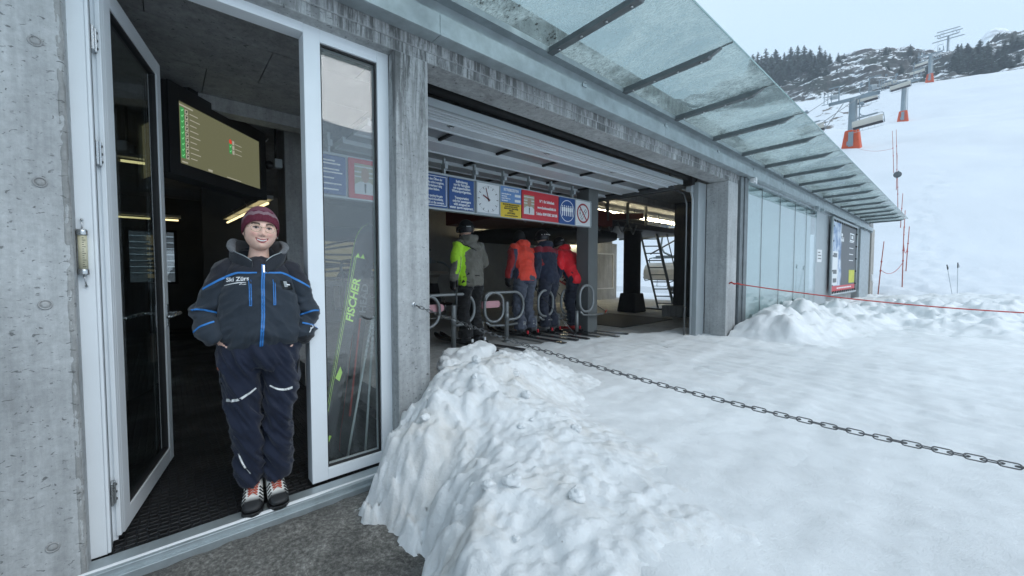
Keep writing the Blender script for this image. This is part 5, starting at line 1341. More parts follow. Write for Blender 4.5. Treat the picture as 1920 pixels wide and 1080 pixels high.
def paint(me, cols, dom='POINT'):
    a = me.color_attributes.new('tone', 'FLOAT_COLOR', 'POINT')
    c4 = np.concatenate([cols, np.ones((len(cols), 1))], 1); a.data.foreach_set('color', c4.ravel())
def zones(me, fn):
    """material index per face from the face centre and normal"""
    n = len(me.polygons); c = np.empty(n * 3); me.polygons.foreach_get('center', c); q = np.empty(n * 3); me.polygons.foreach_get('normal', q)
    me.polygons.foreach_set('material_index', fn(c.reshape(-1, 3), q.reshape(-1, 3)).astype(np.int32))

def head_mesh(mb_v, mb_f, cols, c, tilt, female=True, sc=1.0, dens=(150, 120), hair=(.035, .022, .016)):
    """adds a head (front +x) to vertex / face / colour lists; c = centre of the head"""
    nu, nv = dens; ax, ay, az = .093, .080, .1125
    u = np.linspace(-PI, PI, nu, endpoint=False); u = u - .42 * np.sin(u)           # more columns towards the face
    v = np.linspace(-PI / 2 + .02, PI / 2 - .02, nv)
    U, V = np.meshgrid(u, v, indexing='ij'); s = np.sin(V); nn = np.where(s < 0, 2.75, 2.1)
    r = np.clip(1 - np.abs(s) ** nn, 0, 1) ** (1 / nn)
    x, y, z = ax * r * np.cos(U), ay * r * np.sin(U), az * s
    k = np.clip(-z / az, 0, 1); fr = np.clip(np.cos(U), 0, 1)
    y = y * (1 - .36 * k ** 2.0); x = np.where(x < 0, x * (1 + .10 * (1 - k)) * (1 - .45 * k), x * (1 - .05 * k))
    def g(yc, zc, sy, sz_, sym=True):
        q = np.exp(-((y - yc) / sy) ** 2 - ((z - zc) / sz_) ** 2)
        if sym and yc: q = q + np.exp(-((y + yc) / sy) ** 2 - ((z - zc) / sz_) ** 2)
        return q
    ff = sstep(.15, .55, np.cos(U))
    d = .007 * g(0, .004, .008, .022) + .0195 * g(0, -.024, .0095, .0125) + .0085 * g(.0118, -.029, .0062, .0065) - .0095 * g(.031, .010, .014, .0105) + .0045 * g(.031, .008, .010, .0062) \
        + .004 * g(.030, .029, .02, .007) + .0085 * g(.038, -.026, .016, .013) + .0045 * g(0, -.055, .022, .009) + .005 * g(0, -.094, .017, .012) - .003 * g(0, -.072, .018, .006) - .0035 * g(.026, -.054, .004, .010)
    x = x + d * ff
    zs = -.0565 + 12.5 * y ** 2                                                        # smile line
    mouth = ff * (np.abs(y) < .0265)
    lipw = .0072 * np.sqrt(np.clip(1 - (y / .0305) ** 2, 0, 1)) + .0008
    x = x - .0030 * mouth * np.exp(-((z - zs) / .003) ** 2)
    skin = np.array([.88, .57, .455]); col = np.ones(x.shape + (3,)) * skin
    def over(m, c_): 
        nonlocal col
        m = np.clip(m, 0, 1)[..., None]; col = col * (1 - m) + np.array(c_) * m
    over(.60 * g(.040, -.024, .018, .015) * ff, (.80, .35, .29)); over(.35 * g(.022, -.036, .004, .012) * ff, (.50, .25, .2)); over(.45 * sstep(-.085, -.11, z) * ff, (.55, .33, .26)); over(.4 * g(0, -.026, .012, .009) * ff, (.62, .30, .25))
    over(.30 * g(.031, .004, .016, .011) * ff, (.45, .26, .21))  # eye hollows and chin underside darkened, shade painted into the skin
    over(ff * (z < zs + lipw * .95) * (z > zs - lipw * 1.75) * (np.abs(y) < .0305), (.55, .14, .14))
    over(ff * (z < zs + .0018) * (z > zs - lipw * .70) * (np.abs(y) < .0235), (.80, .76, .72))
    over(ff * (np.abs(z - zs - .0026) < .0009) * (np.abs(y) < .0275), (.22, .06, .06))
    over(ff * 1.0 * (np.abs(np.abs(y) - .031) < .0135) * (np.abs(z - .0095) < .0043 * np.sqrt(np.clip(1 - ((np.abs(y) - .031) / .0135) ** 2, 0, 1))), (.46, .41, .39))
    over(ff * ((np.abs(y) - .031) ** 2 + (z - .0095) ** 2 < .0060 ** 2), (.03, .022, .016))
    lid = .0095 + .0049 * np.sqrt(np.clip(1 - ((np.abs(y) - .031) / .0145) ** 2, 0, 1))
    over(ff * (np.abs(np.abs(y) - .031) < .0145) * (np.abs(z - lid) < .0024), (.035, .02, .018))
    bz = .0285 + .0045 * (1 - ((np.abs(y) - .034) / .018) ** 2)
    over(ff * .95 * (np.abs(np.abs(y) - .033) < .019) * (np.abs(z - bz) < .0045 * (1.25 - .5 * (np.abs(y) - .014) / .038)), (.045, .028, .02))
    over(ff * .8 * g(.0065, -.0355, .0042, .0026), (.22, .09, .07)); over(ff * .30 * g(.014, -.012, .004, .02), (.55, .32, .26))  # nose shading painted into the skin colour
    over(.9 * ff * np.exp(-((np.abs(y) - .0285) / .0028) ** 2 - ((z - zs) / .003) ** 2), (.30, .10, .09)); over(sstep(.040, .012, x) * sstep(-.05, -.02, z + .2 * x) , hair)
    pts = np.stack([x, y, z], -1).reshape(-1, 3) * sc
    Rm = np.array(tilt.to_3x3()); pts = pts @ Rm.T + np.array(c)
    b = len(mb_v); mb_v += [tuple(p) for p in pts]; cols += [tuple(q) for q in col.reshape(-1, 3)]
    for i in range(nu):
        for j in range(nv - 1):
            a, e = i * nv + j, ((i + 1) % nu) * nv + j
            mb_f.append((b + a, b + e, b + e + 1, b + a + 1))
    mb_f.append(tuple(b + i * nv for i in reversed(range(nu)))); mb_f.append(tuple(b + i * nv + nv - 1 for i in range(nu)))
    # ears
    for s_ in (-1, 1):
        m = MB(); m.sphere((0, 0, 0), (.017, .008, .031), 14, 10); b = len(mb_v)
        q = np.array(m.v) ; q[:, 0] += q[:, 2] * -.2; q = q + np.array([-.008, s_ * .0765, -.006]); q = (q * sc) @ Rm.T + np.array(c)
        mb_v += [tuple(p) for p in q]; cols += [(.80, .50, .40)] * len(q); mb_f += [tuple(b + i for i in f) for f in m.f]
def hand(mb, wrist, direc, palm_n, sc=1.0, curl=.9, side=1):
    """palm with four curled fingers of unequal length and a thumb leaving the side of the palm"""
    w = Vector(wrist); d = Vector(direc).normalized(); n = Vector(palm_n); n = (n - d * n.dot(d)).normalized(); s_ = d.cross(n) * side
    mb.tube([w, w + d * .02 * sc, w + d * .055 * sc, w + d * .09 * sc], [(.026 * sc, .020 * sc), (.032 * sc, .019 * sc), (.040 * sc, .017 * sc), (.036 * sc, .013 * sc)], 12, ref=tuple(s_))
    for i, (L_, off) in enumerate(((.068, -.027), (.078, -.009), (.073, .009), (.056, .026))):
        p = w + d * .085 * sc + s_ * off * sc; pts = [p]; a = 0
        for j, f in enumerate((.45, .32, .23)):
            a += curl * (.55, .8, .6)[j]; p = p + (d * math.cos(a) + n * math.sin(a)) * L_ * f * sc; pts.append(p)
        mb.tube(pts, [.0105 * sc, .0098 * sc, .009 * sc, .0075 * sc], 8, ref=tuple(s_))
    p = w + d * .03 * sc - s_ * .032 * sc
    mb.tube([p, p + (d * .6 - s_ * .7 + n * .3).normalized() * .032 * sc, p + (d * .75 - s_ * .5 + n * .6).normalized() * .062 * sc], [.0135 * sc, .012 * sc, .009 * sc], 8)
m_body = mat_attr('skin', .5, .04, 260, .12)
SKIN = (.84, .54, .43)
def body_mesh(name, J, head_c, tilt, fists, dens=(150, 120), bend=None, neck_r=.048):
    """one continuous body : trunk, limbs, neck joined, with the detailed head grown on the neck"""
    m = MB()
    m.tube([J['pelvis'], J['waist'], J['chest'], J['neck0']], [(.14, .10), (.125, .09), (.15, .10), (.07, .06)], 18)
    m.tube([J['neck0'], J['neck1'], head_c], [neck_r * 1.15, neck_r, neck_r * .95], 16)
    for s_ in 'LR':
        m.tube([J['sh' + s_], J['el' + s_], J['wr' + s_]], [.048, .040, .027], 12)
        m.tube([J['hip' + s_], J['kn' + s_], J['an' + s_]], [.082, .055, .040], 12)
        fp = Vector(J['an' + s_]); m.tube([fp + Vector((-.05, 0, -.04)), fp + Vector((.06, 0, -.05)), fp + Vector((.13, 0, -.06))], [(.035, .03), (.038, .028), (.03, .02)], 10)
    for s_, (dr_, pn) in fists.items(): hand(m, J['wr' + s_], dr_, pn, 1., .9, 1 if s_ == 'L' else -1)
    b = union(m, 'tmp', [], .010, 3)
    vs = [tuple(v.co) for v in b.vertices]; fs = [tuple(p.vertices) for p in b.polygons]; cols = [SKIN] * len(vs)
    head_mesh(vs, fs, cols, head_c, tilt, dens=dens)
    me = bpy.data.meshes.new(name); me.from_pydata(vs, [], fs); me.materials.append(m_body); me.polygons.foreach_set('use_smooth', [True] * len(fs)); me.update()
    paint(me, np.array(cols)); return me
def folds(c, amp=.006, fz=11, fxy=4, seed=0, off=0.):
    n = ridged(c[:, 0] * fxy + off, c[:, 1] * fxy, c[:, 2] * fz, 3, 200 + seed); return 1.5 * amp * (n - .2)
def ribbon(bvh, pts, w, t_, mb, direction=(-1, 0, 0), start=.6, mi=0, n=None, lift=.0015):
    """strip laid on a garment : points (y,z) projected on it along x"""
    P = []
    for (y, z) in pts:
        o = Vector((start, y, z)); h = bvh.ray_cast(o, Vector(direction))
        if h[0] is not None: P.append((h[0], h[1]))
    if len(P) < 2: return
    vs = []; fs = []
    for i, (p, nm) in enumerate(P):
        tg = (P[min(i + 1, len(P) - 1)][0] - P[max(i - 1, 0)][0]).normalized(); ww = w[i] if isinstance(w, (list, tuple)) else w
        sd = tg.cross(nm).normalized()
        vs += [p - sd * ww / 2 - nm * .002, p - sd * ww / 2 + nm * t_, p + sd * ww / 2 + nm * t_, p + sd * ww / 2 - nm * .002]
    for i in range(len(P) - 1):
        a = 4 * i; b = a + 4
        for q in range(3): fs.append((a + q, b + q, b + q + 1, a + q + 1))
    mb.add(vs, fs, mi, False)
def curve(pts, n=24):
    pts = np.array(pts, float); t = np.linspace(0, len(pts) - 1, n); i = np.clip(t.astype(int), 0, len(pts) - 2); out = []
    for k, tt in zip(i, t):
        p0, p1, p2, p3 = pts[max(k - 1, 0)], pts[k], pts[k + 1], pts[min(k + 2, len(pts) - 1)]; f = tt - k
        out.append(tuple(.5 * ((2 * p1) + (-p0 + p2) * f + (2 * p0 - 5 * p1 + 4 * p2 - p3) * f * f + (-p0 + 3 * p1 - 3 * p2 + p3) * f ** 3)))
    return out
def bvh_of(me): return BVHTree.FromPolygons([v.co for v in me.vertices], [tuple(p.vertices) for p in me.polygons])
def project_text(bvh, body, size, c, mat, parent, sx=1., rotdeg=0., shear=0., bold=0., name='lettering', direction=(-1, 0, 0)):
    o = text(body, size, mat, None, (0, 0, 0), 'CENTER', name, .0004, rot=(0, 0, 0), sx=1, shear=shear, bold=bold)
    me = o.data; bpy.data.objects.remove(o); co = co_of(me); a = R(rotdeg); out = []
    for x, y, z in co:
        x *= sx; yy, zz = x * math.cos(a) - y * math.sin(a), x * math.sin(a) + y * math.cos(a)
        h = bvh.ray_cast(Vector((.6, c[0] + yy, c[1] + zz)), Vector(direction)); p = h[0] if h[0] is not None else Vector((.15, c[0] + yy, c[1] + zz))
        out.append((p.x + .0022 + z, p.y, p.z))
    set_co(me, np.array(out)); return link(name, me, parent)

# ---------------------------------------------------------------- the woman in the doorway
W = thing('person', 'smiling person in maroon hat and blue piped jacket standing in the doorway, hands in pockets', 'person', (-2.64, .405, .047), R(-7))
W.scale = (1.0, 1.0, 1.012)
hc = Vector((.022, .012, 1.535))
J = dict(pelvis=(0, 0, .86), waist=(0, 0, 1.0), chest=(-.01, 0, 1.24), neck0=(-.012, 0, 1.37), neck1=(-.018, .005, 1.43),
         shL=(-.01, .150, 1.335), elL=(-.03, .238, 1.06), wrL=(.045, .182, .925), shR=(-.01, -.150, 1.335), elR=(-.03, -.242, 1.10), wrR=(.045, -.182, .94),
         hipL=(0, .09, .84), knL=(.01, .075, .47), anL=(-.01, .056, .09), hipR=(0, -.09, .84), knR=(.015, -.085, .47), anR=(-.01, -.056, .09))
tilt = Euler((R(-4), R(2), R(5))).to_matrix().to_4x4()
link('body', body_mesh('woman_body', J, hc, tilt, {'L': ((.0, -.32, -.95), (-.3, -1, 0)), 'R': ((.0, .32, -.95), (-.3, 1, 0))}, (200, 160)), W)
# trousers
tm_ = MB()
tm_.tube([(0, 0, .78), (0, 0, .84), (0, 0, .93), (0, 0, 1.0)], [(.165, .120), (.198, .142), (.196, .145), (.17, .12)], 26)
for s_ in (-1, 1):
    tm_.tube([(0, s_ * .085, .90), (0, s_ * .094, .80), (.004, s_ * .092, .68), (.012, s_ * .082, .55), (.015, s_ * .076, .46), (.0, s_ * .069, .33), (-.012, s_ * .062, .20), (-.012, s_ * .059, .115)],
             [(.103, .116), (.101, .112), (.090, .098), (.076, .085), (.071, .080), (.066, .076), (.061, .074), (.060, .078)], 22)
    tm_.tube([(-.02, s_ * .180, .80), (-.015, s_ * .176, .72), (-.01, s_ * .158, .63)], [(.022, .07), (.026, .072), (.018, .06)], 12)
tr_me = union(tm_, 'trousers', [mat_cloth('trouser_navy', (.006, .011, .030), .7)], .0085, 5)
def trf(c, n):
    z = c[:, 2]; k = .35 + .65 * np.clip(np.exp(-((z - .50) / .12) ** 2) + np.exp(-((z - .80) / .07) ** 2) + np.exp(-((z - .22) / .12) ** 2), 0, 1)
    tw = c[:, 2] * 15 + 26 * np.abs(c[:, 1]) * np.sign(c[:, 1]) + 5 * c[:, 0]
    w = ridged(c[:, 0] * 6, c[:, 1] * 4, tw * .75, 3, 231)
    return k * (.023 * (w - .15)) + .005 * fbm(c[:, 0] * 9, c[:, 1] * 9, c[:, 2] * 9, 3, 232)
displace(tr_me, trf)
tro = link('trousers', tr_me, W); tb = bvh_of(tr_me)
m_refl = M('reflective_tape', (.72, .73, .72), .4, 0, .1, 90, .2, 200)
for pts_, n_, w0, dw in (([(-.165, .615), (-.115, .625), (-.07, .645), (-.03, .67)], 18, .016, .009), ([(.145, .648), (.105, .645), (.07, .655), (.035, .675)], 16, .014, .008), ([(-.118, .315), (-.105, .27), (-.085, .225), (-.066, .19)], 16, .008, 0)):
    mb = MB(); ribbon(tb, curve(pts_, n_), [w0 - dw * i / n_ for i in range(n_)], .002, mb); mb.build('reflective_piping', m_refl, tro)
mb = MB(); ribbon(tb, [(.186, .80), (.178, .74), (.165, .68)], .006, .004, mb); ribbon(tb, [(-.186, .82), (-.186, .70)], .005, .004, mb); mb.build('pocket_seam', m_blackm, tro)
mb = MB(); mb.lathe([(.016, -.008), (.016, .006), (.009, .009)], (.06, -.186, .80), 14, axis='X'); mb.build('orange_clip', M('orange_clip', (.55, .14, .03), .5), tro)
# jacket : body and sleeves keep their own surfaces so that the armhole crease stays crisp
def join(ms, name):
    vs, fs, mats = [], [], ms[0].materials[:]
    for m in ms:
        b0 = len(vs); vs += [tuple(v.co) for v in m.vertices]; fs += [tuple(b0 + i for i in p.vertices) for p in m.polygons]
    me = bpy.data.meshes.new(name); me.from_pydata(vs, [], fs)
    for m in mats: me.materials.append(m)
    me.polygons.foreach_set('use_smooth', [True] * len(fs)); me.update(); return me
jmats = [mat_cloth('jacket_charcoal', (.021, .030, .043), .72), mat_cloth('jacket_yoke', (.015, .016, .024), .75), mat_cloth('cuff_black', (.008, .009, .013), .8)]
jm = MB()
jm.tube([(-.005, 0, .872), (-.005, 0, .885), (-.005, 0, .92), (0, 0, .97), (0, 0, 1.05), (0, 0, 1.14), (-.004, 0, 1.23), (-.01, 0, 1.31), (-.014, 0, 1.352), (-.018, 0, 1.378)],
        [(.172, .128), (.182, .138), (.198, .160), (.203, .168), (.198, .160), (.188, .150), (.180, .140), (.166, .122), (.138, .098), (.074, .068)], 34)
parts_ = [union(jm, 't', jmats, .008, 3)]
for s_, e, w_ in ((1, (-.035, .240, 1.07), (.052, .190, .915)), (-1, (-.03, -.248, 1.10), (.052, -.190, .940))):
    e, w_ = Vector(e), Vector(w_); a = Vector((-.012, s_ * .112, 1.338)); sm_ = MB()
    sm_.tube([a, Vector((-.014, s_ * .150, 1.318)), Vector((-.02, s_ * .190, 1.23)), Vector((-.028, s_ * .219, 1.15)), e, e.lerp(w_, .4) + Vector((-.01, s_ * .010, 0)), e.lerp(w_, .78) + Vector((0, s_ * .008, 0)), w_],
            [(.048, .06), (.062, .070), (.063, .074), (.061, .074), (.062, .074), (.060, .068), (.054, .060), (.044, .050)], 20)
    parts_.append(union(sm_, 't', jmats, .008, 3))
jk = join(parts_, 'jacket')
def jkf(c, n):
    x, y, z = c.T; arm = sstep(.175, .205, np.abs(y)) * sstep(1.40, 1.25, z)
    diag = z * 11 + 9 * np.abs(y) + 3 * x
    w1 = ridged(x * 4 + y * 2, y * 3, diag, 3, 241)                                     # drag lines
    sl = np.exp(-((z - 1.075) / .075) ** 2) + .8 * np.exp(-((z - .965) / .05) ** 2)      # elbow and cuff bunching
    w2 = 1 - 2 * np.abs(vnoise(x * 5 + 3, y * 5, z * 17 + 10 * np.abs(y) + 3 * vnoise(x * 6, y * 6, z * 4, 5), 245))
    low = np.exp(-((z - .955) / .06) ** 2)
    t_ = arm * (.010 * w1 + .020 * sl * w2) + (1 - arm) * (.0085 * w1 + .016 * low * w2)
    return t_ - .002 + .005 * fbm(x * 7, y * 7, z * 7, 3, 242)
displace(jk, jkf)
def yoke(y): return 1.300 - .9 * np.clip(np.abs(y) - .10, 0, 1) ** 1.25 + .018 * np.exp(-(y / .09) ** 2) * 0
def jkz(c, n):
    x, y, z = c.T; i = np.zeros(len(c)); i[z > yoke(y) + .004] = 1
    i[(np.abs(y) > .16) & (z < .945 + .02 * (y < 0)) & (x > .01) & (np.abs(y) > .175) & (z < .935)] = 2; return i
zones(jk, jkz)
jo = link('jacket', jk, W); jb = bvh_of(jk)
m_bz = M('blue_piping', (.030, .20, .55), .5, 0, .06, 40, .05, 300)
mb = MB()
for s_ in (-1, 1):
    ys = [s_ * q for q in np.linspace(.012, .252, 26)]
    ribbon(jb, [(y, float(yoke(np.array(y)))) for y in ys], [.007 + .004 * min(1, i / 12) for i in range(26)], .0035, mb)
mb.build('shoulder_piping', m_bz, jo)
mb = MB()
for s_, dz in ((-1, 0), (1, -.035)):
    ribbon(jb, curve([(s_ * .302, 1.108 + dz), (s_ * .265, 1.112 + dz), (s_ * .23, 1.102 + dz), (s_ * .196, 1.087 + dz)], 16), .009, .0035, mb)
    ribbon(jb, curve([(s_ * .295, .995 + dz), (s_ * .268, 1.022 + dz), (s_ * .238, 1.037 + dz), (s_ * .206, 1.047 + dz)], 16), .009, .0035, mb)
mb.build('sleeve_piping', m_bz, jo)
mb = MB(); ribbon(jb, curve([(.018, 1.345), (.015, 1.28), (.012, 1.18), (.010, 1.08), (.003, .98), (-.004, .885)], 40), .0165, .004, mb); zp = mb.build('front_zip', m_bz, jo)
mb = MB(); ribbon(jb, curve([(.018, 1.345), (.012, 1.18), (.010, 1.08), (-.004, .885)], 40), .004, .0055, mb); mb.build('zip_teeth', M('zip_teeth', (.015, .07, .2), .4), zp)
mb = MB(); ribbon(jb, [(.019, 1.338), (.018, 1.30)], .008, .009, mb); mb.build('zip_puller', m_steel, zp); mb = MB(); ribbon(jb, [(-.004, .897), (-.004, .885)], .010, .008, mb); mb.build('zip_stop', m_steel, zp)
for y0 in (-.045, .066):
    mb = MB(); ribbon(jb, curve([(y0 - .001, 1.262), (y0, 1.20), (y0 - .001, 1.125)], 14), .0125, .004, mb); q = mb.build('chest_pocket_zip', m_bz, jo)
    mb = MB(); ribbon(jb, curve([(y0 - .001, 1.255), (y0, 1.19), (y0 - .001, 1.13)], 14), .0035, .0055, mb); mb.build('zip_teeth', m_blackm, q)
    mb = MB(); ribbon(jb, [(y0, 1.263), (y0 + .002, 1.243)], .007, .009, mb); mb.build('zip_puller', m_seal, q)
project_text(jb, 'Ski Zürs', .030, (-.102, 1.281), m_txtw, jo, 1.02, 5, .12, .0006)
mb = MB(); ribbon(jb, curve([(-.158, 1.232), (-.13, 1.241), (-.095, 1.248), (-.062, 1.2495)], 18), [.0015 + .003 * math.sin(PI * (i + .5) / 18) for i in range(18)], .0015, mb); ribbon(jb, [(-.092, 1.238), (-.084, 1.243), (-.078, 1.238)], .003, .0015, mb); ribbon(jb, [(-.074, 1.239), (-.062, 1.2405)], .003, .0015, mb); mb.build('logo_swoosh', m_txtw, jo)
mb = MB(); ribbon(jb, [(.100, 1.232), (.126, 1.231), (.154, 1.227)], .052, .003, mb); bd = mb.build('badge_window', M('badge_plastic', (.012, .013, .014), .15, 0, .3, 60, 0), jo)
mb = MB(); ribbon(jb, [(.112, 1.236), (.130, 1.2345)], .034, .0042, mb); mb.build('badge_card', M('badge_card', (.33, .36, .37), .3, 0, .5, 90, 0), bd)
mb = MB(); ribbon(jb, [(.126, 1.232), (.142, 1.230)], .007, .0052, mb); mb.build('badge_print', m_txtw, bd)
mb = MB()
ribbon(jb, curve([(.246, .995), (.256, .997), (.258, .983), (.249, .978)], 12), .0045, .003, mb); ribbon(jb, curve([(.247, .984), (.245, .968), (.238, .956)], 8), .0045, .003, mb); mb.build('sleeve_logo', m_txtw, jo)
# standing hood around the neck
hm = MB()
arc = []
for k in range(17):
    a = R(42 + 276 * k / 16); f = abs(k - 8) / 8
    arc.append((-.020 + .098 * math.cos(a) + .0 * f, .108 * math.sin(a) * (1 + .10 * (1 - f)), 1.402 - .052 * f ** 2 + .014 * (1 - f)))
hm.tube([(-.05, -.11, 1.375), (-.10, -.06, 1.390), (-.118, 0, 1.39), (-.10, .06, 1.390), (-.05, .11, 1.375)], [.035, .055, .062, .055, .035], 14)
hd = union(hm, 'hood', [mat_cloth('hood_black', (.012, .014, .020), .75)], .008, 4); displace(hd, lambda c, n: folds(c, .006, 12, 10, 5)); ho = link('hood', hd, W)
# standing collar : a thick open strip, high at the back and sides, running down to a V at the zip
def collar_pt(f, q, rr_):
    a = PI - f * R(163); g_ = abs(f)
    zb = 1.345 - .045 * g_ ** 4; zt = 1.482 - .012 * math.cos(3 * PI * g_) - .135 * g_ ** 2.6; r = (.100 + .004 * q) + (.012 * math.sin(PI * min(1, g_ * 1.15)) + .002) * q + rr_ - .018 * g_ ** 4 * q
    z = zb + (zt - zb) * q; wob = .006 * math.sin(9 * f + 3 * q)
    return Vector((-.012 + (r * 1.0 + wob) * math.cos(a) * (1.02 + .16 * g_ ** 3), (r * 1.06 + wob) * math.sin(a), z))
NS, NQ = 49, 7
cv, cf, cmi = [], [], []
for i in range(NS):
    f = -1 + 2 * i / (NS - 1)
    for q in range(NQ): cv.append(collar_pt(f, q / (NQ - 1), 0))
    for q in reversed(range(NQ)): cv.append(collar_pt(f, q / (NQ - 1), .013 + .006 * math.sin(PI * q / (NQ - 1))))
m2 = 2 * NQ
for i in range(NS - 1):
    for q in range(m2):
        cf.append((i * m2 + q, i * m2 + (q + 1) % m2, (i + 1) * m2 + (q + 1) % m2, (i + 1) * m2 + q)); cmi.append(1 if q < NQ - 1 else 0)
cf += [tuple(range(m2)), tuple((NS - 1) * m2 + q for q in reversed(range(m2)))]; cmi += [0, 0]
cb_ = MB(); cb_.v = [tuple(v) for v in cv]; cb_.f = cf; cb_.m = cmi; cb_.sm = [True] * len(cf)
co_ = cb_.build('collar', [mat_cloth('collar_dark', (.014, .018, .026), .72), mat_cloth('collar_lining', (.085, .082, .084), .85)], ho)
for f0, f1 in ((-.72, -.30), (.34, .74)):
    lm = MB(); pl_ = [collar_pt(f0 + (f1 - f0) * k / 8, 1.0, .008) + Vector((0, 0, -.004)) for k in range(9)]
    lm.tube(pl_, [(.006 + .006 * math.sin(PI * k / 8), .008 + .013 * math.sin(PI * k / 8)) for k in range(9)], 12, ref=(0, 0, 1)); ln_ = union(lm, 'lining', [mat_cloth('lining_grey', (.15, .155, .165), .85)], .005, 3); displace(ln_, lambda c, n: folds(c, .002, 14, 14, int(f0 * 10))); link('hood_lining', ln_, ho)
for s_ in (-1, 1):
    mb = MB(); mb.tube([collar_pt(s_ * f, 1.0, .010) + Vector((.002, 0, .002)) for f in np.linspace(.62, .99, 10)], .0024, 6); mb.build('collar_piping', m_galv, ho)
# hat
def hat(parent, c, tilt, sc=1.0):
    nu, nv = 96, 44; th = np.linspace(-PI, PI, nu, endpoint=False); t = np.linspace(0, 1, nv); T, K = np.meshgrid(th, t, indexing='ij')
    rim = .046 - .056 * (1 - np.cos(T)) / 2; rim = rim - .046 * np.exp(-((np.abs(T) - 1.65) / .62) ** 2)
    s = rim / .1125; top = 1.20; ss = s + (top - s) * K; sa = np.clip(ss, -1, 1.20) / 1.20
    r = np.clip(1 - np.abs(sa) ** 2.25, 0, 1) ** (1 / 2.25)
    puff = 1.085 + .10 * np.sin(PI * np.clip(K * 1.1, 0, 1)) + .02 * (K < .22)
    x = (np.where(np.cos(T) > 0, .093, .103)) * r * np.cos(T) * puff; y = .0775 * r * np.sin(T) * puff; z = ss * .1125
    kn = .0012 * np.sin(T * 60) * (r > .3) ; x, y = x * (1 + kn / .09), y * (1 + kn / .09)
    ring_in = np.stack([x[:, 0] * .93, y[:, 0] * .93, z[:, 0] + .006], -1)
    pts = np.concatenate([ring_in[:, None], np.stack([x, y, z], -1)], 1); n2 = nv + 1
    col = np.ones((nu, n2, 3)) * np.array([.140, .032, .052])
    Kf = np.concatenate([K[:, :1] * 0, K], 1); Tf = np.concatenate([T[:, :1], T], 1)
    sc_ = .40 + .065 * np.abs(np.sin(Tf * 5.0)); band = (Kf > sc_ - .02) & (Kf < sc_ + .17); col[band] = (.27, .18, .20)
    line = (Kf > sc_ + .17) & (Kf < sc_ + .23); col[line] = (.12, .018, .05)
    col[Kf > .66] = (.21, .085, .115); col[(Kf > .30) & (Kf < sc_ - .02) & (np.abs(Tf) > 1.3)] = (.20, .105, .125)
    P_ = (pts.reshape(-1, 3) * sc) @ np.array(tilt.to_3x3()).T + np.array(c)
    fs = [(i * n2 + j, ((i + 1) % nu) * n2 + j, ((i + 1) % nu) * n2 + j + 1, i * n2 + j + 1) for i in range(nu) for j in range(n2 - 1)] + [tuple(i * n2 + n2 - 1 for i in range(nu))]
    me = bpy.data.meshes.new('hat'); me.from_pydata([tuple(p) for p in P_], [], fs); me.materials.append(mat_attr('knit', .9, .8, 420, 0, .1, .003)); me.polygons.foreach_set('use_smooth', [True] * len(fs)); me.update(); paint(me, col.reshape(-1, 3)); return link('hat', me, parent)
hat(W, hc, tilt)
# glasses
def TP(p): return hc + tilt.to_3x3() @ Vector(p)
mb = MB()
for s_ in (-1, 1):
    mb.tube([TP((.1005 - .010 * abs(math.cos(a) * .6 + .4 * s_ * s_ * 0 + (math.cos(a) if s_ > 0 else -math.cos(a)) * .4), s_ * .0325 + .0235 * math.cos(a), .0055 + .0195 * math.sin(a))) for a in np.linspace(0, 2 * PI, 33)[:-1]], .00125, 6, closed=True, ref=(1, 0, 0))
    mb.tube([TP((.088, s_ * .056, .010)), TP((.075, s_ * .072, .012)), TP((.03, s_ * .082, .012)), TP((-.02, s_ * .082, .006))], .0013, 6)
mb.tube([TP((.098, -.009, .010)), TP((.106, 0, .0135)), TP((.098, .009, .010))], .0013, 6)
gl_ = mb.build('glasses', M('gold_wire', (.62, .50, .34), .25, .9, .05, 30, 0), W)
mb = MB()
for s_ in (-1, 1): mb.add([TP((.0965, s_ * .0325 + .0228 * math.cos(a), .0055 + .0188 * math.sin(a))) for a in np.linspace(0, 2 * PI, 25)[:-1]], [tuple(range(24))])
mb.build('lens', mat_glass('lens_glass', (.98, .985, .985), 1.2), gl_)
mb = MB()
mb.sphere(TP((-.012, .0865, -.032)), .0045, 8, 6); mb.build('ear_stud', m_steel, W)
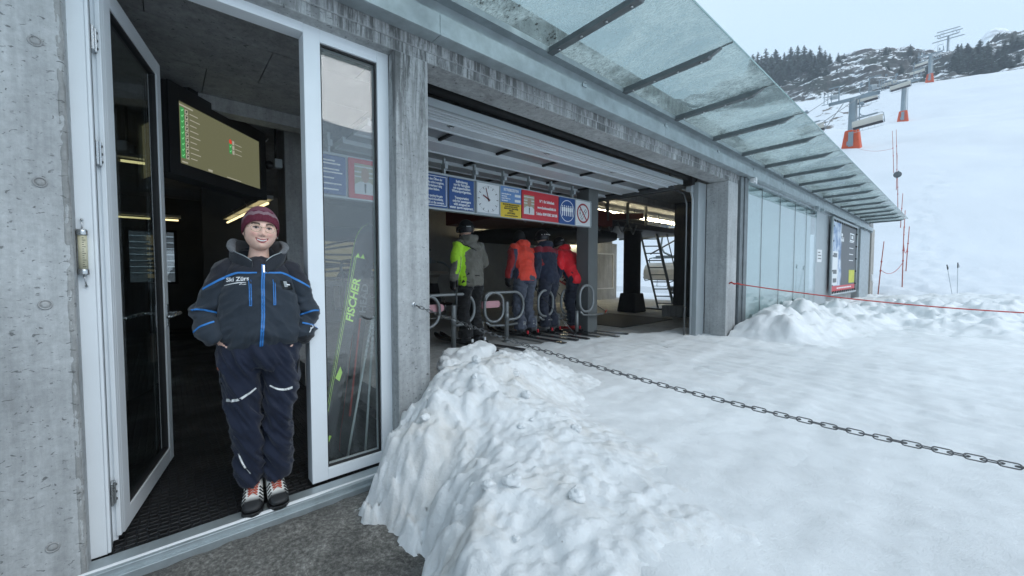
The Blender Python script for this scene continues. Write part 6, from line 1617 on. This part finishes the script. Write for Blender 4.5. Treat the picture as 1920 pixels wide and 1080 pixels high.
# boots
def boot(parent, c, yaw, nm='boot', toe=(.80, .80, .76), rand=(.020, .021, .023), L_=.285, tall=.15):
    nu, nv = 44, 30; m = Matrix.Translation(c) @ Matrix.Rotation(yaw, 4, 'Z')
    st = [(-.095, .030, .018, .11), (-.085, .036, .020, tall), (-.05, .043, .016, tall), (-.01, .046, .014, tall - .005), (.025, .047, .014, .118), (.06, .049, .014, .096), (.10, .052, .014, .080), (.135, .050, .016, .066), (.165, .041, .020, .054), (.183, .022, .026, .042)]
    vs = []; cols = []; n = 20
    for (x, hw, z0, z1) in st:
        for k in range(n):
            a = 2 * PI * k / n; cy, cz = math.cos(a), math.sin(a)
            yy = hw * np.sign(cy) * abs(cy) ** .75; zz = (z0 + z1) / 2 + (z1 - z0) / 2 * np.sign(cz) * abs(cz) ** .7
            vs.append(m @ Vector((x, yy, zz)))
            h = (zz - z0) / (z1 - z0)
            lim = .030 + .018 * (x > .12) + .02 * (x > .15) + .012 * math.sin(x * 60)
            cols.append(rand if zz < lim + .012 else (toe if (x > -.03 and zz > lim) else (.16, .165, .17)))
    fs = [(i * n + k, i * n + (k + 1) % n, (i + 1) * n + (k + 1) % n, (i + 1) * n + k) for i in range(len(st) - 1) for k in range(n)] + [tuple(reversed(range(n))), tuple((len(st) - 1) * n + k for k in range(n))]
    me = bpy.data.meshes.new(nm); me.from_pydata([tuple(v) for v in vs], [], fs); me.materials.append(mat_boot); me.polygons.foreach_set('use_smooth', [True] * len(fs)); me.update(); paint(me, np.array(cols)); o = link(nm, me, parent)
    sb = o.modifiers.new('sub', 'SUBSURF'); sb.levels = 2; sb.render_levels = 2
    s_ = MB(); pl = [(-.10, 0), (-.09, .034), (-.04, .044), (.03, .046), (.10, .055), (.15, .05), (.178, .03), (.188, 0)]; poly = [m @ Vector((x, y, .0)) for x, y in pl] + [m @ Vector((x, -y, .0)) for x, y in pl[-2:0:-1]]
    s_.prism(poly, (0, 0, .020)); s_.build('sole', m_black, o, bevel=.004)
    l = MB()
    for i, x in enumerate((.028, .045, .062, .078, .093)):
        z = (.122, .112, .104, .097, .090)[i]; w_ = .026 - .001 * i
        for q in (-1, 1): l.tube([m @ Vector((x - .006, -q * w_, z - .006)), m @ Vector((x, 0, z + .006)), m @ Vector((x + .010, q * w_, z - .010))], .0028, 6)
    for q in (-1, 1): l.tube([m @ Vector((.02, 0, .130)), m @ Vector((.035, q * .022, .135)), m @ Vector((.05, q * .034, .116)), m @ Vector((.038, q * .014, .126))], .0026, 6)
    l.build('lace', M('red_lace', (.50, .10, .06), .7) if 'red_lace' not in bpy.data.materials else bpy.data.materials['red_lace'], o)
    d_ = MB()
    for i, x in enumerate((.05, .072, .094, .116, .136)):
        for q in (-1, 1):
            z = (.085, .078, .070, .062, .054)[i]; y0, y1 = q * .032, q * (.050 if i < 4 else .046)
            d_.tube([m @ Vector((x, y0, z + .016)), m @ Vector((x + .006, y1 * .99, z - .004))], [.0045, .0025], 6)
    d_.build('dark_eyelet', m_black, o)
    return o
mat_boot = mat_attr('boot_material', .55, .15, 90)
for s_ in (-1, 1): boot(W, Vector((-.01, s_ * .053, 0)), R(4 * s_))

# ---------------------------------------------------------------- the skiers
def make_skier(name_label, pos, rz, lean, side, stance, jcols, jzone, legcol, helmet, bootc, arms, hgt=1.0, cuts=None):
    """upright figure is bent forward at the hips by lean (rad) and sideways by side (rad)"""
    o = thing('person', name_label, 'person', pos, rz); o.scale = (hgt, hgt, hgt)
    pv = Vector((0, 0, .90))
    def bendp(p):
        p = Vector(p); k = float(sstep(.80, 1.02, np.array(p.z)))
        if k <= 0: return p
        return pv + Matrix.Rotation(lean * k, 3, 'Y') @ (Matrix.Rotation(side * k, 3, 'X') @ (p - pv))
    def bendm(me):
        c = co_of(me); k = sstep(.80, 1.02, c[:, 2]); q = c - np.array(pv)
        a, b = side * k, lean * k
        y, z = q[:, 1] * np.cos(a) - q[:, 2] * np.sin(a), q[:, 1] * np.sin(a) + q[:, 2] * np.cos(a); q[:, 1], q[:, 2] = y, z
        x, z = q[:, 0] * np.cos(b) + q[:, 2] * np.sin(b), -q[:, 0] * np.sin(b) + q[:, 2] * np.cos(b); q[:, 0], q[:, 2] = x, z
        set_co(me, q + np.array(pv))
    w = stance; kf = .06
    J = dict(pelvis=(-.01, 0, .88), waist=(0, 0, 1.02), chest=(-.01, 0, 1.27), neck0=(-.01, 0, 1.46), neck1=(.01, 0, 1.52), hipL=(0, .095, .88), hipR=(0, -.095, .88), knL=(kf, w, .50), knR=(kf, -w, .50), anL=(0, w, .14), anR=(0, -w, .14),
             shL=(-.01, .185, 1.40), shR=(-.01, -.185, 1.40))
    for s_ in 'LR': J['el' + s_], J['wr' + s_] = arms[s_]
    Jb = {k: (bendp(v) if k[:2] in ('pe', 'wa', 'ch', 'ne', 'sh') else Vector(v)) for k, v in J.items()}
    for s_ in 'LR': Jb['el' + s_] = bendp(J['el' + s_]) ; Jb['wr' + s_] = bendp(J['wr' + s_])
    hcp = bendp((.035, 0, 1.635)); tl = Matrix.Rotation(lean * .75, 4, 'Y') @ Matrix.Rotation(side * .6, 4, 'X')
    link('body', body_mesh('skier_body', Jb, hcp, tl, {s_: ((Jb['wr' + s_] - Jb['el' + s_]), (0, -1 if s_ == 'L' else 1, -.3)) for s_ in 'LR'}, (60, 50)), o)
    t = MB(); t.tube([(-.01, 0, .83), (-.01, 0, .90), (0, 0, 1.0), (0, 0, 1.06)], [(.16, .125), (.178, .14), (.175, .135), (.165, .125)], 22)
    for s_ in (-1, 1): t.tube([(-.005, s_ * .09, .92), (.01, s_ * (.09 + w) / 2, .76), (kf, s_ * w, .52), (kf * .6, s_ * w, .40), (-.01, s_ * w, .22), (-.005, s_ * w, .115)], [.112, .108, .090, .088, .088, .098], 18)
    tm2 = union(t, 'trousers', [legcol], .013, 4); displace(tm2, lambda c, n: folds(c, .010, 12, 5, 7, rz + pos[1] * 3)); bendm(tm2); to = link('trousers', tm2, o)
    j = MB(); j.tube([(-.005, 0, .835), (-.005, 0, .86), (-.005, 0, .94), (0, 0, 1.06), (0, 0, 1.18), (-.006, 0, 1.30), (-.012, 0, 1.385), (-.014, 0, 1.44), (-.01, 0, 1.48)], [(.188, .138), (.200, .148), (.202, .155), (.195, .15), (.198, .152), (.205, .152), (.185, .132), (.13, .10), (.09, .085)], 26)
    for s_, q in (('L', 1), ('R', -1)):
        a, b, c = Vector(J['sh' + s_]), Vector(J['el' + s_]), Vector(J['wr' + s_])
        j.tube([a - Vector((0, q * .045, -.012)), a, a.lerp(b, .5) + Vector((0, q * .008, 0)), b, b.lerp(c, .5), c], [.070, .080, .074, .068, .062, .052], 16)
    j.tube([(.06, -.07, 1.50), (-.02, -.095, 1.50), (-.09, -.05, 1.50), (-.105, 0, 1.495), (-.09, .05, 1.50), (-.02, .095, 1.50), (.06, .07, 1.50)], [.036, .042, .046, .05, .046, .042, .036], 12)
    jm2 = union(j, 'jacket', jcols, .012, 4)
    displace(jm2, lambda c, n: folds(c, .0085, 8, 7, 9, pos[1] * 5))
    if jzone: zones(jm2, jzone)
    bendm(jm2); jo = link('jacket', jm2, o)
    g = MB()
    for s_ in 'LR': hand(g, Jb['wr' + s_] - (Jb['wr' + s_] - Jb['el' + s_]).normalized() * .02, Jb['wr' + s_] - Jb['el' + s_], (0, -1 if s_ == 'L' else 1, -.3), 1.35, .9, 1 if s_ == 'L' else -1)
    gv = union(g, 'gloves', [m_blackm], .007, 2); link('gloves', gv, o)
    h = MB(); helm = []
    if helmet in ('helmet', 'marked'):
        nu, nv = 40, 20; vs = []; fs = []
        for i in range(nu):
            for k in range(nv):
                a = 2 * PI * i / nu; ph = -.55 + (PI / 2 + .55) * k / (nv - 1)
                if math.cos(a) > .3: ph = max(ph, .28 * (math.cos(a) - .3) / .7 + .05 - .6 * (1 - (math.cos(a) - .3) / .7))
                vs.append(Vector((-.008 + .128 * math.cos(ph) * math.cos(a), .108 * math.cos(ph) * math.sin(a), .02 + .132 * math.sin(ph))))
        fs = [(i * nv + k, ((i + 1) % nu) * nv + k, ((i + 1) % nu) * nv + k + 1, i * nv + k + 1) for i in range(nu) for k in range(nv - 1)]
        h.add([hcp + tl.to_3x3() @ v for v in vs], fs, 0, True)
        ho = h.build('helmet', M('helmet_black', (.018, .019, .022), .35, 0, .2, 30, .02) if 'helmet_black' not in bpy.data.materials else bpy.data.materials['helmet_black'], o)
        s2 = MB(); s2.tube([hcp + tl.to_3x3() @ Vector((-.008 + .131 * math.cos(a), .111 * math.sin(a), .030 - .01 * math.cos(a))) for a in np.linspace(0, 2 * PI, 33)[:-1]], (.013), 8, closed=True, ref=(0, 0, 1)); sp = s2.build('goggle_strap', m_blackm, ho)
        s2 = MB()
        if helmet == 'marked':
            for q in (-.9, -.55, -.3, -.1, .1, .3, .55): a = PI + q; s2.sphere(hcp + tl.to_3x3() @ Vector((-.008 + .145 * math.cos(a), .125 * math.sin(a), .034)), (.009, .010, .008), 8, 6)
        else:
            for q in (.3, .45, .62): a = PI - q; s2.sphere(hcp + tl.to_3x3() @ Vector((-.008 + .143 * math.cos(a), .122 * math.sin(a), .028)), (.010, .014, .006), 8, 6)
        s2.build('printed_mark', m_signw, sp)
        s2 = MB(); s2.tube([hcp + tl.to_3x3() @ Vector((.112, y, .012)) for y in (-.075, -.04, 0, .04, .075)], [(.045, .018)] * 5, 12, ref=(0, 0, 1)); s2.build('goggles', m_black, ho)
    else:
        h.sphere(hcp + Vector((-.005, 0, .01)), (.112, .097, .128), 24, 16); h.tube([hcp + Vector((-.01, 0, -.04)), hcp.lerp(Vector(Jb['neck1']), .7), Vector(Jb['neck0'])], [.088, .082, .09], 16)
        hu = union(h, 'hood', [m_blackm], .009, 3); link('balaclava', hu, o)
    for s_ in (-1, 1):
        b = MB(); y = s_ * w
        b.tube([(-.02, y, .30), (-.015, y, .22), (-.02, y, .13), (-.02, y, .05)], [(.062, .070), (.060, .072), (.058, .075), (.055, .082)], 16)
        b.tube([(-.09, y, .055), (-.03, y, .065), (.06, y, .06), (.14, y, .048), (.19, y, .035)], [(.044, .035), (.050, .040), (.050, .038), (.050, .030), (.040, .02)], 14)
        bm_ = union(b, 'ski_boot', [bootc], .009, 2); bo = link('ski_boot', bm_, o)
        k = MB()
        for (x, z) in ((.075, .085), (.025, .12), (.055, .20), (.05, .27)): k.box(x, x + .03, y - .062, y + .062, z - .008, z + .008)
        k.box(-.10, -.085, y - .025, y + .025, .12, .24); k.build('buckle', m_signw if helmet == 'helmet' else m_steel, bo, bevel=.004)
    return o, Jb
def ski_pair(pos, rz, stance, label, accent, L_=1.72, back=.92, yaw=(0, 0), edge=None):
    for s_, yw in zip((-1, 1), yaw):
        me = ski_mesh('ski', L_, .078, m_skib, m_tube)
        k = bpy.data.objects.new('ski', me); COL.objects.link(k); tag(k, label % ('left' if s_ > 0 else 'right'), 'ski', None)
        m = Matrix.Translation(pos) @ Matrix.Rotation(rz + yw, 4, 'Z') @ Matrix.Translation((-back, s_ * stance, .004)) @ Matrix.Rotation(-PI / 2, 4, 'Z')
        k.matrix_world = m
        b = MB(); b.box(-.035, .035, back - .17, back - .08, .0145, .075); b.box(-.03, .03, back - .22, back - .165, .0145, .05); b.build('heel_binding', m_black, k, bevel=.008); b = MB(); b.box(-.03, .03, back + .17, back + .24, .0145, .06); b.build('toe_binding', m_black, k, bevel=.008)
        b = MB(); b.box(-.016, .016, back - .185, back - .16, .05, .10); b.build('heel_lever', accent, k, bevel=.004)
olive = mat_cloth('jacket_olive', (.155, .148, .125)); lime = mat_cloth('jacket_lime', (.45, .80, .04), .6); blk = mat_cloth('jacket_black_panel', (.012, .012, .013))
def z1(c, n):
    x, y, z = c.T; i = np.zeros(len(c)); back = x < .035
    tri = (y > .0) & (z > 1.20) & (z < 1.455 - .55 * np.clip(.26 - y, 0, 1) * .9) & (z > 1.30 - .9 * (y - .02) * .55)
    tri = back & (y > .02) & (z < 1.45 - .62 * np.clip(.24 - y, 0, 1)) & (z > 1.36 - .30 * np.clip(y - .02, 0, 1) - .5 * np.clip(y - .09, 0, 1))
    strip = back & (y > .155) & (y < .215) & (z < 1.36)
    sl = (y > .235) & (y < .285) & (z > 1.0) & (z < 1.42) & (x < .02)
    i[tri | strip | sl] = 1
    pip = back & (y > .0) & (np.abs(z - (1.462 - .62 * np.clip(.24 - y, 0, 1))) < .012) & (y < .25); i[pip] = 2
    return i
arm_down = {'L': ((-.03, .262, 1.15), (.05, .272, .92)), 'R': ((.0, -.262, 1.16), (.17, -.235, 1.02))}
FZ = .335
make_skier('skier seen from behind in olive jacket with lime panel, black trousers and black helmet', (-4.60, 3.27, FZ), R(184), .10, .0, .105, [olive, lime, blk], z1, mat_cloth('black_trousers', (.010, .010, .011)), 'helmet', mat_cloth('boot_black', (.03, .03, .032), .4), arm_down, 1.0)
ski_pair((-4.60, 3.27, FZ), R(184), .105, "skier in lime panelled jacket's black %s ski", m_signw, yaw=(R(5), R(-3)), edge=m_skib)
orange = mat_cloth('jacket_orange_red', (.82, .070, .040), .6); navy = mat_cloth('jacket_navy_panel', (.045, .055, .095)); dred = mat_cloth('jacket_deep_red', (.30, .02, .02))
def z2_(c, n):
    x, y, z = c.T; i = np.zeros(len(c)); a = np.abs(y)
    i[(a > .195) & (z < 1.34)] = 1; i[(a > .165) & (x > .0) & (z < 1.34)] = 1; i[(a > .275) & (z > .9)] = 2; i[(z < .875)] = 1
    return i
arm2 = {'L': ((-.02, .285, 1.15), (.11, .262, .93)), 'R': ((-.10, -.315, 1.19), (.12, -.25, 1.10))}
make_skier('skier leaning forward in orange-red jacket with dark sleeves, black balaclava hood and slate trousers', (-4.64, 4.37, FZ), R(184), .33, .19, .115, [orange, navy, dred], z2_, mat_cloth('slate_trousers', (.075, .085, .115)), 'hood', mat_cloth('boot_black2', (.03, .03, .032), .4), arm2, 1.01)
ski_pair((-4.64, 4.37, FZ), R(184), .115, "orange-red jacketed skier's dark %s ski", m_red, yaw=(R(3), R(-2)))
n3 = mat_cloth('jacket_midnight', (.020, .027, .052)); w3 = mat_cloth('jacket_wine', (.26, .02, .035)); 
def z3(c, n):
    x, y, z = c.T; i = np.zeros(len(c)); i[(z > 1.335) & (z < 1.445)] = 1; return i
make_skier('skier in midnight blue jacket with a wine red shoulder band and white marked helmet', (-4.62, 4.90, FZ), R(182), .22, .05, .095, [n3, w3], z3, mat_cloth('ink_trousers', (.026, .031, .05)), 'marked', mat_cloth('boot_grey', (.14, .14, .145), .4), arm_down, 1.0)
ski_pair((-4.62, 4.90, FZ), R(182), .095, "midnight jacketed skier's dark %s ski", m_red, yaw=(R(4), R(-2)))
r4 = mat_cloth('jacket_bright_red', (.85, .022, .035), .6)
def z4(c, n):
    x, y, z = c.T; i = np.zeros(len(c)); i[(np.abs(y) > .165) & (x > .02) & (z < 1.30)] = 1; return i
arm4 = {'L': ((.02, .262, 1.17), (.18, .235, 1.02)), 'R': ((.06, -.255, 1.17), (.24, -.20, 1.08))}
make_skier('skier bent well forward in bright red jacket beside the slender pier, red ski boots', (-4.46, 5.42, FZ), R(186), .52, .06, .105, [r4, n3], z4, mat_cloth('navy_trousers', (.012, .015, .028)), 'helmet', mat_cloth('boot_red', (.36, .02, .02), .35), arm4, 1.0)
ski_pair((-4.46, 5.42, FZ), R(186), .105, "bright red jacketed skier's dark %s ski", m_red, yaw=(R(3), R(-3)))
m_bask = M('red_basket', (.50, .07, .06), .5)
skipole((-4.15, 5.97, .62), (-4.72, 5.25, 1.22), 'black ski pole with red basket pointing back past the slender pier, upper one', m_tube, m_bask, False)
skipole((-4.15, 5.52, .45), (-4.70, 5.05, 1.10), 'black ski pole with red basket pointing back low beside the red boots', m_tube, m_bask, False)
skipole((-3.95, 4.85, .34), (-4.72, 4.60, 1.15), 'thin dark ski pole planted behind the midnight blue jacket', m_tube, None, False)
skipole((-4.55, 2.985, .62), (-4.50, 2.975, 1.25), 'short dark ski pole dangling from the glove of the lime panelled skier', m_tube, None, False)
# ------------------------------------------------------------------ camera, light, sky
cd = bpy.data.cameras.new('camera'); cam = bpy.data.objects.new('camera', cd); COL.objects.link(cam)
cam.location = (0, 0, CAM_Z); cam.rotation_euler = (R(90 - 2.4), 0, R(48.62)); cd.sensor_width = 36; cd.lens = 36 * 740 / 1920; cd.clip_start = .05; cd.clip_end = 5000
SC.camera = cam
w = bpy.data.worlds.new('World'); SC.world = w; w.use_nodes = True; nt = w.node_tree; nt.nodes.clear()
SUN_EL, SUN_AZ = R(43), R(66)
sky = nt.nodes.new('ShaderNodeTexSky'); sky.sky_type = 'NISHITA'; sky.sun_disc = False; sky.sun_elevation = SUN_EL; sky.sun_rotation = SUN_AZ; sky.air_density = 1.4; sky.dust_density = 4.0; sky.altitude = 1700
# an overcast lid : the sky texture is mostly levelled out to an even cloud white-blue, with soft cloud mottling
tc = nt.nodes.new('ShaderNodeTexCoord'); mp = nt.nodes.new('ShaderNodeMapping'); mp.inputs['Scale'].default_value = (1, 1, 2.2); nt.links.new(tc.outputs['Generated'], mp.inputs[0])
nz = nt.nodes.new('ShaderNodeTexNoise'); nz.inputs['Scale'].default_value = 2.2; nz.inputs['Detail'].default_value = 5; nt.links.new(mp.outputs[0], nz.inputs['Vector'])
rp = nt.nodes.new('ShaderNodeValToRGB'); e = rp.color_ramp.elements; e[0].position = .3; e[0].color = (5.95, 7.55, 8.95, 1); e[1].position = .7; e[1].color = (6.75, 8.1, 9.25, 1); nt.links.new(nz.outputs['Fac'], rp.inputs[0])
mx = nt.nodes.new('ShaderNodeMix'); mx.data_type = 'RGBA'; mx.inputs[0].default_value = .93; nt.links.new(sky.outputs[0], mx.inputs[6]); nt.links.new(rp.outputs[0], mx.inputs[7])
bg = nt.nodes.new('ShaderNodeBackground'); bg.inputs['Strength'].default_value = .072; nt.links.new(mx.outputs[2], bg.inputs['Color'])
wo = nt.nodes.new('ShaderNodeOutputWorld'); nt.links.new(bg.outputs[0], wo.inputs['Surface'])
sl_ = bpy.data.lights.new('sun', 'SUN'); sl_.energy = 1.5; sl_.angle = R(50); sl_.color = (1, .985, .965)
so = bpy.data.objects.new('sun', sl_); COL.objects.link(so); so.rotation_euler = Vector((math.sin(SUN_AZ) * math.cos(SUN_EL), math.cos(SUN_AZ) * math.cos(SUN_EL), math.sin(SUN_EL))).to_track_quat('Z', 'Y').to_euler()
SC.view_settings.view_transform = 'Standard'; SC.view_settings.look = 'None'; SC.view_settings.exposure = .80; SC.view_settings.gamma = 1
SC.render.engine = 'CYCLES'
cy = SC.cycles; cy.max_bounces = 10; cy.diffuse_bounces = 5; cy.glossy_bounces = 5; cy.transparent_max_bounces = 32; cy.transmission_bounces = 6; cy.sample_clamp_indirect = 6; cy.caustics_reflective = False; cy.caustics_refractive = False
cy.volume_bounces = 1; cy.volume_step_rate = 5
hz = MB(); hz.box(-900, 900, -300, 1000, -3, 520)
vt = NT('haze_air'); pv_ = vt.n('ShaderNodeVolumePrincipled'); pv_.inputs['Color'].default_value = (.80, .90, 1., 1); pv_.inputs['Density'].default_value = .0008; vt.l(pv_.outputs[0], vt.out.inputs['Volume'])
hzo = hz.build('haze', vt.mat); tag(hzo, kind='stuff')
cy.use_denoising = True
try: cy.denoiser = 'OPENIMAGEDENOISE'
except Exception: pass
